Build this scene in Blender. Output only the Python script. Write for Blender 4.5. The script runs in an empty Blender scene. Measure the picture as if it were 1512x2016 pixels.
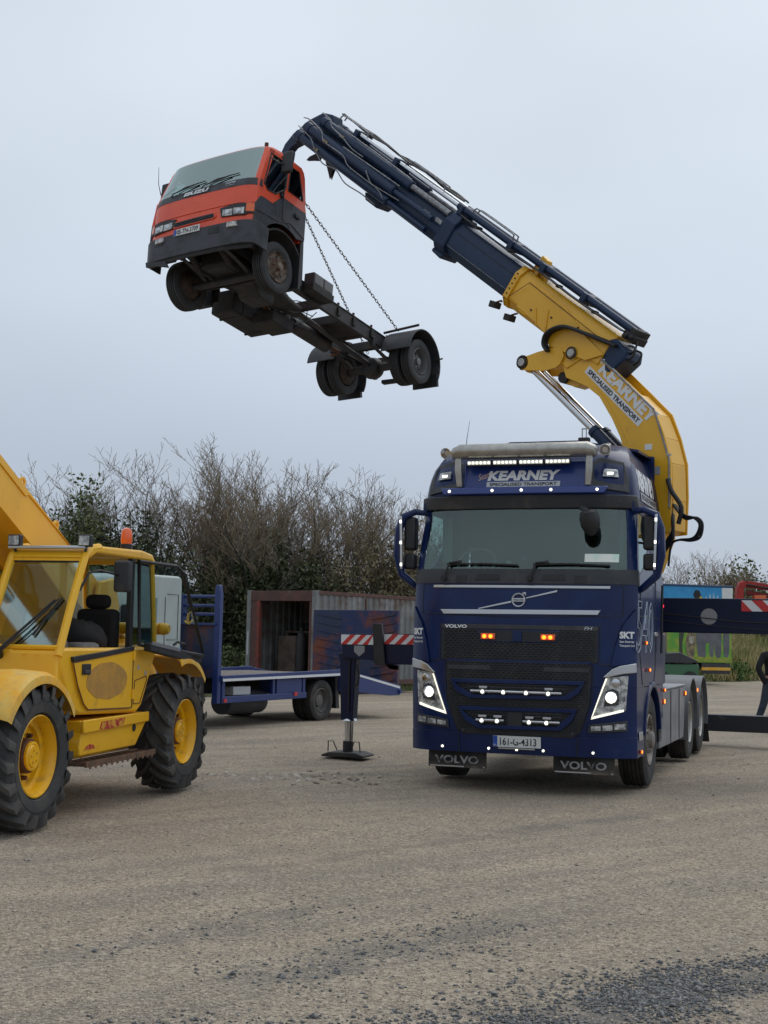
import bpy, math, random
import numpy as np
from mathutils import Vector, Matrix
R = math.radians
PI = math.pi
random.seed(7)
scene = bpy.context.scene
col = scene.collection

# ------------------------------------------------------------ camera
CAM_H, PITCH, ROLL, FPX = 1.63, 0.0905, 0.021, 2700.0
cd = bpy.data.cameras.new('camera')
cam = bpy.data.objects.new('camera', cd)
col.objects.link(cam)
f_ = Vector((0, math.cos(PITCH), math.sin(PITCH)))
u_ = Vector((0, -math.sin(PITCH), math.cos(PITCH)))
r_ = Vector((1, 0, 0))
r2 = r_ * math.cos(ROLL) + u_ * math.sin(ROLL)
u2 = -r_ * math.sin(ROLL) + u_ * math.cos(ROLL)
cam.matrix_world = Matrix(((r2.x, u2.x, -f_.x, 0), (r2.y, u2.y, -f_.y, 0), (r2.z, u2.z, -f_.z, CAM_H), (0, 0, 0, 1)))
cd.sensor_fit = 'VERTICAL'
cd.sensor_height = 36.0
cd.sensor_width = 27.0
cd.lens = FPX / 2016.0 * 36.0
cd.clip_start = 0.1
cd.clip_end = 3000
scene.camera = cam
scene.render.resolution_x = 768
scene.render.resolution_y = 1024

# ------------------------------------------------------------ sky, sun, exposure
SUN_EL, SUN_AZ = R(52), R(40)     # azimuth from +Y towards +X
world = bpy.data.worlds.new('World')
scene.world = world
world.use_nodes = True
nt = world.node_tree
nt.nodes.clear()
wo = nt.nodes.new('ShaderNodeOutputWorld')
bg = nt.nodes.new('ShaderNodeBackground')
sky = nt.nodes.new('ShaderNodeTexSky')
sky.sky_type = 'NISHITA'
sky.sun_disc = False
sky.sun_elevation = SUN_EL
sky.sun_rotation = SUN_AZ
sky.air_density = 1.0
sky.dust_density = 2.0
sky.ozone_density = 2.0
tc = nt.nodes.new('ShaderNodeTexCoord')
sep = nt.nodes.new('ShaderNodeSeparateXYZ')
nt.links.new(tc.outputs['Generated'], sep.inputs[0])
ramp = nt.nodes.new('ShaderNodeValToRGB')
nt.links.new(sep.outputs['Z'], ramp.inputs[0])
cr = ramp.color_ramp
cr.elements[0].position = 0.0
cr.elements[0].color = (0.40, 0.455, 0.545, 1)
cr.elements[1].position = 0.5
cr.elements[1].color = (0.67, 0.735, 0.80, 1)
e = cr.elements.new(0.12); e.color = (0.445, 0.505, 0.60, 1)
e = cr.elements.new(0.24); e.color = (0.55, 0.615, 0.70, 1)
cn = nt.nodes.new('ShaderNodeTexNoise')
cn.inputs['Scale'].default_value = 1.6
cn.inputs['Detail'].default_value = 3.0
cn.inputs['Roughness'].default_value = 0.5
cmap = nt.nodes.new('ShaderNodeMapping')
cmap.inputs['Scale'].default_value = (1, 1, 2.2)
nt.links.new(tc.outputs['Generated'], cmap.inputs[0])
nt.links.new(cmap.outputs[0], cn.inputs['Vector'])
cm = nt.nodes.new('ShaderNodeMapRange')
cm.inputs['From Min'].default_value = 0.3
cm.inputs['From Max'].default_value = 0.7
cm.inputs['To Min'].default_value = 0.89
cm.inputs['To Max'].default_value = 1.11
nt.links.new(cn.outputs['Fac'], cm.inputs['Value'])
# the cloud layer is a little brighter towards the hidden sun (front right)
dotn = nt.nodes.new('ShaderNodeVectorMath'); dotn.operation = 'DOT_PRODUCT'
dotn.inputs[1].default_value = (0.8, 0.35, 0.48)
nt.links.new(tc.outputs['Generated'], dotn.inputs[0])
dm = nt.nodes.new('ShaderNodeMapRange')
dm.inputs['From Min'].default_value = -1.0
dm.inputs['From Max'].default_value = 1.0
dm.inputs['To Min'].default_value = 0.80
dm.inputs['To Max'].default_value = 1.16
nt.links.new(dotn.outputs['Value'], dm.inputs['Value'])
mulf = nt.nodes.new('ShaderNodeMath'); mulf.operation = 'MULTIPLY'
nt.links.new(cm.outputs[0], mulf.inputs[0]); nt.links.new(dm.outputs[0], mulf.inputs[1])
mul = nt.nodes.new('ShaderNodeVectorMath'); mul.operation = 'SCALE'
nt.links.new(ramp.outputs[0], mul.inputs[0]); nt.links.new(mulf.outputs[0], mul.inputs['Scale'])
SKY_S = 0.10
up10 = nt.nodes.new('ShaderNodeVectorMath'); up10.operation = 'SCALE'
up10.inputs['Scale'].default_value = 1.0 / SKY_S
nt.links.new(mul.outputs[0], up10.inputs[0])
mix = nt.nodes.new('ShaderNodeMix'); mix.data_type = 'RGBA'
mix.inputs[0].default_value = 0.92        # closed cloud cover over the clear sky
nt.links.new(sky.outputs[0], mix.inputs[6]); nt.links.new(up10.outputs[0], mix.inputs[7])
nt.links.new(mix.outputs[2], bg.inputs[0])
bg.inputs['Strength'].default_value = SKY_S
nt.links.new(bg.outputs[0], wo.inputs[0])

sd = bpy.data.lights.new('sun', 'SUN')
sd.energy = 0.8
sd.angle = R(40)
sd.color = (1.0, 0.96, 0.9)
sun = bpy.data.objects.new('sun', sd)
col.objects.link(sun)
sdir = Vector((math.sin(SUN_AZ) * math.cos(SUN_EL), math.cos(SUN_AZ) * math.cos(SUN_EL), math.sin(SUN_EL)))
sun.rotation_euler = sdir.to_track_quat('Z', 'Y').to_euler()

scene.view_settings.view_transform = 'Standard'
scene.view_settings.look = 'None'
scene.view_settings.exposure = 0.06
scene.view_settings.gamma = 1.0
scene.view_settings.use_curve_mapping = False
scene.render.engine = 'CYCLES'
scene.cycles.max_bounces = 8
scene.cycles.transparent_max_bounces = 16

# ------------------------------------------------------------ materials
MATS = {}
def mat(name, base, rough=0.5, metal=0.0, coat=0.0, spec=0.5, noise=None, bump=None, emit=None, estr=0.0, dirt=None, scratch=None, coatr=0.06):
    """procedural principled material. noise=(scale, colour2, lo, hi); bump=(scale, strength, dist); dirt=(colour, scale, lo, hi, height0, height1)"""
    if name in MATS:
        return MATS[name]
    m = bpy.data.materials.new(name)
    m.use_nodes = True
    t = m.node_tree
    b = t.nodes['Principled BSDF']
    b.inputs['Base Color'].default_value = (*base, 1)
    b.inputs['Roughness'].default_value = rough
    b.inputs['Metallic'].default_value = metal
    b.inputs['Coat Weight'].default_value = coat
    b.inputs['Coat Roughness'].default_value = coatr
    b.inputs['Specular IOR Level'].default_value = spec
    co = t.nodes.new('ShaderNodeTexCoord')
    src = None
    def nz(scale, detail=4.0, rgh=0.6):
        n = t.nodes.new('ShaderNodeTexNoise')
        n.inputs['Scale'].default_value = scale
        n.inputs['Detail'].default_value = detail
        n.inputs['Roughness'].default_value = rgh
        t.links.new(co.outputs['Object'], n.inputs['Vector'])
        return n
    def rmap(sock, lo, hi):
        r = t.nodes.new('ShaderNodeMapRange')
        r.inputs['From Min'].default_value = lo
        r.inputs['From Max'].default_value = hi
        t.links.new(sock, r.inputs['Value'])
        return r.outputs[0]
    def mixc(fac, a, b_):
        x = t.nodes.new('ShaderNodeMix'); x.data_type = 'RGBA'
        t.links.new(fac, x.inputs[0])
        if isinstance(a, tuple): x.inputs[6].default_value = (*a, 1)
        else: t.links.new(a, x.inputs[6])
        x.inputs[7].default_value = (*b_, 1)
        return x.outputs[2]
    cur = base
    if noise:
        cur = mixc(rmap(nz(noise[0]).outputs['Fac'], noise[2], noise[3]), cur, noise[1])
    if scratch:
        n = nz(scratch[0], 8, 0.75)
        cur = mixc(rmap(n.outputs['Fac'], scratch[2], scratch[3]), cur, scratch[1])
    if dirt:
        n = nz(dirt[1], 6, 0.7)
        fac = rmap(n.outputs['Fac'], dirt[2], dirt[3])
        if len(dirt) > 4:
            s = t.nodes.new('ShaderNodeSeparateXYZ'); t.links.new(co.outputs['Object'], s.inputs[0])
            h = rmap(s.outputs['Z'], dirt[4], dirt[5])
            ml = t.nodes.new('ShaderNodeMath'); ml.operation = 'MULTIPLY'
            t.links.new(fac, ml.inputs[0]); t.links.new(h, ml.inputs[1]); fac = ml.outputs[0]
        cur = mixc(fac, cur, dirt[0])
        rr = t.nodes.new('ShaderNodeMix'); rr.data_type = 'FLOAT'
        t.links.new(fac, rr.inputs[0]); rr.inputs[2].default_value = rough; rr.inputs[3].default_value = 0.85
        t.links.new(rr.outputs[0], b.inputs['Roughness'])
    if not isinstance(cur, tuple):
        t.links.new(cur, b.inputs['Base Color'])
    if bump:
        bn = t.nodes.new('ShaderNodeBump')
        bn.inputs['Strength'].default_value = bump[1]
        bn.inputs['Distance'].default_value = bump[2]
        t.links.new(nz(bump[0], 5).outputs['Fac'], bn.inputs['Height'])
        t.links.new(bn.outputs[0], b.inputs['Normal'])
    if emit:
        b.inputs['Emission Color'].default_value = (*emit, 1)
        b.inputs['Emission Strength'].default_value = estr
    MATS[name] = m
    return m

def glass(name, tint, refl=0.12, rough=0.02, trans=1.0):
    if name in MATS: return MATS[name]
    m = bpy.data.materials.new(name); m.use_nodes = True
    t = m.node_tree; t.nodes.clear()
    o = t.nodes.new('ShaderNodeOutputMaterial')
    tr = t.nodes.new('ShaderNodeBsdfTransparent'); tr.inputs[0].default_value = (*tint, 1)
    gl = t.nodes.new('ShaderNodeBsdfGlossy'); gl.inputs['Roughness'].default_value = rough
    gl.inputs[0].default_value = (0.80, 0.97, 0.95, 1)
    lw = t.nodes.new('ShaderNodeFresnel'); lw.inputs['IOR'].default_value = 1.5
    mr = t.nodes.new('ShaderNodeMapRange')
    mr.inputs['From Min'].default_value = 0.04; mr.inputs['From Max'].default_value = 1.0
    mr.inputs['To Min'].default_value = refl; mr.inputs['To Max'].default_value = 1.0
    t.links.new(lw.outputs[0], mr.inputs[0])
    mx = t.nodes.new('ShaderNodeMixShader')
    ge = t.nodes.new('ShaderNodeNewGeometry'); iv = t.nodes.new('ShaderNodeMath'); iv.operation = 'SUBTRACT'; iv.inputs[0].default_value = 1
    t.links.new(ge.outputs['Backfacing'], iv.inputs[1])
    mm = t.nodes.new('ShaderNodeMath'); mm.operation = 'MULTIPLY'; t.links.new(mr.outputs[0], mm.inputs[0]); t.links.new(iv.outputs[0], mm.inputs[1])
    t.links.new(mm.outputs[0], mx.inputs[0]); t.links.new(tr.outputs[0], mx.inputs[1]); t.links.new(gl.outputs[0], mx.inputs[2])
    t.links.new(mx.outputs[0], o.inputs[0])
    MATS[name] = m
    return m

DUST = (0.22, 0.19, 0.155)
M = dict(
    beamnavy=mat('dark navy beam paint', (0.003, 0.009, 0.036), 0.42, spec=.3, noise=(2, (0.005, 0.012, 0.045), .4, .6), dirt=(DUST, 4, .66, 1.4)),
    navy=mat('navy paint', (0.003, 0.0135, 0.072), 0.40, coat=0.32, coatr=.10, spec=.20, noise=(1.7, (0.005, 0.021, 0.098), .4, .6), dirt=(DUST, 4.5, .62, 1.5, .75, 0.3)),
    blue=mat('blue panel paint', (0.008, 0.032, 0.19), 0.38, coat=0.3),
    roofblue=mat('light blue strip paint', (0.016, 0.042, 0.22), 0.4, coat=0.5),
    boomblue=mat('weathered dark blue boom paint', (0.009, 0.025, 0.066), 0.45, coat=0.1, spec=.3, noise=(2.0, (0.014, 0.034, 0.08), .35, .7), scratch=(14, (0.06, 0.08, 0.12), .68, .8)),
    black=mat('black plastic', (0.012, 0.013, 0.016), 0.5, noise=(6, (0.02, 0.021, 0.025), .4, .6), bump=(60, .1, .002)),
    greyplastic=mat('dark grey plastic', (0.03, 0.034, 0.042), 0.55, dirt=(DUST, 3, .5, 1.3)),
    dark=mat('dark underside metal', (0.016, 0.016, 0.018), 0.7, noise=(5, (0.035, 0.03, 0.027), .4, .7), bump=(25, .3, .01)),
    chassis=mat('oily chassis metal', (0.022, 0.023, 0.027), 0.6, noise=(4, (0.055, 0.045, 0.04), .45, .75), dirt=((0.10, 0.075, 0.055), 7, .55, .8), bump=(30, .3, .01)),
    dullrim=mat('dusty truck rim', (0.30, 0.28, 0.26), 0.5, 0.5, noise=(7, (0.17, 0.14, 0.115), .4, .62)),
    chrome=mat('polished metal', (0.62, 0.63, 0.65), 0.16, 1.0, noise=(8, (0.5, 0.51, 0.53), .4, .6)),
    silver=mat('silver trim', (0.55, 0.57, 0.6), 0.3, 0.85),
    steel=mat('brushed stainless tube', (0.46, 0.45, 0.42), 0.38, 0.75, noise=(9, (0.36, 0.35, 0.33), .4, .65)),
    rod=mat('chromed piston rod', (0.6, 0.62, 0.65), 0.14, 1.0),
    steelpipe=mat('galvanised pipe', (0.30, 0.31, 0.33), 0.45, 0.6, noise=(20, (0.18, 0.18, 0.19), .4, .6)),
    rubber=mat('dusty tyre rubber', (0.024, 0.024, 0.025), 0.82, noise=(5, (0.065, 0.058, 0.05), .42, .72), bump=(90, .15, .003)),
    rubberdark=mat('tyre rubber', (0.016, 0.0165, 0.019), 0.75, noise=(5, (0.04, 0.038, 0.036), .42, .75), bump=(90, .15, .003)),
    hose=mat('black rubber hose', (0.010, 0.010, 0.012), 0.5),
    yellow=mat('crane yellow paint', (0.82, 0.445, 0.018), 0.42, coat=0.3, noise=(1.5, (0.72, 0.38, 0.015), .4, .7), dirt=((0.16, 0.09, 0.03), 6, .62, 1.05), scratch=(18, (0.05, 0.035, 0.02), .70, .78)),
    tyellow=mat('telehandler yellow paint', (0.86, 0.475, 0.010), 0.46, coat=0.25, noise=(1.3, (0.78, 0.40, 0.009), .35, .7), dirt=((0.22, 0.12, 0.04), 5, .58, 1.0), scratch=(24, (0.10, 0.04, 0.02), .69, .76), bump=(3, .04, .03)),
    tyellowlt=mat('faded yellow mudguard', (0.72, 0.46, 0.09), 0.6, noise=(4, (0.78, 0.38, 0.01), .4, .6), dirt=((0.35, 0.27, 0.15), 9, .5, .85), scratch=(30, (0.07, 0.06, 0.03), .66, .74)),
    rimyellow=mat('yellow wheel rim', (0.86, 0.46, 0.003), 0.42, coat=0.3, dirt=((0.20, 0.13, 0.05), 7, .5, .85)),
    worn=mat('scraped patch of paint', (0.40, 0.22, 0.05), 0.8, noise=(9, (0.52, 0.27, 0.04), .4, .62), scratch=(70, (0.17, 0.10, 0.04), .52, .66)),
    rust=mat('rusty metal', (0.13, 0.05, 0.025), 0.85, noise=(6, (0.06, 0.03, 0.02), .4, .65), bump=(30, .4, .01)),
    red=mat('red paint', (0.42, 0.02, 0.015), 0.5, noise=(8, (0.3, 0.02, 0.015), .4, .6)),
    redrefl=mat('red reflective stripe', (0.55, 0.03, 0.03), 0.4),
    white=mat('white lettering', (0.72, 0.74, 0.76), 0.5),
    whitepaint=mat('white cab paint', (0.68, 0.70, 0.70), 0.35, coat=0.4, noise=(3, (0.6, 0.62, 0.62), .4, .7)),
    lettersilver=mat('silver lettering', (0.45, 0.47, 0.50), 0.4, 0.3),
    letterdark=mat('dark lettering', (0.01, 0.012, 0.03), 0.5),
    letterpink=mat('script lettering', (0.62, 0.42, 0.36), 0.5),
    orange=mat('orange red cab paint', (0.80, 0.088, 0.03), 0.42, coat=0.3, noise=(2, (0.70, 0.07, 0.025), .4, .7), dirt=((0.12, 0.05, 0.03), 5, .62, .95)),
    cabgrey=mat('faded charcoal paint', (0.036, 0.040, 0.052), 0.5, noise=(5, (0.016, 0.018, 0.022), .45, .62), coat=0.1),
    interior=mat('dim interior trim', (0.035, 0.04, 0.042), 0.8),
    interiorlt=mat('light interior trim', (0.22, 0.25, 0.24), 0.8),
    seatgrey=mat('grey seat cloth', (0.10, 0.10, 0.10), 0.9, noise=(20, (0.15, 0.14, 0.13), .4, .6)),
    headlens=mat('headlamp lens', (0.62, 0.64, 0.64), 0.25, 0.1, coat=.8, noise=(16, (0.22, 0.23, 0.24), .42, .58)),
    amberlit=mat('lit amber lamp', (0.8, 0.2, 0.02), 0.3, emit=(1.0, 0.16, 0.01), estr=5.0),
    whitelit=mat('lit white lamp', (0.9, 0.9, 0.85), 0.3, emit=(1.0, 0.95, 0.82), estr=3.5),
    headlit=mat('lit headlamp bulb', (0.9, 0.9, 0.85), 0.3, emit=(1.0, 0.95, 0.78), estr=9.0),
    ledlit=mat('lit light strip', (0.9, 0.9, 0.85), 0.3, emit=(1.0, 0.95, 0.74), estr=1.0),
    ledbar=mat('lit led bar', (0.9, 0.9, 0.85), 0.3, emit=(1.0, 1.0, 0.86), estr=1.1),
    redlit=mat('lit red lamp', (0.8, 0.02, 0.05), 0.3, emit=(1.0, 0.02, 0.08), estr=2.0),
    amber=mat('amber lens', (0.72, 0.12, 0.015), 0.25, coat=0.6),
    plate=mat('number plate face', (0.66, 0.68, 0.68), 0.4),
    plateblue=mat('number plate band', (0.02, 0.08, 0.40), 0.4),
    bedblue=mat('flatbed blue paint', (0.014, 0.034, 0.16), 0.5, coat=0.2, noise=(2, (0.02, 0.045, 0.17), .4, .7), dirt=((0.15, 0.07, 0.04), 4, .62, .9)),
    rampblue=mat('worn blue ramp paint', (0.016, 0.032, 0.11), 0.65, noise=(1.6, (0.03, 0.045, 0.09), .4, .6), dirt=((0.20, 0.065, 0.035), 1.4, .50, .66)),
    deck=mat('worn deck plate', (0.20, 0.17, 0.155), 0.85, noise=(6, (0.11, 0.09, 0.085), .4, .65), bump=(30, .3, .01)),
    wood=mat('weathered board', (0.16, 0.11, 0.075), 0.9, noise=(9, (0.09, 0.06, 0.045), .4, .65)),
    contrust=mat('rusted container frame', (0.12, 0.062, 0.05), 0.85, noise=(3, (0.09, 0.05, 0.045), .4, .6), dirt=((0.22, 0.20, 0.18), 5, .58, .9), bump=(20, .3, .01)),
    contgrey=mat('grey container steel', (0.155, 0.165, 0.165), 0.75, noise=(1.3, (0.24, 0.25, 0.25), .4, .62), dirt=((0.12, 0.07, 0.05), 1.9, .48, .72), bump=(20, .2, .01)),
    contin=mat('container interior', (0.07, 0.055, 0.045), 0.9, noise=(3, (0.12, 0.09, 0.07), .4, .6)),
    trailblue=mat('sky blue trailer paint', (0.02, 0.25, 0.56), 0.45, noise=(3, (0.03, 0.30, 0.60), .4, .6)),
    trailgreen=mat('grass green trailer paint', (0.10, 0.34, 0.04), 0.5, noise=(2.2, (0.30, 0.40, 0.05), .42, .6)),
    craneblue_in=mat('inner face navy', (0.006, 0.012, 0.05), 0.5),
    ledgap=mat('bar gap', (.02, .02, .02), .5),
    skin=mat('skin', (0.45, 0.25, 0.18), 0.6),
    jeans=mat('dark jeans', (0.02, 0.028, 0.045), 0.9, noise=(14, (0.03, 0.04, 0.06), .4, .6)),
    top=mat('black jacket cloth', (0.008, 0.008, 0.010), 0.9),
)
M['ws'] = glass('lorry windscreen glass', (0.66, 0.78, 0.75), 0.12)
M['ws2'] = glass('cab window glass', (0.68, 0.77, 0.76), 0.15)
M['ws3'] = glass('dusty windscreen glass', (0.62, 0.70, 0.70), 0.34, 0.06)

# ------------------------------------------------------------ mesh helpers
def V3(*a): return Vector(a)
class MB:
    def __init__(s): s.v = []; s.f = []
    def add(s, vs, fs):
        o = len(s.v)
        s.v.extend([tuple(p) for p in vs]); s.f.extend([tuple(i + o for i in q) for q in fs])
        return s
    def box(s, x0, x1, y0, y1, z0, z1):
        v = [(x, y, z) for x in (x0, x1) for y in (y0, y1) for z in (z0, z1)]
        return s.add(v, [(0, 1, 3, 2), (4, 6, 7, 5), (0, 4, 5, 1), (2, 3, 7, 6), (0, 2, 6, 4), (1, 5, 7, 3)])
    def obox(s, c, ax, ay, az, hx, hy, hz):
        c = Vector(c); ax = Vector(ax).normalized() * hx; ay = Vector(ay).normalized() * hy; az = Vector(az).normalized() * hz
        v = [c + ax * i + ay * j + az * k for i in (-1, 1) for j in (-1, 1) for k in (-1, 1)]
        return s.add(v, [(0, 1, 3, 2), (4, 6, 7, 5), (0, 4, 5, 1), (2, 3, 7, 6), (0, 2, 6, 4), (1, 5, 7, 3)])
    def prism(s, poly, axis, a, b):
        """poly in the two other axes (in order), extruded along axis from a to b"""
        def P(q, t):
            if axis == 'x': return (t, q[0], q[1])
            if axis == 'y': return (q[0], t, q[1])
            return (q[0], q[1], t)
        n = len(poly)
        v = [P(q, a) for q in poly] + [P(q, b) for q in poly]
        f = [tuple(range(n))[::-1], tuple(range(n, 2 * n))] + [(i, (i + 1) % n, n + (i + 1) % n, n + i) for i in range(n)]
        return s.add(v, f)
    def cyl(s, p0, p1, r0, r1=None, n=16, caps=True):
        r1 = r0 if r1 is None else r1
        p0 = Vector(p0); p1 = Vector(p1); d = (p1 - p0).normalized()
        a = d.orthogonal().normalized(); b = d.cross(a)
        v = []
        for p, r in ((p0, r0), (p1, r1)):
            v += [p + (a * math.cos(2 * PI * i / n) + b * math.sin(2 * PI * i / n)) * r for i in range(n)]
        f = [(i, (i + 1) % n, n + (i + 1) % n, n + i) for i in range(n)]
        if caps: f += [tuple(range(n))[::-1], tuple(range(n, 2 * n))]
        return s.add(v, f)
    def tube(s, pts, r, n=8, closed=False, sm=0):
        if sm:
            P = [Vector(p) for p in pts]; Q = []
            for i in range(len(P) - 1):
                p0, p1, p2, p3 = P[max(i - 1, 0)], P[i], P[i + 1], P[min(i + 2, len(P) - 1)]
                for j in range(sm):
                    t = j / sm
                    Q.append(((2 * p1) + (p2 - p0) * t + (2 * p0 - 5 * p1 + 4 * p2 - p3) * t * t + (3 * p1 - p0 - 3 * p2 + p3) * t ** 3) * .5)
            pts = Q + [P[-1]]
        pts = [Vector(p) for p in pts]
        N = len(pts); rings = []
        up = None
        for i, p in enumerate(pts):
            if closed: d = pts[(i + 1) % N] - pts[i - 1]
            else: d = pts[min(i + 1, N - 1)] - pts[max(i - 1, 0)]
            d.normalize()
            if up is None: up = d.orthogonal().normalized()
            up = (up - d * up.dot(d))
            if up.length < 1e-5: up = d.orthogonal()
            up.normalize(); b = d.cross(up)
            rr = r[i] if isinstance(r, (list, tuple)) else r
            rings.append([p + (up * math.cos(2 * PI * k / n) + b * math.sin(2 * PI * k / n)) * rr for k in range(n)])
        v = [q for g in rings for q in g]; f = []
        for i in range(N if closed else N - 1):
            j = (i + 1) % N
            f += [(i * n + k, i * n + (k + 1) % n, j * n + (k + 1) % n, j * n + k) for k in range(n)]
        if not closed: f += [tuple(range(n))[::-1], tuple(range((N - 1) * n, N * n))]
        return s.add(v, f)
    def lathe(s, prof, o, d, n=32, closed=False, caps=(1, 1)):
        """prof: list of (h along d, radius)"""
        o = Vector(o); d = Vector(d).normalized(); a = d.orthogonal().normalized(); b = d.cross(a)
        v = []
        for h, r in prof:
            v += [o + d * h + (a * math.cos(2 * PI * i / n) + b * math.sin(2 * PI * i / n)) * r for i in range(n)]
        f = []; m = len(prof)
        for j in range(m if closed else m - 1):
            k = (j + 1) % m
            f += [(j * n + i, j * n + (i + 1) % n, k * n + (i + 1) % n, k * n + i) for i in range(n)]
        if not closed and caps[0]: f += [tuple(range(n))[::-1]]
        if not closed and caps[1]: f += [tuple(range((m - 1) * n, m * n))]
        return s.add(v, f)
    def grid(s, rows, closed=False):
        n = len(rows[0]); v = [q for g in rows for q in g]; f = []
        for i in range(len(rows) - 1):
            for k in range(n if closed else n - 1):
                kk = (k + 1) % n
                f.append((i * n + k, i * n + kk, (i + 1) * n + kk, (i + 1) * n + k))
        return s.add(v, f)
    def slab(s, rows, off):
        """grid of points with thickness: off = vector or function(point)->vector"""
        fn = off if callable(off) else (lambda p: Vector(off))
        n = len(rows[0]); m = len(rows)
        a = [Vector(q) for g in rows for q in g]; b = [p + fn(p) for p in a]
        N = n * m; f = []
        for i in range(m - 1):
            for k in range(n - 1):
                q = (i * n + k, i * n + k + 1, (i + 1) * n + k + 1, (i + 1) * n + k)
                f.append(q); f.append(tuple(N + t for t in q[::-1]))
        rim = [k for k in range(n)] + [i * n + n - 1 for i in range(1, m)] + [(m - 1) * n + k for k in range(n - 2, -1, -1)] + [i * n for i in range(m - 2, 0, -1)]
        for i in range(len(rim)):
            x, y = rim[i], rim[(i + 1) % len(rim)]
            f.append((y, x, N + x, N + y))
        return s.add(a + b, f)
    def mirror_x(s):
        n = len(s.v)
        vs = [(-x, y, z) for x, y, z in s.v]; fs = [tuple(reversed(q)) for q in s.f]
        return s.add(vs, fs)
    def xf(s, mt):
        s.v = [tuple(mt @ Vector(p)) for p in s.v]
        return s
    def mesh(s, name):
        me = bpy.data.meshes.new(name)
        me.from_pydata(s.v, [], s.f)
        me.update()
        return me
    def build(s, name, m, parent=None, bevel=0, smooth=35, xf=None, seg=2, fix=True):
        if xf is not None: s.xf(xf)
        me = s.mesh(name)
        if fix:
            import bmesh
            bm = bmesh.new(); bm.from_mesh(me); bmesh.ops.recalc_face_normals(bm, faces=bm.faces); bm.to_mesh(me); bm.free()
        if smooth:
            me.polygons.foreach_set('use_smooth', [True] * len(me.polygons))
            me.set_sharp_from_angle(angle=R(smooth))
        me.materials.append(M[m] if isinstance(m, str) else m)
        o = bpy.data.objects.new(name, me)
        col.objects.link(o)
        if parent is not None: o.parent = parent
        if bevel:
            b = o.modifiers.new('bevel', 'BEVEL'); b.width = bevel; b.segments = seg; b.limit_method = 'ANGLE'; b.angle_limit = R(40)
            b.harden_normals = False
        return o

def tag(o, label, cat, group=None, kind=None):
    if label: o['label'] = label
    if cat: o['category'] = cat
    if group: o['group'] = group
    if kind: o['kind'] = kind
    return o
def thing(name, label, cat, mw=None, group=None):
    o = bpy.data.objects.new(name, None); col.objects.link(o)
    o.empty_display_size = 0.3
    if mw is not None: o.matrix_world = mw
    return tag(o, label, cat, group)
def frame(X, Y, a, Z=0):
    return Matrix.Translation((X, Y, Z)) @ Matrix.Rotation(-a, 4, 'Z')
def copy_tree(o, parent=None):
    c = o.copy(); col.objects.link(c); c.parent = parent
    for ch in o.children: copy_tree(ch, c)
    return c

def text_mesh(s, w, h, shear=0.0, bold=0.0, align='L', res=3):
    """flat lettering as (verts, faces) filling a w x h box from the origin"""
    cu = bpy.data.curves.new('lettering', 'FONT')
    cu.body = s; cu.size = 1; cu.shear = shear; cu.offset = bold; cu.resolution_u = res
    ob = bpy.data.objects.new('lettering', cu)
    me = bpy.data.meshes.new_from_object(ob)
    vs = [v.co.copy() for v in me.vertices]; fs = [tuple(p.vertices) for p in me.polygons]
    bpy.data.objects.remove(ob); bpy.data.meshes.remove(me); bpy.data.curves.remove(cu)
    xs = [v.x for v in vs]; ys = [v.y for v in vs]
    x0, x1, y0, y1 = min(xs), max(xs), min(ys), max(ys)
    return [((v.x - x0) / (x1 - x0) * w, (v.y - y0) / (y1 - y0) * h) for v in vs], fs
def text(s, o, xd, yd, w, h, m, parent, name='lettering', shear=0, bold=0.0, xf=None, lift=0.0, wrap=None):
    """lettering starting at o, running along xd, up along yd"""
    vs, fs = text_mesh(s, w, h, shear, bold)
    o = Vector(o); xd = Vector(xd).normalized(); yd = Vector(yd).normalized(); n = xd.cross(yd) * lift
    mb = MB()
    P = [o + xd * a + yd * b + n for a, b in vs]
    if wrap: P = [wrap(p) for p in P]
    mb.add(P, fs)
    return mb.build(name, m, parent, smooth=0, xf=xf, fix=False)

def tyre_mb(Rr, w, rim, cx=0.0, cy=0, cz=0, n=48, grooves=4, crown=0.02):
    """tyre of radius Rr, width w, axis x, centred at (cx,cy,cz)"""
    h = w / 2
    pr = [(-h * .72, rim), (-h * .9, rim + .02), (-h, rim + (Rr - rim) * .45), (-h * .97, rim + (Rr - rim) * .75), (-h * .86, Rr - .018)]
    tw = h * .84
    if grooves:
        step = 2 * tw / (grooves * 2 + 1) 
        gx = [-tw + 2 * tw * (k + 1) / (grooves + 1) for k in range(grooves)]
        pr.append((-tw, Rr - .006))
        for g in gx:
            c = Rr - crown * (g / tw) ** 2 * .5
            pr += [(g - .008, c), (g - .006, c - .014), (g + .006, c - .014), (g + .008, c)]
        pr.append((tw, Rr - .006))
    else:
        pr += [(-tw * .5, Rr), (tw * .5, Rr)]
    pr += [(h * .86, Rr - .018), (h * .97, rim + (Rr - rim) * .75), (h, rim + (Rr - rim) * .45), (h * .9, rim + .02), (h * .72, rim)]
    mb = MB(); mb.lathe(pr, (cx, cy, cz), (1, 0, 0), n, closed=True)
    return mb
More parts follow.
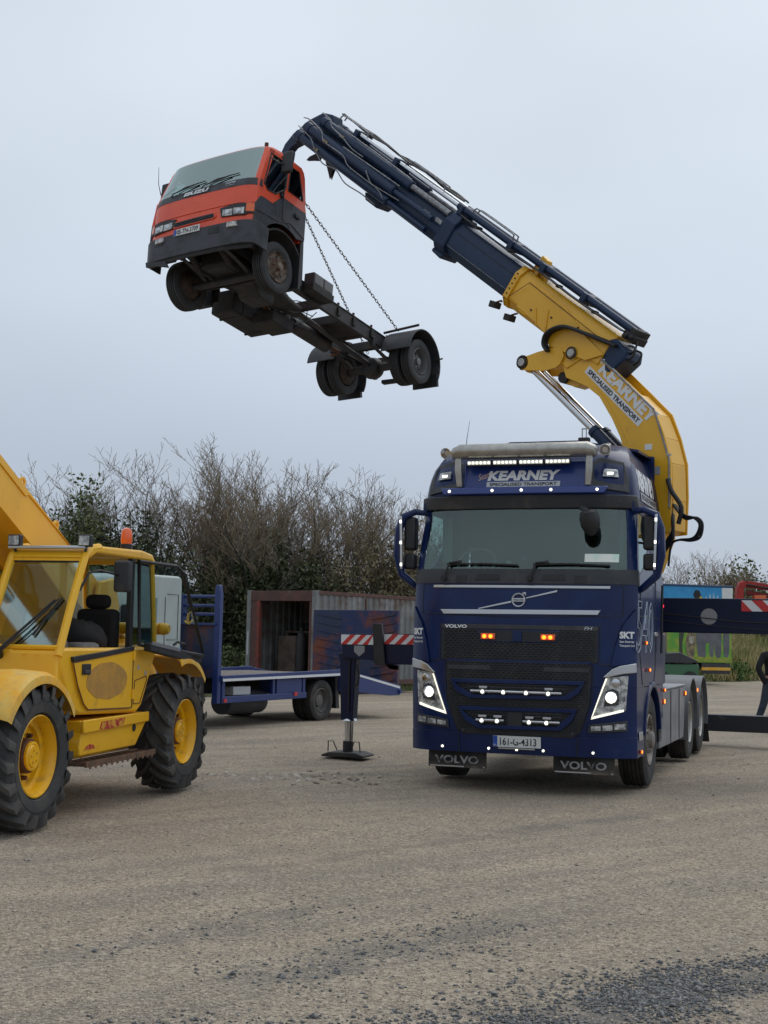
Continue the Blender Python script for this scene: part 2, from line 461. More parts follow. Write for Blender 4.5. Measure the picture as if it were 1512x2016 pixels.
def draped(poly, fy_, off, thick, mbo=None, step=.04):
    """outline in (x,z) draped over a curved front fy_(x,z), with closed sides"""
    n = len(poly); P = []
    for i in range(n):
        a, b = poly[i], poly[(i + 1) % n]
        ts = [0.0]
        if abs(b[0] - a[0]) > 1e-6:
            k0, k1 = sorted((a[0] / step, b[0] / step))
            for k in range(math.ceil(k0 + 1e-6), math.floor(k1 - 1e-6) + 1):
                ts.append((k * step - a[0]) / (b[0] - a[0]))
        ts = sorted(t for t in ts if t < 1 - 1e-6)
        P += [(a[0] + (b[0] - a[0]) * t, a[1] + (b[1] - a[1]) * t) for t in ts]
    ids = {}; V = []
    def vid(p):
        k = (round(p[0], 5), round(p[1], 5))
        if k not in ids: ids[k] = len(V); V.append(k)
        return ids[k]
    ring = [vid(p) for p in P]
    def clip(pts, x, keep_right):
        out = []
        for i in range(len(pts)):
            a, b = pts[i], pts[(i + 1) % len(pts)]
            ia = (a[0] >= x - 1e-7) if keep_right else (a[0] <= x + 1e-7)
            ib = (b[0] >= x - 1e-7) if keep_right else (b[0] <= x + 1e-7)
            if ia: out.append(a)
            if ia != ib and abs(b[0] - a[0]) > 1e-9:
                t = (x - a[0]) / (b[0] - a[0]); out.append((x, a[1] + (b[1] - a[1]) * t))
        return out
    x0 = min(p[0] for p in P); x1 = max(p[0] for p in P); faces = []
    for k in range(math.floor(x0 / step), math.ceil(x1 / step)):
        q = clip(clip(P, k * step, True), (k + 1) * step, False)
        f = []
        for p in q:
            i = vid(p)
            if not f or f[-1] != i: f.append(i)
        if len(f) > 1 and f[0] == f[-1]: f.pop()
        if len(set(f)) == len(f) and len(f) >= 3: faces.append(tuple(f))
    m = len(V)
    v = [(x, fy_(x, z) - off - thick, z) for x, z in V] + [(x, fy_(x, z) - off + .004, z) for x, z in V]
    F = faces + [tuple(i + m for i in f[::-1]) for f in faces]
    for i in range(len(ring)):
        a, b = ring[i], ring[(i + 1) % len(ring)]
        if a != b: F.append((a, m + a, m + b, b))
    mb = mbo or MB()
    return mb.add(v, F)
def arc(cx, cy, r, a0, a1, n):
    return [(cx + r * math.cos(R(a0 + (a1 - a0) * i / n)), cy + r * math.sin(R(a0 + (a1 - a0) * i / n))) for i in range(n + 1)]
def interp(x, xs, ys): return float(np.interp(x, xs, ys))
# ================================================================ GROUND
TRK = math.radians(43)
def ground_mat():
    m = bpy.data.materials.new('packed gravel yard'); m.use_nodes = True
    t = m.node_tree; b = t.nodes['Principled BSDF']; L = t.links.new
    co = t.nodes.new('ShaderNodeTexCoord')
    def noise(scale, det=5, rg=.6, vec=None):
        n = t.nodes.new('ShaderNodeTexNoise'); n.inputs['Scale'].default_value = scale; n.inputs['Detail'].default_value = det; n.inputs['Roughness'].default_value = rg
        L(vec or co.outputs['Object'], n.inputs['Vector']); return n.outputs['Fac']
    def mr(s, a, b_, c=0, d=1):
        r = t.nodes.new('ShaderNodeMapRange'); r.inputs[1].default_value = a; r.inputs[2].default_value = b_; r.inputs[3].default_value = c; r.inputs[4].default_value = d
        L(s, r.inputs[0]); return r.outputs[0]
    def mx(f, a, c):
        x = t.nodes.new('ShaderNodeMix'); x.data_type = 'RGBA'
        if isinstance(f, float): x.inputs[0].default_value = f
        else: L(f, x.inputs[0])
        for v, i in ((a, 6), (c, 7)):
            if isinstance(v, tuple): x.inputs[i].default_value = (*v, 1)
            else: L(v, x.inputs[i])
        return x.outputs[2]
    def math_(op, a, c):
        x = t.nodes.new('ShaderNodeMath'); x.operation = op
        for v, i in ((a, 0), (c, 1)):
            if isinstance(v, (int, float)): x.inputs[i].default_value = v
            else: L(v, x.inputs[i])
        return x.outputs[0]
    mp = t.nodes.new('ShaderNodeMapping'); mp.inputs['Rotation'].default_value = (0, 0, -TRK + .05)
    mp2 = t.nodes.new('ShaderNodeMapping'); mp2.inputs['Scale'].default_value = (.11, .9, 1)
    L(co.outputs['Object'], mp.inputs[0]); L(mp.outputs[0], mp2.inputs[0])
    big = noise(.28, 5, .6); streak = noise(1.7, 5, .65, mp2.outputs[0]); mid = noise(1.3, 6, .7); fine = noise(38, 3, .7); grit = noise(120, 2, .7)
    c = mx(mr(big, .35, .65), (.355, .282, .198), (.455, .372, .275))
    c = mx(mr(streak, .47, .60, 0, .75), c, (.235, .195, .152))
    c = mx(mr(mid, .52, .72, 0, .5), c, (.56, .475, .375))
    mot = noise(4.5, 6, .75)
    c = mx(mr(mot, .48, .66, 0, .6), c, (.235, .20, .16))
    c = mx(mr(mot, .46, .34, 0, .4), c, (.58, .46, .33))
    c = mx(mr(streak, .44, .34, 0, .6), c, (.56, .44, .30))
    # speckle of single grains
    c = mx(mr(fine, .50, .60, 0, .8), c, (.17, .145, .115))
    c = mx(mr(fine, .47, .38, 0, .7), c, (.60, .52, .42))
    c = mx(mr(grit, .5, .65, 0, .6), c, (.10, .09, .08))
    c = mx(mr(grit, .48, .35, 0, .4), c, (.55, .50, .44))
    # band of dark loose chippings, lower right
    sp = t.nodes.new('ShaderNodeSeparateXYZ'); L(co.outputs['Object'], sp.inputs[0])
    X, Y = sp.outputs['X'], sp.outputs['Y']
    def band(px, py, ang, half, l0, l1):
        ca, sa = math.cos(ang), math.sin(ang)
        dx = math_('SUBTRACT', X, px); dy = math_('SUBTRACT', Y, py)
        al = math_('ADD', math_('MULTIPLY', dx, ca), math_('MULTIPLY', dy, sa))
        ac = math_('ABSOLUTE', math_('SUBTRACT', math_('MULTIPLY', dy, ca), math_('MULTIPLY', dx, sa)), 0)
        ac = math_('ADD', ac, math_('MULTIPLY', math_('SUBTRACT', noise(2.6, 5, .7), .5), 1.1))
        f = mr(ac, half, half * .25)
        f = math_('MULTIPLY', f, mr(al, l0 - .4, l0 + .2)); f = math_('MULTIPLY', f, mr(al, l1 + .4, l1 - .2))
        return f
    f1 = band(1.25, 6.45, .66, .30, -2.2, 3.2)
    f2 = band(.15, 7.5, .85, .20, -1.0, .9)
    f3 = band(-1.0, 7.8, .9, .16, -1.0, 1.2)
    f4 = band(-.6, 16.3, .25, .25, -2.5, 1.4)
    f5 = band(.7, 11.5, .80, .16, -2.5, 2.5)
    c = mx(math_('MULTIPLY', f1, .8), c, (.12, .12, .12))
    c = mx(math_('MULTIPLY', f2, .45), c, (.14, .14, .135))
    c = mx(math_('MULTIPLY', f3, .35), c, (.13, .13, .12))
    c = mx(math_('MULTIPLY', f4, .3), c, (.11, .105, .095))
    c = mx(math_('MULTIPLY', f5, .35), c, (.13, .12, .11))
    L(c, b.inputs['Base Color']); b.inputs['Roughness'].default_value = .93; b.inputs['Specular IOR Level'].default_value = .25
    h = math_('ADD', math_('MULTIPLY', fine, .8), math_('MULTIPLY', grit, .35))
    h = math_('ADD', h, math_('MULTIPLY', noise(7, 4, .6), 1.4))
    bn = t.nodes.new('ShaderNodeBump'); bn.inputs['Strength'].default_value = .75; bn.inputs['Distance'].default_value = .03
    L(h, bn.inputs['Height']); L(bn.outputs[0], b.inputs['Normal'])
    return m
GM = ground_mat()
rng = np.random.default_rng(3)
def gh(x, y):
    """small undulations of the yard, zero well below the wheels' tolerance"""
    return .010 * (np.sin(x * 1.3 + .6 * y) + np.sin(.9 * x - 1.9 * y + 1)) + .009 * np.sin(3.4 * (x * .69 - y * .72)) * (.5 + .5 * np.sin(.4 * x + .5)) - .012
xs = np.concatenate([np.linspace(-900, -30, 12), np.linspace(-28, -8, 20), np.arange(-7, 9, .16), np.linspace(10, 30, 20), np.linspace(35, 900, 12)])
ys = np.concatenate([np.linspace(-60, 3, 8), np.arange(4.5, 22, .16), np.linspace(22.6, 60, 50), np.linspace(65, 1500, 14)])
gx, gy = np.meshgrid(xs, ys)
gz = gh(gx, gy)
v = np.stack([gx, gy, gz], -1).reshape(-1, 3); nx, ny = len(xs), len(ys)
idx = np.arange(nx * ny).reshape(ny, nx)
q = np.stack([idx[:-1, :-1], idx[:-1, 1:], idx[1:, 1:], idx[1:, :-1]], -1).reshape(-1, 4)
def np_mesh(name, v, faces, m, kind=None, smooth=False):
    me = bpy.data.meshes.new(name)
    k = faces.shape[1]
    me.vertices.add(len(v)); me.vertices.foreach_set('co', np.ascontiguousarray(v, dtype=np.float32).ravel())
    me.loops.add(faces.size); me.loops.foreach_set('vertex_index', np.ascontiguousarray(faces, dtype=np.int32).ravel())
    me.polygons.add(len(faces)); me.polygons.foreach_set('loop_start', np.arange(0, faces.size, k, dtype=np.int32))
    me.update(calc_edges=True)
    if smooth: me.polygons.foreach_set('use_smooth', np.ones(len(faces), bool))
    me.materials.append(M[m] if isinstance(m, str) else m)
    o = bpy.data.objects.new(name, me); col.objects.link(o)
    if kind: o['kind'] = kind
    return o
np_mesh('gravel_yard', v, q, GM, 'structure', True)
def pebbles(name, pts, size, m, seed):
    r = np.random.default_rng(seed); n = len(pts)
    base = np.array([[1, 0, 0], [-1, 0, 0], [0, 1, 0], [0, -1, 0], [0, 0, 1], [0, 0, -.6], ], float)
    fc = np.array([[0, 2, 4], [2, 1, 4], [1, 3, 4], [3, 0, 4], [2, 0, 5], [1, 2, 5], [3, 1, 5], [0, 3, 5]])
    sc = size[:, None, None] * (1 + .45 * (r.random((n, 6, 3)) - .5)) * np.array([1, .8, .55])
    vv = base[None] * sc
    a = r.random(n) * 2 * PI; ca, sa = np.cos(a), np.sin(a)
    x = vv[..., 0] * ca[:, None] - vv[..., 1] * sa[:, None]; y = vv[..., 0] * sa[:, None] + vv[..., 1] * ca[:, None]
    vv = np.stack([x + r.normal(0, .12, (n, 6)) * size[:, None], y, vv[..., 2] + r.normal(0, .1, (n, 6)) * size[:, None]], -1) + pts[:, None, :]
    ff = fc[None] + (np.arange(n) * 6)[:, None, None]
    return np_mesh(name, vv.reshape(-1, 3), ff.reshape(-1, 3), m, 'stuff')
def scatter(n, x0, x1, y0, y1, pw=1.7):
    y = y0 + (y1 - y0) * rng.random(n) ** pw
    k = .34 * y + .4
    x = (rng.random(n) * 2 - 1) * k
    return np.stack([x, y, gh(x, y)], -1)
p = scatter(95000, 0, 0, 5.2, 20, 1.7)
pebbles('loose_gravel', p, rng.gamma(2.2, .0019, len(p)) + .0015, mat('pale gravel', (.52, .44, .34), .9, noise=(55, (.19, .165, .135), .40, .60)), 1)
p = scatter(900, 0, 0, 5.2, 40, 1.3)
pebbles('scattered_stones', p, rng.gamma(2.5, .0045, len(p)) + .003, mat('mixed stones', (.44, .38, .31), .9, noise=(30, (.14, .125, .11), .42, .56)), 2)
def bandpts(n, px, py, ang, half, l0, l1):
    al = l0 + (l1 - l0) * rng.random(n); ac = rng.normal(0, half * .6, n) + .12 * np.sin(al * 3.1)
    x = px + al * math.cos(ang) - ac * math.sin(ang); y = py + al * math.sin(ang) + ac * math.cos(ang)
    keep = (np.sin(x * 3.7 + 1) * np.sin(y * 4.3) + .75 * rng.random(n)) > -.25
    return np.stack([x[keep], y[keep], gh(x[keep], y[keep]) + .002], -1)
p = np.concatenate([bandpts(15000, 1.25, 6.45, .66, .26, -2.0, 2.6), bandpts(3500, .6, 6.1, .5, .4, -2, 1.0), bandpts(650, .15, 7.5, .85, .5, -1.2, 1.0), bandpts(150, -1.0, 7.8, .9, .25, -1, 1.2)])
pebbles('dark_chippings', p, rng.gamma(3, .0025, len(p)) + .002, mat('dark chippings', (.075, .08, .085), .85, noise=(45, (.30, .29, .28), .46, .62)), 3)

p = np.stack([rng.normal(-.9, .55, 150), rng.normal(15.9, .35, 150), np.zeros(150)], -1)
pebbles('brick_rubble', p, rng.gamma(2.5, .010, len(p)) + .004, mat('pale rubble', (.46, .42, .37), .9, noise=(4, (.26, .20, .16), .42, .58)), 9)
# grass verge along the hedge, bank on the right
gm = mat('grassy soil', (.055, .075, .022), .95, noise=(1.2, (.10, .09, .045), .4, .65), bump=(12, .6, .05))
def verge(name, pts_front, pts_back, h0, h1, n=30, m=10):
    rows = []
    for j in range(m + 1):
        t_ = j / m; row = []
        for i in range(n + 1):
            s_ = i / n
            def at(P):
                k = s_ * (len(P) - 1); a = min(int(k), len(P) - 2); f = k - a
                return Vector((P[a][0] + (P[a + 1][0] - P[a][0]) * f, P[a][1] + (P[a + 1][1] - P[a][1]) * f, 0))
            p_ = at(pts_front).lerp(at(pts_back), t_)
            hh = h0 + (h1 - h0) * (t_ ** .7) + (.12 * math.sin(p_.x * 1.7 + p_.y) + .1 * math.sin(p_.x * .9 - p_.y * 1.3)) * min(1, t_ * 2) * (1 if h1 > .5 else .3)
            row.append((p_.x, p_.y, hh))
        rows.append(row)
    o = MB().grid(rows).build(name, gm, None, smooth=60)
    o['kind'] = 'structure'
    return rows
left_rows = verge('grass_verge', [(-22, 34), (-9, 34), (-5, 34.5), (-3.6, 37), (-1, 40.5), (3, 44), (9, 52), (12, 57)], [(-22, 62), (-9, 62), (-5, 62), (-3, 62), (0, 62), (4, 64), (9, 68), (12, 72)], -.01, .55, 60, 14)
bank_rows = verge('grass_bank', [(10, 57.5), (13.2, 58.2), (15.5, 60), (19, 64), (26, 74), (45, 95)], [(10, 74), (14, 74), (18, 76), (24, 82), (34, 92), (60, 110)], -.01, 3.3, 50, 14)
def grass_tufts(name, rows, n, hmin, hmax, cols, seed, jmax=1.0):
    r = np.random.default_rng(seed)
    A = np.array(rows); m_, k_ = A.shape[:2]
    j = r.random(n) * (m_ - 1.001) * jmax; i = r.random(n) * (k_ - 1.001)
    j0, i0 = j.astype(int), i.astype(int); fj, fi = (j - j0)[:, None], (i - i0)[:, None]
    P = A[j0, i0] * (1 - fj) * (1 - fi) + A[j0 + 1, i0] * fj * (1 - fi) + A[j0, i0 + 1] * (1 - fj) * fi + A[j0 + 1, i0 + 1] * fj * fi
    a = r.random(n) * 2 * PI; h = hmin + (hmax - hmin) * r.random(n); w = h * .06 + .012
    d = np.stack([np.cos(a), np.sin(a), np.zeros(n)], -1); ln = np.stack([r.normal(0, .35, n), r.normal(0, .35, n), np.ones(n)], -1) * h[:, None]
    v = np.stack([P - d * w[:, None], P + d * w[:, None], P + ln], 1).reshape(-1, 3)
    return np_mesh(name, v, np.arange(3 * n).reshape(-1, 3), cols, 'stuff')
gcol = mat('rough grass', (.10, .15, .035), .9, noise=(.9, (.22, .20, .09), .42, .62))
grass_tufts('verge_grass', left_rows, 16000, .10, .40, gcol, 4, .8)
grass_tufts('bank_grass', bank_rows, 26000, .2, .75, mat('dry bank grass', (.21, .23, .065), .9, noise=(.5, (.40, .34, .17), .42, .6)), 5, 1.0)
# ================================================================ TREES AND BUSHES
TWIG = mat('bare twigs', (.20, .175, .14), .9, noise=(2, (.28, .25, .21), .4, .6))
TWIG2 = mat('brown bare twigs', (.21, .155, .10), .9, noise=(2, (.26, .21, .14), .4, .6))
BARK = mat('grey bark', (.085, .075, .062), .9, noise=(5, (.05, .055, .035), .4, .6))
def seg_mesh(S, sides, name, m):
    """S: array (n, 8) start xyz r0, end xyz r1 -> one mesh of tapered sticks"""
    S = np.array(S); n = len(S)
    a = S[:, 0:3]; b = S[:, 4:7]; d = b - a; d /= np.linalg.norm(d, axis=1)[:, None] + 1e-9
    ref = np.where(np.abs(d[:, 2:3]) < .9, np.array([[0, 0, 1.]]), np.array([[1., 0, 0]]))
    u = np.cross(d, ref); u /= np.linalg.norm(u, axis=1)[:, None]; w = np.cross(d, u)
    k = np.arange(sides) * 2 * PI / sides
    ring = u[:, None, :] * np.cos(k)[None, :, None] + w[:, None, :] * np.sin(k)[None, :, None]
    v = np.concatenate([a[:, None] + ring * S[:, 3][:, None, None], b[:, None] + ring * S[:, 7][:, None, None]], 1).reshape(-1, 3)
    f = []
    for i in range(sides): f.append([i, (i + 1) % sides, sides + (i + 1) % sides, sides + i])
    f = np.array(f)[None] + (np.arange(n) * 2 * sides)[:, None, None]
    return np_mesh(name, v, f.reshape(-1, 4), m, smooth=True)
def grow(seed, H, spread, stems, dens=1.0):
    r = random.Random(seed); big = []; small = []
    def branch(p, d, L, rad, lvl):
        n = 5 if lvl < 2 else (4 if lvl < 3 else 3)
        for i in range(n):
            d2 = (d + Vector((r.gauss(0, .16), r.gauss(0, .16), r.gauss(.05, .10)))).normalized()
            q = p + d2 * (L / n); r1 = rad * (1 - .62 / n)
            (big if lvl < 2 else small).append((*p, max(rad, .0075), *q, max(r1, .006)))
            p, d, rad = q, d2, r1
            if lvl < 4 and (i > 0 or lvl > 0):
                kids = (1 if lvl == 0 else 2) if r.random() < .9 * dens else 0
                if lvl >= 2: kids = 1 if r.random() < .88 * dens else 0
                for _ in range(kids):
                    ax = Vector((r.gauss(0, 1), r.gauss(0, 1), r.gauss(0, .35))).normalized()
                    nd = (d * (1.0 - .1 * lvl) + ax * (.62 + .05 * lvl) + Vector((0, 0, .18))).normalized()
                    branch(p, nd, L * r.uniform(.34, .58), rad * .60, lvl + 1)
        if lvl < 4:
            branch(p, (d + Vector((r.gauss(0, .2), r.gauss(0, .2), .15))).normalized(), L * .5, rad * .8, lvl + 1)
    for s in range(stems):
        a = 2 * PI * s / stems + r.random(); o = Vector((math.cos(a), math.sin(a), 0)) * r.uniform(.1, .5)
        d = Vector((math.cos(a) * spread * r.uniform(.15, 1), math.sin(a) * spread * r.uniform(.15, 1), 1)).normalized()
        branch(o + Vector((0, 0, -.2)), d, H * r.uniform(.50, .66), H * .0105 * r.uniform(.7, 1.2), 0)
    return big, small
def bare_tree(name, x, y, z, H, spread, stems, seed, label, twig, dens=1.0, sx=1.0):
    t = thing(name, label, 'tree', Matrix.Translation((x, y, z)) @ Matrix.Rotation(seed * 1.3, 4, 'Z'), 'bare trees in the hedge behind the yard')
    big, small = grow(seed, H, spread, stems, dens)
    o = seg_mesh(big, 5, 'trunk', BARK); o.parent = t
    o = seg_mesh(small, 3, 'crown', twig); o.parent = t
    zz = max(s[6] for s in small)
    t.scale = (sx, sx, H / zz)
    return t
tr = [(-11.8, 47.5, 6.6, .55, 6, 'slim bare tree with budding twig tips directly behind the raised yellow boom', TWIG),
      (-9.6, 46.8, 6.3, .6, 7, 'low budding tree just left of the orange beacon, behind the yellow cab roof', TWIG),
      (-7.6, 46.2, 7.9, .50, 7, 'tall sparse grey tree with wiry upright branches above the orange beacon', TWIG),
      (-6.2, 47.2, 7.3, .5, 7, 'dense grey tree between the wiry tree and the tallest brown one', TWIG2),
      (-4.8, 45.8, 8.1, .45, 8, 'tallest bare brown tree, its peak left of the open container', TWIG2),
      (-3.3, 47.4, 7.2, .45, 7, 'brown bare tree behind the left end of the open container', TWIG2),
      (-2.2, 46.4, 7.5, .50, 7, 'broad bare tree with a dark forked trunk right behind the container roof', TWIG),
      (-.7, 47.3, 6.6, .55, 7, 'lower bare tree behind the right half of the container', TWIG2),
      (.75, 46.6, 6.0, .55, 7, 'small bare tree next to the blue lorry mirror, the last one before the lorry', TWIG2),
      (2.6, 47.5, 5.8, .6, 7, 'bare tree standing behind the blue lorry cab', TWIG2),
      (-14.5, 47.2, 6.2, .6, 7, 'bare tree behind the yellow telehandler boom at the left edge', TWIG)]
for i, (x, y, H, sp_, st_, lb, tw) in enumerate(tr):
    bare_tree('bare_tree', x, y, .15, H, sp_, st_, 11 + i * 7, lb, tw, 1.0)
def bush(name, x, y, z, rx, ry, rz, n, m, label, cat, grp, seed, leaf=.07, stems=14):
    t = thing(name, label, cat, Matrix.Translation((x, y, z)), grp)
    r = np.random.default_rng(seed)
    # clumps of leaves on an uneven surface
    k = 60; c = r.normal(0, 1, (k, 3)); c /= np.linalg.norm(c, axis=1)[:, None]
    c[:, 2] = np.abs(c[:, 2]) * 1.0; c *= (.40 + .56 * r.random((k, 1)))
    ci = r.integers(0, k, n); off = np.clip(r.normal(0, .13, (n, 3)), -.24, .24)
    P = (c[ci] + off) * np.array([rx, ry, rz]); P[:, 2] = np.maximum(P[:, 2], .02)
    u = r.normal(0, 1, (n, 3)); u /= np.linalg.norm(u, axis=1)[:, None]; w = np.cross(u, r.normal(0, 1, (n, 3))); w /= np.linalg.norm(w, axis=1)[:, None]
    s = leaf * (.6 + .8 * r.random((n, 1)))
    v = np.stack([P - u * s, P + w * s * .5, P + u * s, P - w * s * .5], 1).reshape(-1, 3)
    o = np_mesh('foliage', v, np.arange(4 * n).reshape(-1, 4), m); o.parent = t
    S = []
    for _ in range(stems):
        a = r.random() * 2 * PI; p0 = np.array([0, 0, -.1]); p1 = np.array([math.cos(a) * rx * r.random(), math.sin(a) * ry * r.random(), rz * (.5 + .5 * r.random())])
        S.append((*p0, .035, *p1, .012))
    o = seg_mesh(S, 4, 'stem', BARK); o.parent = t
    return t
IVY = mat('dark ivy leaves', (.042, .058, .024), .75, noise=(1.5, (.09, .10, .042), .42, .62))
IVY2 = mat('mid green leaves', (.07, .10, .03), .75, noise=(1.5, (.13, .15, .052), .42, .62))
BRAM = mat('brown bramble leaves', (.14, .125, .062), .85, noise=(1.5, (.23, .19, .115), .42, .62))
bs = [(-12.5, 46.2, 2.2, 1.6, 3.4, 8000, IVY2, 'mid green bush filling the gap under the raised yellow boom'),
      (-9.7, 45.6, 2.0, 1.5, 3.7, 10000, IVY2, 'green leafy bush right behind the yellow cab roof, left of the beacon'),
      (-7.9, 45.9, 1.5, 1.2, 4.1, 9000, IVY, 'dark evergreen shrub rising left of and behind the orange beacon'),
      (-6.5, 45.2, 1.6, 1.4, 3.0, 9000, IVY, 'dark ivy clad bush above the white lorry cab'),
      (-5.0, 45.4, 1.5, 1.3, 2.9, 9000, IVY, 'dark ivy bush above the blue headboard of the flatbed'),
      (-3.6, 45.6, 1.4, 1.2, 3.2, 8000, IVY, 'dark ivy mass directly behind the open mouth of the container'),
      (-2.2, 45.8, 1.5, 1.2, 3.0, 8000, IVY, 'dark ivy bush at the foot of the forked tree behind the container'),
      (-.8, 45.8, 1.5, 1.2, 3.5, 8000, BRAM, 'brownish bramble thicket behind the right part of the container'),
      (.9, 45.9, 1.6, 1.2, 3.6, 8000, BRAM, 'brown bramble thicket beside the lorry mirror'),
      (2.8, 46.3, 1.6, 1.2, 3.4, 6000, BRAM, 'bramble thicket hidden behind the lorry windscreen'),
      (-5.6, 40.2, 1.3, .9, 1.35, 5000, IVY2, 'low green scrub between the flatbed headboard and the container'),
      (-4.3, 41.6, 1.2, .9, 1.1, 4000, IVY2, 'low light green scrub touching the container corner'),
      (-15.2, 46.4, 2.0, 1.5, 3.2, 5000, IVY, 'dark bush at the far left edge behind the telehandler')]
for i, (x, y, rx, ry, rz, n, m, lb) in enumerate(bs):
    big = rz > 2
    bush('bush', x, y - (1.4 if big else 0), .1, rx * (1.1 if big else 1), ry, rz * ((1.5 if x < -7 else 1.28) if big else 1), int(n * ((1.9 if x < -7 else 1.35) if big else 1)), m, lb, 'bush', 'bushes along the foot of the hedge', 100 + i, .078 if big else .055)
hg = [(11.8, 70, 2.2, 1.6, 4.6, IVY, 'dark round bush on the skyline just right of the crane hoses'),
      (14.8, 75, 2.6, 1.8, 5.0, BRAM, 'brown hedge bush behind the sky blue trailer roof'),
      (17.6, 73, 2.6, 1.8, 5.2, BRAM, 'tall twiggy hedge bush behind the red crane'),
      (20.6, 76, 2.8, 1.9, 5.6, IVY2, 'greenish hedge bush on the right edge above the red crane'),
      (9.4, 74, 2.4, 1.8, 4.3, IVY, 'dark hedge bush hidden behind the lorry flank'),
      (23.8, 80, 3.0, 2.0, 5.4, BRAM, 'brown hedge bush beyond the right edge'),
      (29, 82, 3.6, 2.0, 6.0, IVY2, 'tall hedge bush further along the bank, added out of view for reflections'), (35, 86, 3.6, 2.0, 6.4, IVY, 'dark ivy covered hedge bush further along the bank, added out of view for reflections'), (42, 90, 4.2, 2.0, 6.6, BRAM, 'brown hedge bush at the far end of the bank, added out of view for reflections')]  # these three are unseen, added to darken the reflection in the lorry's side
for i, (x, y, rx, ry, rz, m, lb) in enumerate(hg):
    bush('hedge_bush', x, y, .3, rx, ry, rz, 9000, m, lb, 'bush', 'hedge bushes on the bank at the right', 200 + i, .10, 20)
for i, (x, y, H, lb) in enumerate([(16.6, 75, 6.4, 'bare twiggy tree on the bank behind the red crane'), (19.3, 77, 6.7, 'bare tree poking out of the hedge at the right edge'), (13.4, 76, 5.8, 'short bare tree above the sky blue trailer')]):
    o = bare_tree('bare_tree', x, y, .3, H, .6, 7, 300 + i, lb, TWIG2); o['group'] = 'bare trees on the bank at the right'
# leafy plants on the bank
for i, (x, y, z) in enumerate([(15.4, 60.3, .1), (16.0, 61.2, .2), (15.2, 61.4, .25)]):
    bush('bank_plant', x, y, z, .55, .4, .7, 500, mat('bright nettle leaves', (.08, .15, .04), .8), ['leafy green plant at the foot of the bank by the trailer corner', 'leafy plant higher up the bank next to the dry grass', 'leafy plant behind the trailer tail'][i], 'plant', 'green plants on the bank', 400 + i, .09, 6)
# ================================================================ BLUE LORRY WITH CRANE
VM = frame(1.473, 14.886, 0.333)
lorry = thing('crane_lorry', 'dark blue cab lorry with yellow and blue loader crane raised, headlights lit', 'lorry', VM)
FZ = ([.3, 1.0, 1.4, 1.9, 2.3, 2.4, 3.06, 3.2, 3.35, 3.55, 3.72, 3.86, 3.95], [.06, 0, 0, .02, .05, .07, .24, .2, .22, .32, .5, .9, 2.0])
WZ = ([.3, 2.3, 3.1, 3.5, 3.75, 3.95], [1.25, 1.25, 1.2, 1.15, 1.06, .92])
def lfz(z): return interp(z, *FZ)
def lwz(z): return interp(z, *WZ)
def lfy(x, z):
    q = min(abs(x) / lwz(z), 1.0)
    return lfz(z) + .06 * q * q + .17 * q ** 10
QS = [0, .25, .5, .7, .8, .86, .91, .95, .98, 1.0]
def wrap_rows(zs, q1=1.0, side=None, off=0.0):
    qs = [q for q in QS if q < q1 - 1e-4] + [q1]
    rows = []
    for z in zs:
        w = lwz(z) + off; half = []
        for q in qs:
            x = q * w
            half.append((x, lfy(q * lwz(z), z) - off, z))
        if side is not None:
            y0 = half[-1][1]
            sy = side(z) if callable(side) else side
            for k in range(1, 5): half.append((w, y0 + (max(sy, y0 + .02) - y0) * k / 4, z))
        rows.append([(-x, y, zz) for x, y, zz in half[::-1]] + half[1:])
    return rows
def inward(t):
    def fn(p):
        d = Vector((-p.x, 1.4 - p.y, 0)); d.y *= 1.6
        return d.normalized() * t
    return fn
def decal(poly, off, thick, mbo=None, sub=3):
    """outline in (x,z) laid on the cab front, standing off..off+thick proud"""
    return draped(poly, lfy, off, thick, mbo)
def fpatch(zs, hw, off, thick, n=16, x0=None):
    rows = []
    for z in zs:
        h = hw(z) if callable(hw) else hw
        l = -h if x0 is None else x0
        rows.append([(l + (h - l) * i / n, lfy(l + (h - l) * i / n, z) - off - thick, z) for i in range(n + 1)])
    mb = MB(); mb.slab(rows, (0, thick + .004, 0)); return mb
def mir(p): return [(-x, z) for x, z in p][::-1]

GHX = lambda z: interp(z, [.58, .66, .98, 1.3, 1.39], [.60, .69, .79, .805, .81])
# ---- cab shell
cab = MB().slab(wrap_rows([1.14, 1.4, 1.7, 1.9, 2.1, 2.235], 1.0, 2.3), inward(.04)).build('cab_body', 'navy', lorry)
MB().slab(wrap_rows([.62, .8, 1.0, 1.138], 1.0, .74), inward(.04)).build('lower_front_panel', 'navy', lorry)
MB().slab(wrap_rows([.395, .41, .5, .6, .617], 1.0, .74, .003), inward(.05)).build('bumper', 'navy', lorry, bevel=.004)
ru = MB().slab(wrap_rows([3.1, 3.2, 3.35, 3.45, 3.55, 3.65, 3.72, 3.80, 3.86, 3.91, 3.95], 1.0, 2.3), inward(.03))
top_l = wrap_rows([3.95], 1.0, 2.3)[0]
ru.add([(x, y, 3.952) for x, y, z in top_l], [tuple(range(len(top_l)))])
ru.build('roof', 'navy', lorry)
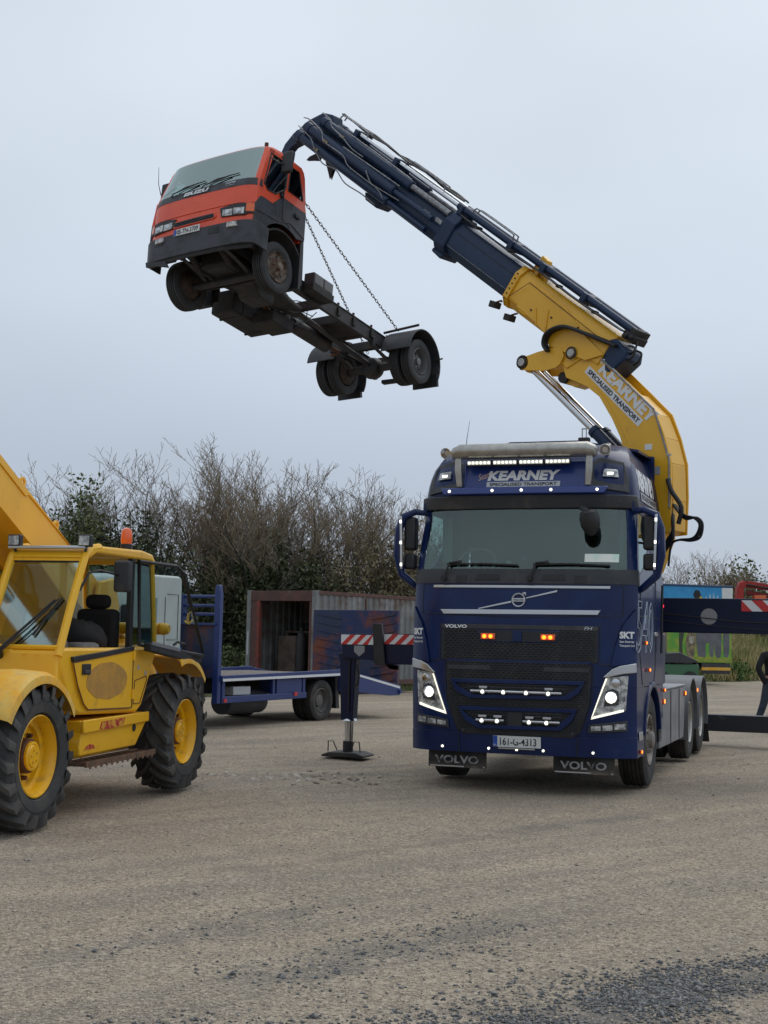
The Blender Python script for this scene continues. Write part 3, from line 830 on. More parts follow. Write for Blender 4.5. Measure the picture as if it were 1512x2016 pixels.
# side walls above the waist (behind the windscreen)
for s in (-1, 1):
    q = MB()
    q.prism([(.36, 2.235), (2.3, 2.235), (2.3, 3.16), (1.48, 3.14), (1.46, 2.83), (.80, 2.46), (.36, 2.33)], 'x', 0, 1)
    q.prism([(.36, 3.05), (1.48, 3.03), (1.48, 3.16), (.36, 3.16)], 'x', 0, 1)
    q.v = [((s * (lwz(z) - .035 * (1 - x)) if True else 0), y, z) for x, y, z in q.v]
    q.build('side_panel', 'navy', lorry)
    g = MB(); g.prism([(.37, 2.30), (.80, 2.45), (1.47, 2.82), (1.47, 3.04), (.42, 3.06)], 'x', 0, 1)
    g.v = [(s * (lwz(z) - .012 * (1 - x) - .008), y, z) for x, y, z in g.v]
    g.build('side_window', 'ws2', lorry, smooth=0)
    # lower flank with wheel arch
    a = arc(1.37, .52, .63, 160, 20, 16)
    fl = [(.74, 1.138)] + [p for p in a if p[1] < 1.138 or True] + [(2.3, .73), (2.3, 1.138)]
    fl = [(y, min(z, 1.132)) for y, z in fl]
    fm = MB(); fm.prism(fl, 'x', s * 1.21, s * 1.25); fm.build('arch_panel', 'navy', lorry)
    arch = MB(); ar = arc(1.37, .52, .66, 172, 8, 20); ar2 = arc(1.37, .52, .60, 172, 8, 20)
    arch.prism(ar + ar2[::-1], 'x', s * 1.20, s * 1.275); arch.build('wheel_arch_trim', 'navy', lorry, bevel=.01)
    inn = MB(); ar = arc(1.37, .52, .595, 180, 0, 20); ar2 = arc(1.37, .52, .57, 180, 0, 20)
    inn.prism(ar + ar2[::-1], 'x', s * .85, s * 1.2); inn.build('inner_mudguard', 'black', lorry)
    # pillar between windscreen and door
    pl = MB(); rows = []
    for z in (2.235, 2.4, 2.7, 2.9, 3.1):
        w = lwz(z); rr = []
        for qq in (.925, .95, .975, 1.0): rr.append((s * qq * w, lfy(qq * w, z), z))
        rr.append((s * w, lfy(w, z) + .09, z)); rr.append((s * w, max(.38, lfy(w, z) + .1), z))
        rows.append(rr)
    pl.slab(rows, inward(.04)); pl.build('windscreen_pillar', 'navy', lorry)
    # door outline grooves, handle, hinge
    d = MB()
    d.tube([(s * 1.251, .46, 2.23), (s * 1.251, .42, 1.5), (s * 1.251, .62, 1.16)], .005, 5)
    d.tube([(s * 1.251, 1.62, 2.9), (s * 1.251, 1.62, 1.35), (s * 1.251, 1.5, 1.17)], .005, 5)
    d.build('door_seam', 'black', lorry)
    MB().obox((s * 1.27, 1.5, 1.72), (1, 0, 0), (0, 1, 0), (0, 0, 1), .018, .09, .022).build('door_handle', 'silver', lorry, bevel=.008)
    gr = MB(); gr.tube([(s * 1.29, 1.85, 1.5), (s * 1.30, 1.85, 2.3)], .014, 8); gr.build('grab_rail', 'black', lorry)
    # steps
    st = MB(); st.box(s * .95, s * 1.235, .76, .98, .38, .42) if False else st.box(min(s * 1.0, s * 1.24), max(s * 1.0, s * 1.24), 2.06, 2.28, .45, .72)
    st.build('rear_step', 'black', lorry, bevel=.01)
MB().box(-1.18, 1.18, 2.28, 2.32, 1.0, 3.9).build('cab_back_wall', 'navy', lorry, bevel=.02)
# wiper cowl, windscreen
MB().slab(wrap_rows([2.236, 2.3, 2.395], 1.0, .37, .006), inward(.03)).build('wiper_cowl', 'greyplastic', lorry)
MB().slab(wrap_rows([2.385, 2.5, 2.7, 2.9, 3.085], .928, None, -.004), inward(.008)).build('windscreen', 'ws', lorry, smooth=60)
for x0, x1 in ((-.5, -.22), (.25, .51)):
    v = decal([(x0, 2.275), (x1, 2.275), (x1 - .02, 2.335), (x0 + .02, 2.335)], .006, .008)
    v.build('cowl_vent', 'black', lorry)
for x0, x1 in ((-.72, -.6), (.6, .74)):
    decal([(x0, 2.245), (x1, 2.245), (x1, 2.325), (x0, 2.325)], .006, .006).build('cowl_hatch', 'black', lorry)
# wipers
for px, tx in ((-.86, -.02), (.12, .98)):
    w = MB()
    def sp(x, z, o): return (x, lfy(x, z) - o, z)
    w.tube([sp(px, 2.29, .03), sp(px + .06, 2.46, .05), sp(px + .2, 2.475, .04)], .014, 6)
    w.tube([sp(px + .03, 2.445, .035), sp((px + tx) / 2, 2.45, .03), sp(tx, 2.435, .03)], .011, 6)
    w.cyl(sp(px, 2.29, 0), sp(px, 2.29, .05), .03, n=12)
    w.build('wiper', 'black', lorry)
# interior seen through the glass
inn = MB()
def quad(mb, a, b, c, d): mb.add([a, b, c, d], [(0, 1, 2, 3)])
quad(inn, (-1.14, .5, 2.1), (1.14, .5, 2.1), (1.14, 2.2, 2.1), (-1.14, 2.2, 2.1))
quad(inn, (-1.12, .35, 3.14), (1.12, .35, 3.14), (1.12, 2.2, 3.14), (-1.12, 2.2, 3.14))
quad(inn, (-1.14, 2.2, 2.1), (1.14, 2.2, 2.1), (1.12, 2.2, 3.14), (-1.12, 2.2, 3.14))
inn.build('cab_interior', 'interior', lorry, fix=False)
MB().box(-1.05, 1.05, .3, .75, 2.2, 2.42).build('dashboard', 'black', lorry, bevel=.03)
for x in (-.62, .62):
    q = MB(); q.box(x - .26, x + .26, 1.25, 1.75, 1.9, 2.2); q.box(x - .25, x + .25, 1.62, 1.78, 2.15, 2.8); q.box(x - .14, x + .14, 1.62, 1.74, 2.82, 3.0)
    q.build('seat', 'interior', lorry, bevel=.05)
sw = MB(); sw.tube([(-.68 + .22 * math.cos(t * PI / 12), .78 + .14 * math.sin(t * PI / 12), 2.5 + .17 * math.sin(t * PI / 12)) for t in range(24)], .016, 6, closed=True)
sw.cyl((-.68, .78, 2.5), (-.68, .68, 2.36), .03); sw.build('steering_wheel', 'interiorlt', lorry)
for x0, x1, z0, z1 in ((-1.05, -.93, 2.5, 3.02), (.99, 1.09, 2.45, 3.02)):
    c = MB(); n = 8
    c.slab([[(x0 + (x1 - x0) * i / n, .62 + .015 * (i % 2), z) for i in range(n + 1)] for z in (z0, z1)], (0, .01, 0))
    c.build('curtain', 'interiorlt', lorry)
MB().box(-.03, .03, .2, .26, 2.46, 2.55).build('windscreen_camera', 'black', lorry, bevel=.015)
MB().box(-.17, -.12, .14, .16, 2.46, 2.49).build('windscreen_tag', 'interiorlt', lorry)
# paper sticker behind the windscreen
stk = fpatch([2.475, 2.565], 1.06, -.006, .002, 6, .70); stk.build('windscreen_notice', mat('pale green notice', (.62, .85, .75), .6, noise=(7, (.86, .90, .84), .4, .55)), lorry)
text('S.K. Transport', (.78, lfy(.85, 2.51) + .02, 2.505), (1, .1, 0), (0, 0, 1), .24, .03, 'interior', lorry)
# wide angle kerb mirror
km = MB(); km.tube([(.66, .14, 3.06), (.72, .02, 3.03), (.80, -.04, 2.98)], .03, 8)
km.build('mirror_stalk', 'greyplastic', lorry)
km = MB(); km.lathe([(-.11, .04), (-.09, .09), (-.02, .11), (.06, .105), (.12, .08), (.17, .03)], (.78, -.03, 2.92), (.12, .25, -1), 16); km.build('kerb_mirror', 'black', lorry)
# hood trims
for zs, hw in (([2.185, 2.215], .985),):
    fpatch(zs, hw, .002, .012, 24).build('bonnet_trim', 'silver', lorry, bevel=.004)
lowp = [(-.89, 1.945), (.89, 1.955), (.86, 1.905), (-.85, 1.895)]
decal(lowp, .002, .016).build('bonnet_lower_trim', 'silver', lorry, bevel=.004)
# badge: ring, arrow and diagonal bars
bd = MB(); ycb = lfy(0, 2.05)
bd.lathe([(0, .058), (.022, .062), (.024, .075), (.0, .079)], (0, ycb, 2.055), (0, -1, 0), 32, closed=True)
bd.box(-.07, .07, ycb - .026, ycb - .010, 2.035, 2.075)
bd.prism([(.045, 2.105), (.078, 2.14), (.045, 2.14)], 'y', ycb - .02, ycb - .004)
bd.prism([(.085, 2.10), (.082, 2.14), (.045, 2.137)], 'y', ycb - .02, ycb - .004)
bd.build('badge', 'silver', lorry, bevel=.003)
text('VOLVO', (-.055, ycb - .028, 2.045), (1, 0, 0), (0, 0, 1), .11, .02, 'letterdark', lorry, bold=.02)
for a, b in (((-.45, 1.955), (-.08, 2.035)), ((.08, 2.075), (.42, 2.155))):
    decal([(a[0], a[1] - .006), (b[0], b[1] - .010), (b[0], b[1] + .012), (a[0], a[1] + .008)], 0, .012).build('badge_bar', 'silver', lorry, bevel=.003)
# corner deflectors (carry the small lettering)
for s in (-1, 1):
    p = [(1.0, 1.36), (1.245, 1.40), (1.245, 1.98), (1.12, 1.80), (1.06, 1.62)]
    decal(p if s > 0 else mir(p), .0, .03).build('corner_deflector', 'navy', lorry, bevel=.01)
    def wr(p): return Vector((p.x, lfy(p.x, p.z) - .034, p.z))
    x0 = 1.09 if s > 0 else -1.235
    text('SKT', (x0, 0, 1.66), (1, 0, 0), (0, 0, 1), .14, .075, 'white', lorry, bold=.05, wrap=wr)
    text('Sean Kearney', (x0, 0, 1.61), (1, 0, 0), (0, 0, 1), .14, .03, 'white', lorry, bold=.02, wrap=wr)
    text('Transport Ltd', (x0, 0, 1.568), (1, 0, 0), (0, 0, 1), .14, .03, 'white', lorry, bold=.02, wrap=wr)
# panel gaps
def seam(z0, q0, q1, z1=None, side=None, r=.0045):
    z1 = z0 if z1 is None else z1
    for s in (-1, 1):
        pts = []
        for i in range(9):
            q = q0 + (q1 - q0) * i / 8; z = z0 + (z1 - z0) * i / 8; w = lwz(z)
            pts.append((s * (q * w + .001), lfy(q * w, z) - .0015, z))
        if side: pts += [(s * (lwz(z1) + .0015), pts[-1][1] + .05, z1), (s * (lwz(z1) + .0015), side, z1)]
        MB().tube(pts, r, 5).build('panel_gap', 'black', lorry)
seam(1.865, .0, 1.0, 1.905, 2.2)
seam(2.222, .0, 1.0, 2.222, .4)
seam(1.385, .70, .995, 1.375, .6)
for s in (-1, 1):
    MB().tube([(s * 1.12, lfy(1.12, z) - .0015, z) for z in (1.90, 2.0, 2.1, 2.215)], .0045, 5).build('panel_gap', 'black', lorry)
    MB().tube([(s * .885, lfy(.885, z) - .0015, z) for z in (1.38, 1.5, 1.65, 1.78)] + [(s * .87, lfy(.87, 1.80) - .0015, 1.80)], .0045, 5).build('panel_gap', 'black', lorry)
    MB().tube([(s * (GHX(z) + .012), lfy(GHX(z), z) - .002, z) for z in (.62, .8, .98, 1.2, 1.37)], .0045, 5).build('panel_gap', 'black', lorry)
# ---- grille
GH = lambda z: interp(z, [.58, .66, .98, 1.3, 1.39, 1.4, 1.78], [.58, .68, .785, .80, .80, .865, .865])
fpatch([.60, .66, .8, .98, 1.15, 1.3, 1.39, 1.40, 1.55, 1.765], GH, .002, .012, 22).build('grille_panel', 'black', lorry)
fpatch([1.735, 1.785], .87, .006, .016, 22).build('grille_header', 'greyplastic', lorry, bevel=.004)
mesh_ = MB(); z = .625; row = 0
while z < 1.73:
    h = GH(z) - .03; n = int(2 * h / .028)
    if not (1.385 < z < 1.415):
        pts = []
        for i in range(n + 1):
            x = -h + 2 * h * i / n
            zz = z + (.007 if (i + row) % 2 else -.007)
            pts.append((x, lfy(x, z) - .016, zz))
        v = []
        for p in pts: v += [(p[0], p[1], p[2] - .0035), (p[0], p[1] - .014, p[2] - .0035), (p[0], p[1] - .014, p[2] + .0035), (p[0], p[1], p[2] + .0035)]
        f = []
        for i in range(n):
            for k in range(4): f.append((4 * i + k, 4 * i + (k + 1) % 4, 4 * i + 4 + (k + 1) % 4, 4 * i + 4 + k))
        mesh_.add(v, f)
    z += .026; row += 1
tag(mesh_.build('grille_mesh', 'greyplastic', lorry, smooth=0, fix=False), None, None, kind='stuff')
fpatch([1.375, 1.405], .80, .004, .02, 20).build('grille_divider', 'navy', lorry, bevel=.004)
for s in (-1, 1):
    p = [(.28, 1.29), (.78, 1.29), (.78, 1.34), (.30, 1.34)]
    decal(p if s > 0 else mir(p), .010, .02).build('grille_shutter', 'greyplastic', lorry, bevel=.004)
def ringslot(poly, t, name):
    cx = sum(p[0] for p in poly) / len(poly); cz = sum(p[1] for p in poly) / len(poly)
    inn_ = []
    for x, z in poly: inn_.append((x - math.copysign(t * 1.1, x - cx), z - math.copysign(t, z - cz)))
    mb = MB(); n = len(poly)
    for i in range(n):
        j = (i + 1) % n
        decal([poly[i], poly[j], inn_[j], inn_[i]], .008, .05, mb)
    mb.build(name, 'blue' if False else 'navy', lorry, bevel=.006)
    decal(inn_, .008, .006).build(name + '_backing', 'black', lorry)
    return inn_
ringslot([(-.74, 1.19), (.74, 1.20), (.68, 1.07), (.57, 1.0), (-.52, .985), (-.68, 1.06)], .042, 'upper_air_intake')
ringslot([(-.65, .895), (.66, .905), (.60, .77), (.48, .67), (-.42, .66), (-.58, .75)], .042, 'lower_air_intake')
for z0 in (1.105, 1.135):
    fpatch([z0, z0 + .012], .55, .014, .02, 12).build('intake_slat', 'greyplastic', lorry)
for z0 in (.805, .84):
    fpatch([z0, z0 + .012], .5, .014, .02, 12).build('intake_slat', 'greyplastic', lorry)
# amber strobes in their slot
decal([(-.47, 1.728), (.47, 1.735), (.42, 1.598), (-.41, 1.59)], .010, .012).build('strobe_surround', 'navy', lorry, bevel=.006)
decal([(-.445, 1.712), (.445, 1.718), (.41, 1.615), (-.395, 1.608)], .022, .004).build('strobe_recess', 'black', lorry)
decal([(-.05, 1.61), (.05, 1.61), (.05, 1.715), (-.05, 1.715)], .012, .03).build('strobe_bracket', 'navy', lorry)
for x0 in (-.385, .275):
    st = decal([(x0 - .02, 1.625), (x0 + .14, 1.625), (x0 + .14, 1.69), (x0 - .02, 1.69)], .022, .027).build('strobe_lamp', 'amber', lorry, bevel=.008)
    for k in (0, 1):
        MB().cyl((x0 + .022 + k * .07, lfy(x0, 1.65) - .05, 1.657), (x0 + .022 + k * .07, lfy(x0, 1.65) - .056, 1.657), .021, n=14).build('strobe_light', 'amberlit', st)
# light tubes with small lamps inside the intakes
def lamptube(x0, x1, z, lamps, name='light_tube'):
    y = lfy(0, z) - .065
    mb = MB(); mb.cyl((x0, y, z), (x1, y, z), .0165, n=12)
    o = mb.build(name, 'chrome', lorry)
    for x in lamps:
        h = MB(); h.cyl((x, y - .004, z - .002), (x, y - .03, z - .004), .024, .03, n=14); h.build('lamp_housing', 'silver', o)
        MB().cyl((x, y - .028, z - .004), (x, y - .036, z - .005), .017, n=14).build('lamp_light', 'whitelit', o)
    for x in (lamps[0], lamps[-1]):
        b = MB(); b.box(x - .045, x + .045, y - .01, y + .02, z + .03, z + .055); b.build('lamp_bracket', 'silver', o, bevel=.004)
lamptube(-.50, .50, 1.065, [-.36, -.13, .12, .36])
lamptube(-.44, -.13, .755, [-.37, -.20])
lamptube(.08, .48, .755, [.15, .34])
MB().box(-.10, .07, -.03, .03, .68, .86).build('radar_cover', 'black', lorry, bevel=.008)
for x in (-.60, .60):
    MB().cyl((x, lfy(x, .66) - .01, .64), (x, lfy(x, .66) - .03, .64), .018, n=14).build('parking_sensor', 'greyplastic', lorry)
def wf(p): return Vector((p.x, lfy(p.x, p.z) - .026, p.z))
text('VOLVO', (-.83, 0, 1.742), (1, 0, 0), (0, 0, 1), .26, .038, 'white', lorry, bold=.045, wrap=wf)
text('FH', (.72, 0, 1.742), (1, 0, 0), (0, 0, 1), .09, .036, 'lettersilver', lorry, shear=.2, bold=.02, wrap=wf)
# ---- headlamps
for s in (-1, 1):
    hp = [(.95, 1.245), (1.175, 1.27), (1.15, .90), (.79, .795)]
    X = (lambda p: p) if s > 0 else mir
    hl = decal(X(hp), -.002, .008).build('headlamp', 'headlens', lorry, bevel=.004)
    rec = decal(X([(.955, 1.10), (1.02, 1.13), (1.08, 1.10), (1.08, .96), (.93, .94)]), .006, .004).build('lamp_bowl', 'greyplastic', hl)
    strips = MB()
    def lerp(a, b, t): return (a[0] + (b[0] - a[0]) * t, a[1] + (b[1] - a[1]) * t)
    decal(X([(.95, 1.235), (.966, 1.235), (.822, .85), (.80, .815)]), .008, .010, strips)
    decal(X([(.795, .80), (1.13, .89), (1.13, .914), (.824, .832)]), .008, .010, strips)
    strips.build('daylight_strip', 'ledlit', hl)
    bx, bz = s * 1.005, 1.035
    y = lfy(bx, bz)
    pj = MB(); pj.lathe([(0, .066), (.010, .066), (.014, .056), (.008, .048)], (bx, y - .008, bz), (s * .12, -1, 0), 24, closed=True); pj.build('lamp_ring', 'chrome', hl)
    MB().lathe([(0, .044), (.012, .042), (.022, .028), (.028, .006)], (bx, y - .008, bz), (s * .12, -1, 0), 20).build('lamp_bulb', 'headlit', hl)
    MB().lathe([(0, .05), (.012, .045), (.02, .02)], (s * 1.05, lfy(1.05, 1.19) - .006, 1.19), (s * .2, -1, 0), 16).build('dipped_reflector', 'chrome', hl)
    decal(X([(.925, 1.248), (1.02, 1.335), (1.10, 1.372), (1.247, 1.40), (1.249, 1.30), (1.12, 1.285), (.99, 1.252)]), .0, .045).build('headlamp_brow', 'silver', lorry, bevel=.008)
    fg = decal(X([(.775, .745), (1.165, .795), (1.165, .685), (.765, .655)]), .012, .008).build('fog_lamp', 'greyplastic', lorry, bevel=.004)
    for a, b in (((.80, .68), (.90, .735)), ((.92, .688), (1.02, .748)), ((1.04, .70), (1.15, .765))):
        decal(X([(a[0], a[1]), (b[0], a[1] + .006), (b[0], b[1]), (a[0], b[1] - .008)]), .02, .006).build('fog_lens', 'headlens', fg)
    sl = MB().obox((s * 1.262, .45, .62), (1, 0, 0), (0, 1, 0), (0, 0, 1), .006, .12, .045).build('corner_reflector', 'silver', lorry, bevel=.004)
    MB().tube([(s * (.66), lfy(.66, .6) - .014, .615), (s * .645, lfy(.65, .4) - .014, .40)], .005, 6).build('bumper_seam', 'black', lorry)
# plate
pl = fpatch([.472, .592], .262, .02, .006, 6).build('number_plate', 'plate', lorry)
y = lfy(.13, .53) - .029
text('161-G-4313', (-.185, y, .492), (1, 0, 0), (0, 0, 1), .40, .08, 'letterdark', pl, bold=.012)
fpatch([.474, .590], -.215, .027, .002, 1, -.26).build('plate_band', 'plateblue', pl)
text('IRL', (-.254, lfy(.24, .53) - .032, .484), (1, 0, 0), (0, 0, 1), .034, .018, 'white', pl)
fpatch([.452, .466], .2, .03, .015, 6).build('plate_holder', 'silver', lorry)
for x in (-.84, -.31, 0, .29, .82):
    h = MB().cyl((x, lfy(x, .45) - .01, .452), (x, lfy(x, .45) - .035, .450), .02, n=12).build('bumper_lamp', 'silver', lorry)
    MB().cyl((x, lfy(x, .45) - .034, .450), (x, lfy(x, .45) - .041, .4495), .011, n=12).build('lamp_light', 'whitelit', h)
for x, y, z in ((1.268, .42, .455), (1.272, .72, 1.62), (1.272, .98, 1.32), (1.272, 2.25, 1.06)):
    h = MB().obox((x, y, z), (1, 0, 0), (0, 1, 0), (0, 0, 1), .012, .035, .022).build('marker_lamp', 'amber', lorry, bevel=.006)
    MB().obox((x + .012, y, z), (1, 0, 0), (0, 1, 0), (0, 0, 1), .004, .022, .013).build('lamp_light', 'amberlit', h)
# mudflaps hanging under the bumper
for s in (-1, 1):
    xa, xb = (.37, 1.03)
    x0, x1 = (xa, xb) if s > 0 else (-xb, -xa)
    mf = MB(); mf.slab([[(x0 + (x1 - x0) * i / 6, .16 + .02 * math.sin(i), z) for i in range(7)] for z in (.215, .3, .41)], (0, .012, 0))
    o = mf.build('mudflap', mat('rubber flap', (.02, .02, .021), .8, noise=(5, (.05, .045, .04), .4, .7), dirt=((.30, .25, .20), 3, .35, .8, .28, .20)), lorry)
    text('VOLVO', (x0 + .08, .128, .262), (1, 0, 0), (0, 0, 1), .5, .085, mat('worn flap lettering', (.30, .30, .31), .7, noise=(8, (.05, .05, .05), .5, .62)), o, bold=.03)
    MB().box(x0 + .02, x1 - .02, .15, .155, .222, .234).build('flap_strip', 'silver', o)
# ---- roof front: visor, strip, sign, corner lamps
MB().slab(wrap_rows([3.07, 3.10, 3.17, 3.215], 1.0, .62, .03), inward(.05)).build('sun_visor', 'greyplastic', lorry, bevel=.01)
fpatch([3.225, 3.26, 3.30], lambda z: interp(z, [3.22, 3.3], [.90, .945]), .085, .03, 20).build('light_strip', 'roofblue', lorry, bevel=.01)
for x in (-.83, -.33, 0, .33, .83):
    yy = lfy(x, 3.26) - .115
    h = MB().cyl((x, yy + .004, 3.262), (x, yy - .012, 3.262), .022, n=12).build('roof_lamp', 'silver', lorry)
    MB().cyl((x, yy - .010, 3.262), (x, yy - .017, 3.262), .013, n=12).build('lamp_light', 'whitelit', h)
for s in (-1, 1):
    p = [(.72, 3.30), (1.14, 3.24), (1.13, 3.40), (1.06, 3.60), (.80, 3.66), (.74, 3.60)]
    decal(p if s > 0 else mir(p), .012, .02).build('roof_corner_panel', 'greyplastic', lorry, bevel=.012)
    p = [(.86, 3.42), (1.03, 3.41), (1.01, 3.50), (.87, 3.51)]
    h = decal(p if s > 0 else mir(p), .02, .012).build('corner_lamp', 'headlens', lorry, bevel=.006)
    p = [(.91, 3.445), (.97, 3.445), (.97, 3.468), (.91, 3.468)]
    decal(p if s > 0 else mir(p), .034, .006).build('lamp_light', 'whitelit', h)
sg = MB(); sg.slab([[(x, .20, 3.295), (x, .235, 3.42), (x, .29, 3.60)] for x in (-.69, -.3, .3, .69)], (0, .03, 0))
sg.build('roof_sign', 'blue', lorry, bevel=.006)
def ws_(p): return Vector((p.x, interp(p.z, [3.295, 3.42, 3.60], [.20, .235, .29]) - .006, p.z))
text('KEARNEY', (-.42, 0, 3.385), (1, 0, 0), (0, 0, 1), .82, .115, 'white', lorry, shear=.15, bold=.05, wrap=ws_)
text('Sean', (-.52, 0, 3.385), (1, .0, .35), (-.2, 0, 1), .13, .075, 'letterpink', lorry, shear=.3, wrap=ws_)
bar = MB(); bar.slab([[ws_(Vector((x, 0, z))) for x in (-.425, 0, .405)] for z in (3.313, 3.372)], (0, .004, 0)); bar.build('sign_bar', 'lettersilver', lorry)
def ws2_(p): q = ws_(p); q.y -= .004; return q
text('SPECIALISED TRANSPORT', (-.39, 0, 3.325), (1, 0, 0), (0, 0, 1), .76, .036, 'letterdark', lorry, bold=.02, wrap=ws2_)
# stainless bar, its legs, led bars
tb = MB()
rows = []
for x in (-.82, -.80, -.72, -.3, .3, .72, .80, .82):
    k = .45 if abs(x) > .81 else (.78 if abs(x) > .77 else 1)
    rows.append([(x, .17 + .12 * k * math.cos(t * PI / 10), 3.71 - (.02 if abs(x) > .77 else 0) + .085 * k * math.sin(t * PI / 10)) for t in range(20)])
tb.grid(rows, closed=True); n0 = 20
tb.f.append(tuple(range(20))[::-1]); tb.f.append(tuple(range(20 * 7, 20 * 8)))
tb.build('light_bar_tube', 'steel', lorry)
for x in (-.17, .0, .17):
    MB().lathe([(-.004, .08), (-.004, .1235), (.004, .1235), (.004, .08)], (x, .17, 3.71), (1, 0, 0), 20, closed=True).xf(Matrix.Translation((0, 0, 3.71)) @ Matrix.Diagonal((1, 1, .715, 1)) @ Matrix.Translation((0, 0, -3.71))).build('tube_band', 'steel', lorry)
for s in (-1, 1):
    lg = MB(); lg.slab([[(s * .70, .13, 3.67), (s * .775, .13, 3.67)], [(s * .70, .12, 3.5), (s * .775, .12, 3.5)], [(s * .69, .14, 3.31), (s * .755, .14, 3.31)]], (0, .03, 0))
    lg.build('tube_leg', 'steel', lorry, bevel=.01)
for i in range(4):
    x0 = -.635 + .295 * i
    h = MB().box(x0, x0 + .28, .13, .19, 3.545, 3.61).build('led_bar', 'black', lorry, bevel=.006)
    MB().box(x0 + .008, x0 + .272, .124, .131, 3.556, 3.60).build('bar_lens', mat('led bar lens', (.6, .62, .56), .3, emit=(1, 1, .85), estr=.12), h)
    for k in range(6):
        cx = x0 + .028 + k * .0448
        MB().lathe([(0, .016), (.004, .016), (.007, .010)], (cx, .124, 3.578), (0, -1, 0), 10).build('led', 'ledbar', h)
# horns
for s in (-1, 1):
    h = MB(); d = Vector((-s * .10, 1, .22)).normalized()
    h.lathe([(.04, .030), (.0, .054), (0, .062), (.004, .064), (.03, .048), (.10, .034), (.25, .024), (.5, .018), (.55, .03), (.62, .03)], (s * .90, .18, 3.70), d, 20)
    h.build('air_horn', 'chrome', lorry)
    MB().cyl((s * .87, .55, 3.74), (s * .87, .55, 3.64), .02).build('horn_bracket', 'steel', lorry)
MB().tube([(-.83, .75, 3.7), (-.81, .74, 3.95), (-.775, .73, 4.16)], [.006, .004, .002], 6).build('aerial', 'black', lorry)
# ---- mirrors
for s in (-1, 1):
    a = MB(); a.tube([(s * 1.15, .42, 3.04), (s * 1.30, .36, 3.06), (s * 1.43, .32, 3.0), (s * 1.48, .31, 2.85), (s * 1.49, .31, 2.55), (s * 1.44, .33, 2.34), (s * 1.30, .38, 2.22), (s * 1.22, .42, 2.16)], [.03, .04, .045, .05, .05, .045, .04, .03], 10)
    a.build('mirror_arm', 'navy', lorry)
    b = MB(); b.box(min(s * 1.29, s * 1.43), max(s * 1.29, s * 1.43), .33, .48, 2.62, 3.0); hb = b.build('mirror_housing', 'black', lorry, bevel=.03, seg=3)
    MB().box(min(s * 1.30, s * 1.42), max(s * 1.30, s * 1.42), .481, .485, 2.65, 2.97).build('mirror_glass', 'rod', hb)
    b = MB(); b.box(min(s * 1.29, s * 1.43), max(s * 1.29, s * 1.43), .34, .47, 2.40, 2.58); hb = b.build('mirror_housing', 'black', lorry, bevel=.03, seg=3)
    MB().box(min(s * 1.30, s * 1.42), max(s * 1.30, s * 1.42), .471, .475, 2.42, 2.56).build('mirror_glass', 'rod', hb)
    c = MB(); c.obox((s * 1.435, .265, 2.70), (1, 0, 0), (0, 1, 0), (s * .03, 0, 1), .014, .012, .30); st = c.build('mirror_light_strip', 'silver', lorry, bevel=.005)
    for z in (2.45, 2.70, 2.94):
        MB().obox((s * (1.435 + (z - 2.7) * .03), .25, z), (1, 0, 0), (0, 1, 0), (0, 0, 1), .010, .005, .016).build('lamp_light', 'whitelit' if z > 2.5 or s > 0 else 'whitelit', st)
# ---- lettering on the near flank
for zz, hh, txt, mt, ww in ((3.33, .25, 'KEARNEY', 'white', 1.25),):
    def wq(p): return Vector((lwz(p.z) + .006, p.y, p.z))
    text(txt, (0, .85, zz), (0, 1, 0), (0, 0, 1), ww, hh, mt, lorry, shear=.1, bold=.05, wrap=wq)
    bar = MB(); bar.slab([[wq(Vector((0, y, z))) for y in (.9, 1.5, 2.1)] for z in (3.21, 3.31)], (.003, 0, 0)); bar.build('sign_bar', 'lettersilver', lorry)
    def wq2(p): return Vector((lwz(p.z) + .013, p.y, p.z))
    text('SPECIALISED TRANSPORT', (0, .95, 3.235), (0, 1, 0), (0, 0, 1), 1.1, .055, 'letterdark', lorry, bold=.02, wrap=wq2)
def outline_text(s, M4, size, m, parent, bev, shear=0):
    cu = bpy.data.curves.new('outline_lettering', 'FONT'); cu.body = s; cu.size = size; cu.shear = shear; cu.fill_mode = 'NONE'
    cu.bevel_depth = bev; cu.bevel_resolution = 0; cu.resolution_u = 2
    ob = bpy.data.objects.new('outline_lettering', cu)
    me = bpy.data.meshes.new_from_object(ob)
    mb = MB().add([M4 @ v.co for v in me.vertices], [tuple(p.vertices) for p in me.polygons])
    bpy.data.objects.remove(ob); bpy.data.meshes.remove(me); bpy.data.curves.remove(cu)
    return mb.build('outline_lettering', m, parent, fix=False)
Mo = Matrix(((0, 0, 1, 1.254), (1, 0, 0, .12), (0, 1, 0, 1.52), (0, 0, 0, 1)))
outline_text('540', Mo @ Matrix.Diagonal((1.05, 1, 1, 1)), .80, mat('pale outline lettering', (.34, .40, .50), .5), lorry, .005, .12)
# rear side deflector
for s in (-1, 1):
    d = MB(); rows = []
    for z in (3.0, 3.3, 3.6, 3.8, 3.92):
        w = lwz(z) + .01
        rows.append([(s * w, 2.1, z), (s * (w + .02), 2.35, z), (s * (w + .03), 2.62 - max(0, z - 3.5) * .5, z)])
    d.slab(rows, (-s * .03, 0, 0)); d.build('side_deflector', 'navy', lorry)
rd = MB(); rd.slab([[(-1.08, 1.4, 3.86), (-.4, 1.2, 3.96), (.4, 1.2, 3.96), (1.08, 1.4, 3.86)], [(-1.1, 2.6, 3.9), (-.5, 2.6, 4.02), (.5, 2.6, 4.02), (1.1, 2.6, 3.9)]], (0, 0, -.03)); rd.build('roof_deflector', 'navy', lorry)
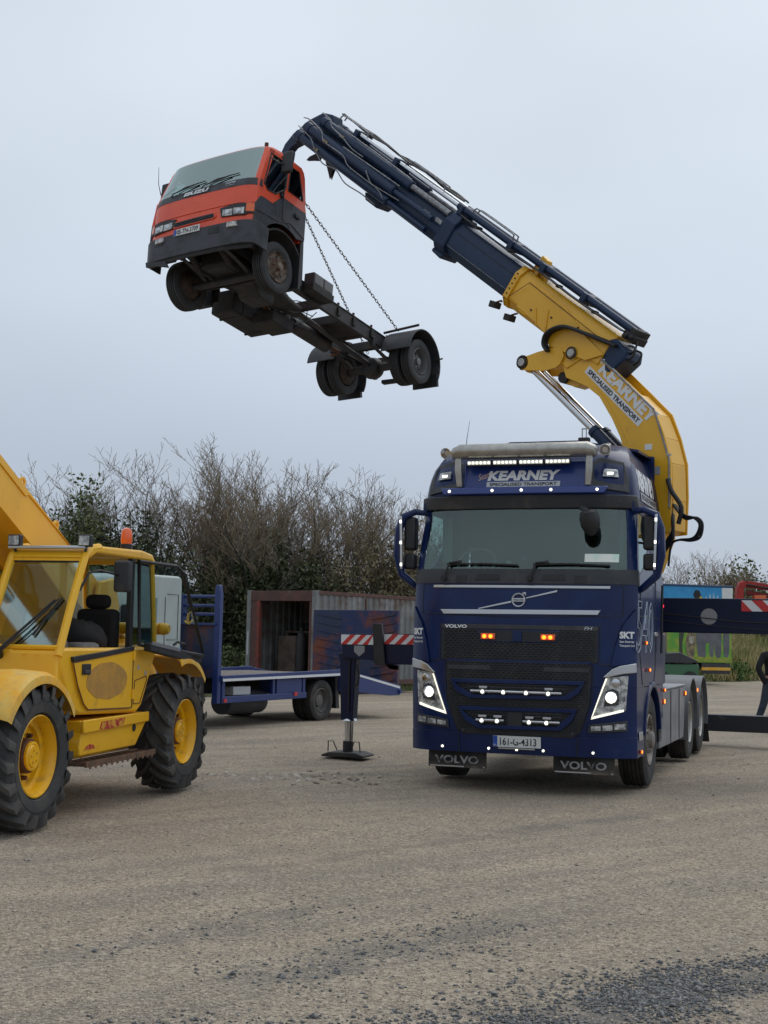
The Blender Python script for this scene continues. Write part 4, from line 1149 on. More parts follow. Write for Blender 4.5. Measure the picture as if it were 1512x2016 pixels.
# work lamp on the roof
wl = MB(); wl.box(-.07, .07, 1.9, 1.98, 4.02, 4.10); wl.build('roof_work_lamp', 'black', lorry, bevel=.01, xf=Matrix.Translation((.34, 0, 0)))
wb = MB(); 
for x in (.315, .365): wb.cyl((x, 1.94, 4.09), (x, 1.94, 4.22), .008, n=6)
wb.cyl((.315, 1.94, 4.21), (.365, 1.94, 4.21), .008, n=6); wb.build('lamp_frame', 'steel', lorry)

# ---- wheels
def truck_wheel(parent, cx, cy, Rr, w, out, rimmat='silver', rr=.30, name='wheel', front=True):
    t = tyre_mb(Rr, w, rr, cx, cy, Rr, 56, 5).build('wheel', 'rubber', parent)
    rim = MB(); o = Vector((cx + out * w * .30, cy, Rr)); d = Vector((out, 0, 0))
    if front: pr = [(.03, rr), (.05, rr - .01), (.04, rr - .03), (-.03, rr - .05), (-.06, rr - .09), (.0, .16), (.035, .135), (.04, .10), (.085, .095), (.095, .07), (.10, .02)]
    else: pr = [(.03, rr), (.05, rr - .01), (.03, rr - .03), (-.08, rr - .04), (-.13, rr - .07), (-.12, .16), (-.04, .13), (.0, .11), (.01, .05)]
    rim.lathe(pr, o, d, 40, caps=(0, 1))
    rim.build('rim', rimmat, t)
    bolts = MB()
    for k in range(10):
        a = k * PI / 5
        bolts = MB()
        c = o + Vector((out * (.0 if front else -.115), math.cos(a) * .145, math.sin(a) * .145))
        bolts.cyl(c, c + d * .05, .013, n=6)
        bolts.build('wheel_nut', 'dullrim', t)
    return t
for s in (-1, 1):
    truck_wheel(lorry, s * 1.085, 1.37, .525, .315, s, 'dullrim', .295)
    for ya in (5.36, 6.76):
        truck_wheel(lorry, s * 1.085, ya, .52, .29, s, 'steel', .295, front=False)
        tyre_mb(.52, .27, .295, s * .76, ya, .52, 32, 4).build('wheel', 'rubber', lorry)
for ya in (1.37, 5.36, 6.76):
    MB().cyl((-.9, ya, .52), (.9, ya, .52), .07).build('axle', 'dark', lorry)
# chassis and rear
for s in (-1, 1):
    MB().box(min(s * .38, s * .46), max(s * .38, s * .46), .9, 8.0, .72, 1.0).build('chassis_rail', 'dark', lorry)
    sk = MB(); sk.prism([(2.08, .37), (2.08, 1.04), (4.63, 1.04), (4.63, .9), (4.45, .36)], 'x', s * 1.19, s * 1.24)
    skm = mat('mottled grey side skirt', (.16, .17, .185), .5, coat=.1, noise=(2.5, (.23, .235, .25), .4, .65), dirt=(DUST, 3, .5, .9), scratch=(16, (.02, .02, .025), .66, .72))
    sk.build('side_skirt', skm, lorry, bevel=.012)
    MB().box(min(s * .5, s * 1.19), max(s * .5, s * 1.19), 2.12, 4.4, .42, 1.0).build('side_tank', 'dark', lorry, bevel=.02)
    MB().box(min(s * .9, s * 1.25), max(s * .9, s * 1.25), 2.10, 4.66, 1.045, 1.07).build('catwalk', 'steelpipe', lorry, bevel=.006)
    MB().tube([(s * 1.244, 3.1, 1.03), (s * 1.244, 3.1, .38)], .005, 5).build('skirt_seam', 'black', lorry)
    MB().tube([(s * 1.244, 3.95, 1.03), (s * 1.244, 3.95, .38)], .005, 5).build('skirt_seam', 'black', lorry)
    for y, z in ((2.35, .92), (4.5, .95), (5.95, .95)):
        h = MB().obox((s * 1.25, y, z), (1, 0, 0), (0, 1, 0), (0, 0, 1), .015, .05, .035).build('marker_lamp', 'amber', lorry, bevel=.008)
        MB().obox((s * 1.266, y, z), (1, 0, 0), (0, 1, 0), (0, 0, 1), .004, .03, .02).build('lamp_light', 'amberlit', h)
    for ya in (5.36, 6.76):
        a1 = arc(ya, .52, .62, 190 if ya > 6 else 200, -12, 20); a2 = arc(ya, .52, .60, 190 if ya > 6 else 200, -12, 20)
        g = MB(); g.prism(a1 + a2[::-1], 'x', min(s * .58, s * 1.27), max(s * .58, s * 1.27)); g.build('mudguard', 'greyplastic' if False else mat('grey mudguard', (.13, .14, .155), .5, dirt=(DUST, 4, .5, .9)), lorry)
    fl = MB(); fl.slab([[(s * x, 7.42, .72), (s * x, 7.52, .40), (s * (x + .02), 7.60, .10)] for x in (.62, .9, 1.25)], (0, .015, 0)); fl.build('rear_mudflap', 'black', lorry)
MB().box(-.9, .9, 7.9, 8.0, .6, .9).build('rear_crossmember', 'dark', lorry)
fw = MB(); fw.lathe([(0, .45), (.05, .48), (.09, .46), (.09, .1)], (0, 6.0, 1.02), (0, 0, 1), 28); fw.build('coupling_plate', 'dark', lorry)
# low rear outrigger beam pushed out to the near side
rb = MB(); rb.box(.5, 3.6, 8.02, 8.30, .24, .50); rb.build('rear_outrigger_beam', mat('black outrigger paint', (.012, .014, .022), .5, dirt=(DUST, 3, .6, 1.0)), lorry, bevel=.008)
MB().box(-.5, .7, 7.98, 8.34, .22, .62).build('rear_outrigger_box', 'dark', lorry, bevel=.01)
lg = MB(); lg.cyl((3.65, 8.16, .75), (3.65, 8.16, .2), .09); lg.cyl((3.65, 8.16, .25), (3.65, 8.16, .05), .05); lg.cyl((3.65, 8.16, .05), (3.65, 8.16, .0), .2); lg.build('rear_outrigger_leg', 'dark', lorry)

# ---- front outriggers
MB().box(-1.15, 1.15, 2.72, 3.3, 1.1, 1.75).build('crane_base', 'boomblue', lorry, bevel=.03)
MB().box(-.45, .45, 2.7, 3.5, .7, 1.15).build('crane_subframe', 'dark', lorry, bevel=.02)
bm_ = MB(); bm_.prism([(-3.12, 1.655), (-1.1, 1.69), (-1.1, 1.27), (-2.62, 1.26), (-2.66, 1.31), (-3.10, 1.33)], 'y', 2.86, 3.14)
bm_.build('outrigger_beam', 'beamnavy', lorry, bevel=.01)
MB().prism([(-2.66, 1.80), (-2.53, 1.80), (-2.47, 1.28), (-2.40, 1.21), (-2.30, 1.20), (-2.30, 1.24), (-2.62, 1.25), (-2.64, 1.5)], 'y', 2.80, 2.86).build('beam_latch', 'black', lorry, bevel=.008)
def stripes(x0, x1, z0, z1, y, n, lean, parent, off=0):
    """red and white warning boards, one piece per stripe"""
    bw = (x1 - x0) / n
    MB().box(x0, x1, y - .004, y, z0, z1).build('warning_board', 'white', parent)
    h = z1 - z0
    for i in range(n):
        if (i + off) % 2: continue
        a = x0 + i * bw
        P = [(a, z0), (a + bw, z0), (a + bw + lean * h, z1), (a + lean * h, z1)]
        P = [(min(max(x, x0), x1), z) for x, z in P]
        MB().prism(P, 'y', y - .007, y - .0045).build('red_stripe', 'redrefl', parent)
stripes(-3.12, -2.66, 1.515, 1.645, 2.858, 6, 1.0, lorry)
stripes(-2.52, -1.95, 1.53, 1.66, 2.858, 7, 1.0, lorry)
MB().prism([(-2.93, 1.50), (-2.78, 1.50), (-2.78, 1.42), (-2.855, 1.355), (-2.93, 1.42)], 'y', 2.852, 2.857).build('shield_sticker', mat('worn grey emblem', (.26, .27, .28), .6), lorry)
leg = MB(); leg.prism([(-3.18, 1.40), (-2.90, 1.40), (-2.92, 1.28), (-2.95, .50), (-3.12, .50), (-3.15, 1.28)], 'y', 2.90, 3.10); leg.build('outrigger_leg', 'beamnavy', lorry, bevel=.012)
lt = MB(); lt.tube([(-2.9, 2.88, 1.25), (-2.86, 2.88, 1.1), (-2.88, 2.88, .98), (-2.93, 2.89, .95)], .015, 8); lt.tube([(-3.0, 2.885, 1.3), (-3.0, 2.885, .6)], .012, 6); lt.build('leg_hose', 'hose', lorry)
MB().lathe([(0, .10), (.03, .11), (.05, .06), (.40, .055), (.40, .03)], (-3.03, 3.0, .52), (0, 0, -1), 20).build('leg_piston', 'rod', lorry)
pd = MB(); pd.prism([(-3.34, .015), (-2.74, .015), (-2.74, .04), (-2.86, .075), (-3.24, .075), (-3.34, .04)], 'y', 2.78, 3.22); pd.cyl((-3.04, 3, .07), (-3.04, 3, .22), .07); pd.build('leg_foot', 'dark', lorry, bevel=.01)
hd = MB()
for s in (-1, 1): hd.tube([(-3.04 + s * .10, 2.85, .1), (-3.04 + s * .15, 2.83, .22), (-3.04 + s * .22, 2.83, .22), (-3.04 + s * .23, 2.85, .08)], .008, 6)
hd.build('foot_handles', 'dark', lorry)
rbm = MB(); rbm.box(1.1, 3.9, 2.84, 3.16, 1.755, 2.185); o = rbm.build('outrigger_beam', 'beamnavy', lorry, bevel=.012)
stripes(2.13, 2.9, 2.03, 2.165, 2.838, 6, -1.0, lorry, 0)
MB().lathe([(0, .10), (.004, .10)], (1.74, 2.84, 1.96), (0, -1, 0), 24).build('round_sticker', mat('worn grey emblem', (.26, .27, .28), .6, noise=(22, (.10, .11, .14), .45, .58)), lorry)
MB().tube([(1.1, 2.83, 2.0), (1.6, 2.83, 1.95), (2.1, 2.83, 1.90), (3.0, 2.83, 1.87)], .006, 5).build('beam_cable', 'hose', lorry)
MB().tube([(1.1, 2.83, 1.91), (1.7, 2.83, 1.85), (2.5, 2.83, 1.80), (3.0, 2.83, 1.79)], .005, 5).build('beam_cable', 'hose', lorry)
h = MB().cyl((1.16, 2.83, 2.08), (1.16, 2.81, 2.08), .03, n=14).build('beam_lamp', 'redlit', lorry)
lg = MB(); lg.box(3.75, 3.95, 2.9, 3.1, .5, 2.0); lg.cyl((3.85, 3, .5), (3.85, 3, .05), .055); lg.cyl((3.85, 3, .05), (3.85, 3, 0), .22); lg.build('outrigger_leg', 'boomblue', lorry, bevel=.01)
# ---------------------------------------------------------------- the crane (parts of the lorry)
cu_ = Vector((-4.15, 3.73, 0)).normalized()
CM = Matrix(((cu_.x, -cu_.y, 0, 2.45), (cu_.y, cu_.x, 0, 17.72), (0, 0, 1, 0), (0, 0, 0, 1)))
CX = VM.inverted() @ CM
BO = Vector((1.02, 0, 6.22)); BD = Vector((.7944, 0, .6074)); BP = Vector((-.6074, 0, .7944))
BX = CX @ Matrix(((BD.x, 0, BP.x, BO.x), (0, 1, 0, 0), (BD.z, 0, BP.z, BO.z), (0, 0, 0, 1)))   # (s, y, t) -> lorry
# slewing column
MB().cyl((0, 0, 1.7), (0, 0, 2.5), .42, .36, n=28).build('slewing_column', 'yellow', lorry, xf=CX)
cl = MB(); cl.prism([(.35, 2.1), (.3, 2.75), (-1.0, 3.05), (-1.40, 3.1), (-1.46, 2.9), (-1.30, 2.5), (-1.1, 2.2), (-.4, 1.95)], 'y', -.10, .18)
cl.build('column_head', 'yellow', lorry, bevel=.03, xf=CX)
# main boom
mbp = [(-.02, 5.43), (-.20, 5.42), (-.42, 5.30), (-.75, 5.05), (-1.05, 4.76), (-1.35, 4.46), (-1.47, 4.15), (-1.56, 3.82), (-1.57, 3.4), (-1.55, 2.95), (-1.10, 2.92), (-1.02, 3.35),
       (-.98, 3.7), (-.90, 4.0), (-.84, 4.18), (-.72, 4.42), (-.53, 4.72), (-.34, 4.87), (-.18, 4.95), (-.02, 5.02), (.04, 5.2)]
for y0, y1 in ((.185, .215), (-.215, -.185)):
    MB().prism(mbp, 'y', y0, y1).build('main_boom_plate', 'yellow', lorry, bevel=.006, xf=CX)
core = [(-.40, 5.20), (-.73, 4.95), (-1.02, 4.68), (-1.31, 4.42), (-1.44, 4.12), (-1.53, 3.82), (-1.545, 3.4), (-1.53, 3.0), (-1.45, 2.94), (-1.20, 2.96), (-1.08, 3.4), (-1.0, 3.8), (-.86, 4.25), (-.60, 4.75), (-.38, 4.95)]
MB().prism(core, 'y', -.184, .184).build('main_boom_box', 'yellow', lorry, bevel=.02, xf=CX)
# ribbed cover plates along the back
bk = [(-1.03, 4.72), (-1.33, 4.43), (-1.46, 4.12), (-1.55, 3.80), (-1.565, 3.35), (-1.55, 2.98)]
for i in range(len(bk) - 1):
    a, b = bk[i], bk[i + 1]
    q = MB(); q.slab([[(a[0], y, a[1]) for y in (-.16, .0, .16)], [(b[0] , y, b[1]) for y in (-.16, .0, .16)]], (.03, 0, -.005))
    q.build('back_cover', 'yellow', lorry, bevel=.008, xf=CX)
MB().tube([(-.52, .222, 5.24), (-1.33, .222, 4.48), (-1.54, .222, 3.85), (-1.545, .222, 3.25)], .012, 6).build('edge_pipe', 'steelpipe', lorry, xf=CX)
for z in (3.9, 3.6): MB().obox((-1.545, .23, z), (1, 0, 0), (0, 1, 0), (0, 0, 1), .03, .012, .012).build('pipe_clip', 'steel', lorry, xf=CX)
# knuckle pivot and link
for s in (-1, 1):
    lk = MB(); lk.prism([(.72, 5.34)] + arc(.645, 5.29, .10, 30, 290, 12) + [(.30, 5.14), (.10, 5.16), (.04, 5.20), (-.02, 5.30), (.02, 5.42), (.22, 5.42), (.40, 5.40)], 'y', s * .235, s * .27)
    lk.build('knuckle_link', 'yellow', lorry, bevel=.01, xf=CX)
    for (x, z, r) in ((.645, 5.29, .055), (-.14, 5.32, .055)):
        o = MB().cyl((x, s * .23, z), (x, s * .30, z), r, n=20).build('pivot_pin', 'steel', lorry, bevel=.008, xf=CX)
        MB().lathe([(0, r + .012), (.012, r + .03), (.02, r + .012)], (x, s * .27, z), (0, s, 0), 20, closed=True).build('pin_collar', 'dark', lorry, xf=CX)
MB().cyl((.645, -.24, 5.29), (.645, .24, 5.29), .05).build('link_crosspin', 'steel', lorry, xf=CX)
MB().prism([(.02, 5.3), (.12, 5.0), (-.1, 4.9), (-.35, 4.95), (-.3, 5.25)], 'y', -.12, .12).build('knuckle_gusset', 'yellow', lorry, bevel=.01, xf=CX)
MB().cyl((.06, -.17, 5.04), (.06, .17, 5.04), .075).build('gusset_pin', 'dark', lorry, xf=CX)
# lift rams
for y in (.11, -.11):
    a = Vector((.60, y, 5.24)); b = Vector((-.38, y, 4.32)); c = Vector((-1.1, y, 3.62))
    MB().cyl(a, b + (b - a) * .05, .047, n=20).build('piston_rod', 'rod', lorry, xf=CX)
    MB().lathe([(0, .05), (0, .085), (.06, .09), (.07, .078), (1.0, .078), (1.0, .02)], b, (c - b), 20).build('lift_ram', 'boomblue', lorry, xf=CX)
    MB().cyl(a + Vector((0, -.06, 0)), a + Vector((0, .06, 0)), .075).build('rod_eye', 'yellow', lorry, xf=CX)
# ---- outer boom (s along, y across, t up)
ob = [(-.05, -.02), (-.38, -.06), (-.62, -.04), (-.95, -.03), (-1.12, -.16), (-1.5, -.10), (-1.75, .05), (-2.05, .28), (-2.2, .38), (-2.18, .47), (-1.95, .50), (-.14, .50), (.0, .46), (.02, .40), (.03, .08), (.0, .0)]
def chamfer_prism(poly, w, ch, mb):
    """box section with its upper edges cut off"""
    cx = sum(p[0] for p in poly) / len(poly); cz = sum(p[1] for p in poly) / len(poly)
    mb.prism(poly, 'y', -w, w); return mb
oct_ = lambda t0, t1, w: [(-w * .55, t0), (w * .55, t0), (w, t0 + .12), (w, t1 - .13), (w * .62, t1), (-w * .62, t1), (-w, t1 - .13), (-w, t0 + .12)]
def boomsec(s0, s1, t0, t1, w, name, m, bev=.01):
    a = oct_(t0, t1, w); n = len(a)
    v = [(s0, y, t) for y, t in a] + [(s1, y, t) for y, t in a]
    mb = MB().add(v, [tuple(range(n)), tuple(range(n, 2 * n))] + [(i, (i + 1) % n, n + (i + 1) % n, n + i) for i in range(n)])
    return mb.build(name, m, lorry, bevel=bev, xf=BX.copy())
boomsec(-1.88, -.02, -.05, .505, .235, 'outer_boom', 'yellow', .012)
boomsec(-.10, .0, -.075, .53, .265, 'outer_boom_collar', 'yellow', .01)
for y0, y1 in ((.251, .262), (-.262, -.251)):
    MB().prism([(-.30, .44), (-1.0, .42), (-1.45, .28), (-1.9, .22), (-1.7, .02), (-1.1, -.12), (-.95, -.02), (-.7, .02), (-.3, .04)], 'y', y0, y1).build('boom_side_plate', 'yellow', lorry, bevel=.004, xf=BX)
ph = MB()
for s in (-1, 1): ph.prism([(-.95, -.02), (-1.12, -.17), (-1.5, -.22), (-1.62, .0), (-1.3, .12)], 'y', s * .19, s * .235)
ph.build('pivot_cheek', 'yellow', lorry, bevel=.01, xf=BX)
for (a, b) in (((-.75, .0), (-.60, .18)), ((-.92, .02), (-.80, .26)), ((-.52, .02), (-.38, .02))):
    MB().tube([(a[0], .27, a[1]), (b[0], .27, b[1])], .008, 6).build('side_bracket', 'yellow', lorry, xf=BX)
MB().tube([(-.12, .268, .10), (-.30, .268, .40), (-1.7, .268, .36), (-1.72, .268, .30)], .005, 5).build('panel_edge', 'rust', lorry, xf=BX)
for k in range(6):
    MB().cyl((-.05, .262, .03 + k * .075), (-.05, .275, .03 + k * .075), .011, n=8).build('collar_bolt', 'dark', lorry, xf=BX)
tl = MB(); tl.prism([(-1.80, .40), (-1.9, .47), (-2.12, .43), (-2.18, .32), (-2.10, .06), (-2.0, .03), (-1.9, .16), (-1.80, .25)], 'y', -.20, .22); tl.build('tail_hollow_shade', 'boomblue', lorry, bevel=.03, xf=BX)  # solid dark block standing in for the shade inside the boom's open end
# telescopic sections
boomsec(-.02, 1.45, .005, .49, .225, 'boom_section', 'boomblue')
boomsec(1.36, 1.60, -.05, .56, .255, 'section_collar', 'boomblue', .02)
MB().prism([(1.35, -.02), (1.38, -.10), (1.60, -.08), (1.60, -.02)], 'y', -.18, .18).build('collar_pad', 'boomblue', lorry, bevel=.02, xf=BX)
boomsec(1.55, 3.05, .03, .465, .20, 'boom_section', 'boomblue')
boomsec(2.95, 3.18, .0, .50, .225, 'section_collar', 'boomblue', .02)
MB().prism([(2.93, .02), (3.0, -.085), (3.30, -.085), (3.38, .01)], 'y', -.14, .14).build('collar_pad', 'boomblue', lorry, bevel=.02, xf=BX)
boomsec(3.1, 4.62, .045, .43, .17, 'boom_section', 'boomblue')
for k in range(3):
    boomsec(4.60 + k * .09, 4.68 + k * .09, .06 + k * .02, .42 - k * .02, .16 - k * .012, 'section_collar', 'boomblue', .008)
boomsec(4.85, 5.05, .10, .36, .12, 'boom_section', 'boomblue')
for k in range(2):
    MB().obox((.1 + k * 1.9, .226 - k * .02, .33), (1, 0, 0), (0, 1, 0), (0, 0, 1), .07, .003, .018).build('worn_sticker', 'lettersilver', lorry, xf=BX) if k else None
MB().obox((1.72, .203, .33), (1, 0, 0), (0, 1, 0), (0, 0, 1), .07, .004, .03).build('worn_sticker', 'lettersilver', lorry, xf=BX)
# side rams on both flanks, pipes
for s in (1, -1):
    for (s0, s1, t, r) in ((2.5, 4.82, .50, .078), (2.66, 4.98, .31, .078), (2.68, 5.10, .13, .075)):
        y = s * (.30 if t < .45 else .19)
        MB().lathe([(0, .02), (0, r * .8), (.02, r), (s1 - s0 - .12, r), (s1 - s0 - .12, r * 1.12), (s1 - s0, r * 1.12), (s1 - s0, .02)], (s0, y, t), (1, 0, 0), 18).build('side_ram', 'boomblue', lorry, xf=BX)
        MB().cyl((s0 - .9, y, t), (s0, y, t), r * .55, n=14).build('ram_rod', 'steelpipe' if t > .45 else 'boomblue', lorry, xf=BX)
        for k in (0, 1):
            MB().obox((s1 - .62 + k * .03, y + s * r, t), (1, 0, 0), (0, 1, 0), (0, 0, 1), .04, .02, .018).build('ram_valve', mat('brass valve', (.35, .26, .14), .4, .6), lorry, xf=BX)
def wav(s0, s1, t0, t1, y, amp, n=12, jag=None):
    return [(s0 + (s1 - s0) * i / n, y, t0 + (t1 - t0) * i / n + (amp if (jag and i in jag) else 0)) for i in range(n + 1)]
for pts in ([(5.12, .33, .40), (4.9, .39, .44), (4.55, .39, .40), (4.4, .39, .30), (3.9, .39, .30), (3.7, .38, .22), (3.3, .38, .21), (2.9, .38, .20), (2.7, .36, .1)],
            [(5.15, .33, .25), (4.7, .40, .22), (4.5, .40, .12), (4.2, .40, .02), (3.9, .38, .06), (3.6, .37, -.02), (3.2, .36, .0), (2.9, .3, -.02)],
            [(4.85, .27, .62), (4.6, .28, .60), (4.5, .29, .53), (4.2, .29, .50), (3.9, .28, .44), (3.6, .28, .44)],
            [(4.0, .36, .40), (3.4, .36, .41), (2.6, .33, .42)], [(4.4, .28, .60), (3.4, .27, .60), (2.5, .27, .59)], [(3.3, .39, .32), (3.1, .39, .22), (2.95, .39, .22), (2.5, .3, .24)]):
    MB().tube(pts, .0095, 6, sm=4).build('hydraulic_pipe', 'steelpipe', lorry, xf=BX)
# top extension ram, running the whole length
MB().cyl((-2.04, .10, .655), (1.60, .10, .655), .052, n=16).build('top_ram', 'boomblue', lorry, xf=BX)
MB().cyl((1.60, .10, .655), (4.15, .10, .655), .034, n=14).build('top_ram_rod', 'rod', lorry, xf=BX)
MB().cyl((-2.04, -.10, .655), (1.60, -.10, .655), .052, n=16).build('top_ram', 'boomblue', lorry, xf=BX)
MB().cyl((1.60, -.10, .655), (3.10, -.10, .655), .034, n=14).build('top_ram_rod', 'rod', lorry, xf=BX)
for s0, m in ((-2.03, 'dark'), (-1.1, 'boomblue'), (-.28, 'boomblue'), (.4, 'boomblue'), (1.5, 'boomblue'), (3.08, 'boomblue'), (4.1, 'boomblue')):
    MB().obox((s0, 0, .63), (1, 0, 0), (0, 1, 0), (0, 0, 1), .045, .17, .07).build('ram_clamp', m, lorry, bevel=.01, xf=BX)
for s0, t1 in ((-.20, .50), (1.52, .55), (3.08, .5), (4.1, .45)):
    MB().obox((s0, 0, (t1 + .6) / 2), (1, 0, 0), (0, 1, 0), (0, 0, 1), .03, .12, .08).build('clamp_post', 'boomblue' if s0 > 0 else 'yellow', lorry, bevel=.008, xf=BX)
MB().prism([(-.05, .50), (-.32, .50), (-.22, .74), (-.10, .76)], 'y', -.06, .06).build('boom_horn', 'yellow', lorry, bevel=.01, xf=BX)
# hose guard loops on the top
for (s0, s1, t) in ((.45, 1.30, .72), (2.0, 2.9, .73), (3.9, 4.60, .70)):
    for y in (.0, .10):
        MB().tube([(s0, y, t - .02), (s0 + .02, y, t + .035), (s0 + .08, y, t + .05), (s1 - .1, y, t + .05), (s1, y, t + .03), (s1 + .02, y, t - .03)], .011, 6, sm=4).build('hose_guard', 'steelpipe', lorry, xf=BX)
rnd = random.Random(5)
for k in range(4):
    pts = [(1.6 + i * .28, -.04 + .03 * k, .735 + .012 * rnd.random() + .014 * math.sin(i * 1.7 + k)) for i in range(12)]
    MB().tube(pts, .012, 6, sm=4).build('boom_hose', 'hose', lorry, xf=BX)
# nose, hook block
ns = MB(); ns.prism([(4.62, .45), (4.80, .66), (5.02, .60), (5.20, .42), (5.30, .30), (5.42, .0), (5.30, -.03), (5.18, .05), (5.05, .02), (4.75, .05)], 'y', -.12, .12); ns.build('boom_nose', 'boomblue', lorry, bevel=.02, xf=BX)
for s in (-1, 1):
    MB().prism([(4.70, .08), (4.55, -.02), (4.40, -.12), (4.30, -.19), (4.33, -.02), (4.40, .06)], 'y', s * .012, s * .028).build('nose_fin', 'dark', lorry, bevel=.004, xf=BX)
    MB().prism([(4.75, .05), (4.72, -.06), (4.86, -.12), (4.98, -.18), (4.95, -.10), (4.85, .0), (4.82, .08)], 'y', s * .012, s * .028).build('nose_fin', 'dark', lorry, bevel=.004, xf=BX)
MB().prism([(5.42, 9.52), (5.58, 9.45), (5.62, 9.30), (5.55, 9.12), (5.44, 9.10), (5.40, 9.3)], 'y', -.05, .05).build('hook_block', 'dark', lorry, bevel=.02, xf=CX)
MB().prism([(4.92, 9.60), (5.12, 9.66), (5.34, 9.60), (5.54, 9.46), (5.62, 9.34), (5.50, 9.28), (5.36, 9.38), (5.12, 9.42), (4.95, 9.40)], 'y', -.07, .07).build('nose_arm', 'boomblue', lorry, bevel=.015, xf=CX)
hk = MB(); hk.tube([(5.5 + .0, 0, 9.12), (5.50, 0, 9.02), (5.44, 0, 8.96), (5.46, 0, 8.90), (5.52, 0, 8.87), (5.58, 0, 8.90), (5.60, 0, 8.96)], [.025, .025, .024, .024, .026, .02, .01], 8)
hk.build('crane_hook', 'steel', lorry, xf=CX)
# lettering on the main boom
tx = Vector((-.715, 0, -.699)); ty = Vector((-.699, 0, .715))
o = Vector((-.36, .2165, 5.10))
text('KEARNEY', o + ty * .065 + tx * .14, tx, ty, 1.10, .175, 'white', lorry, 'boom_lettering', shear=.12, bold=.05, lift=.003, xf=CX)
bar = MB(); P = [o + tx * -.01 - ty * .065, o + tx * 1.10 - ty * .065, o + tx * 1.10 + ty * .04, o + tx * -.01 + ty * .04]
bar.add([p + Vector((0, .001, 0)) for p in P] + [p + Vector((0, -.01, 0)) for p in P], [(0, 1, 2, 3), (7, 6, 5, 4), (0, 4, 5, 1), (1, 5, 6, 2), (2, 6, 7, 3), (3, 7, 4, 0)])
bar.build('boom_letter_bar', 'white', lorry, xf=CX)
text('SPECIALISED TRANSPORT', o + tx * .03 - ty * .045, tx, ty, 1.03, .063, 'letterdark', lorry, 'boom_lettering', bold=.03, lift=.004, xf=CX)
text('Sean', o + ty * .14 + tx * -.02, (tx + ty * .25), (ty - tx * .1), .22, .10, 'white', lorry, 'boom_lettering', shear=.3, lift=.003, xf=CX)
# hoses at the knuckle and at the foot
for k, dy in enumerate((.30, .34, .26)):
    MB().tube([(.20, dy, 5.38), (.26, dy, 5.48), (.20, dy + .03, 5.60), (.05, dy + .03, 5.66), (-.12, dy + .03, 5.65), (-.35, dy, 5.55), (-.60, dy - .04, 5.42 + .01 * k), (-.80, dy - .06, 5.33)], .024, 8, sm=4).build('knuckle_hose', 'hose', lorry, xf=CX)
for k in range(3):
    o_ = .03 * k
    MB().tube([(-1.52, .15 - o_, 3.25), (-1.60, .22, 3.0 - o_), (-1.50 - o_, .2, 2.85), (-1.42, .15, 2.7)], .02, 8, sm=4).build('foot_hose', 'hose', lorry, xf=CX)
for k in range(3):
    o_ = .022 * k
    MB().tube([(-1.56, .10 + .03 * k, 3.30), (-1.74, .20, 3.16 - o_), (-1.87 - o_, .22, 3.12), (-1.95 - o_, .22, 3.04), (-1.92 - o_, .22, 2.93 - o_), (-1.84, .22, 2.87 - o_ * .6), (-1.66, .2, 2.86), (-1.55, .18, 2.80), (-1.50, .16, 2.55)], .014, 8, sm=5).build('foot_hose', 'hose', lorry, xf=CX)
MB().tube([(-1.535, .24, 3.6), (-1.60, .26, 3.45), (-1.72, .24, 3.25), (-1.68, .24, 3.05)], .03, 8, sm=4).build('foot_hose', 'hose', lorry, xf=CX)
for k, (x, y, z) in enumerate(((-2.08, .15, .48), (-2.1, .0, .45), (-2.02, .1, .54))):
    MB().tube([(x, y, z), (x - .12, y + .02, z + .02), (x - .16, y + .04, z - .08), (x - .1, y, z - .16)], .014, 6, sm=4).build('tail_hose', 'hose', lorry, xf=BX)
tv = MB(); tv.box(-2.12, -1.92, -.12, .18, .52, .62); tv.cyl((-2.0, .18, .57), (-2.0, .25, .57), .03); tv.cyl((-2.08, .18, .57), (-2.08, .24, .6), .025); tv.build('tail_valve_block', 'dark', lorry, bevel=.008, xf=BX)
# two work lamps under the boom collar
for s, t in ((.06, -.13), (-.27, -.15)):
    g = MB(); g.obox((s, .22, t), (1, .2, -.3), (0, 1, 0), (.3, 0, 1), .05, .07, .045); o = g.build('boom_work_lamp', 'dark', lorry, bevel=.01, xf=BX)
    MB().tube([(s, .22, t + .04), (s - .06, .22, t + .10), (s - .08, .22, -.04)], .014, 6).build('lamp_stem', 'rust', lorry, xf=BX)

# small things on the booms: stickers, weld seams, grease nipples, hose bundles, dents
wl = [(-.90, 4.12), (-.80, 4.32), (-.64, 4.62), (-.45, 4.84)]
MB().tube([(x - .05, .2165, z) for x, z in wl], .006, 5).build('weld_seam', 'yellow', lorry, xf=CX)
MB().tube([(-.60, .2165, 5.14), (-1.0, .2165, 4.77), (-1.34, .2165, 4.40)], .005, 5).build('weld_seam', 'yellow', lorry, xf=CX)
for (x, z, a, b, m) in ((-1.25, 4.02, .05, .035, 'white'), (-1.38, 3.72, .035, .05, 'lettersilver'), (-1.05, 3.9, .03, .03, 'amber'), (-.16, 5.20, .02, .012, 'lettersilver')):
    MB().obox((x, .217, z), (1, 0, 0), (0, 1, 0), (0, 0, 1), a, .002, b).build('sticker', m, lorry, xf=CX)
for (s0, t0) in ((-1.35, .30), (-.55, .12), (-.9, .20)):
    MB().cyl((s0, .262, t0), (s0, .272, t0), .014, n=10).build('grease_nipple', 'dark', lorry, xf=BX)
MB().tube([(-1.75, .237, .05), (-1.0, .237, .07), (-.12, .237, .06)], .006, 5).build('weld_seam', 'yellow', lorry, xf=BX)
MB().tube([(0.02, .226, .13), (1.34, .226, .13)], .004, 5).build('slide_mark', 'steelpipe', lorry, xf=BX)
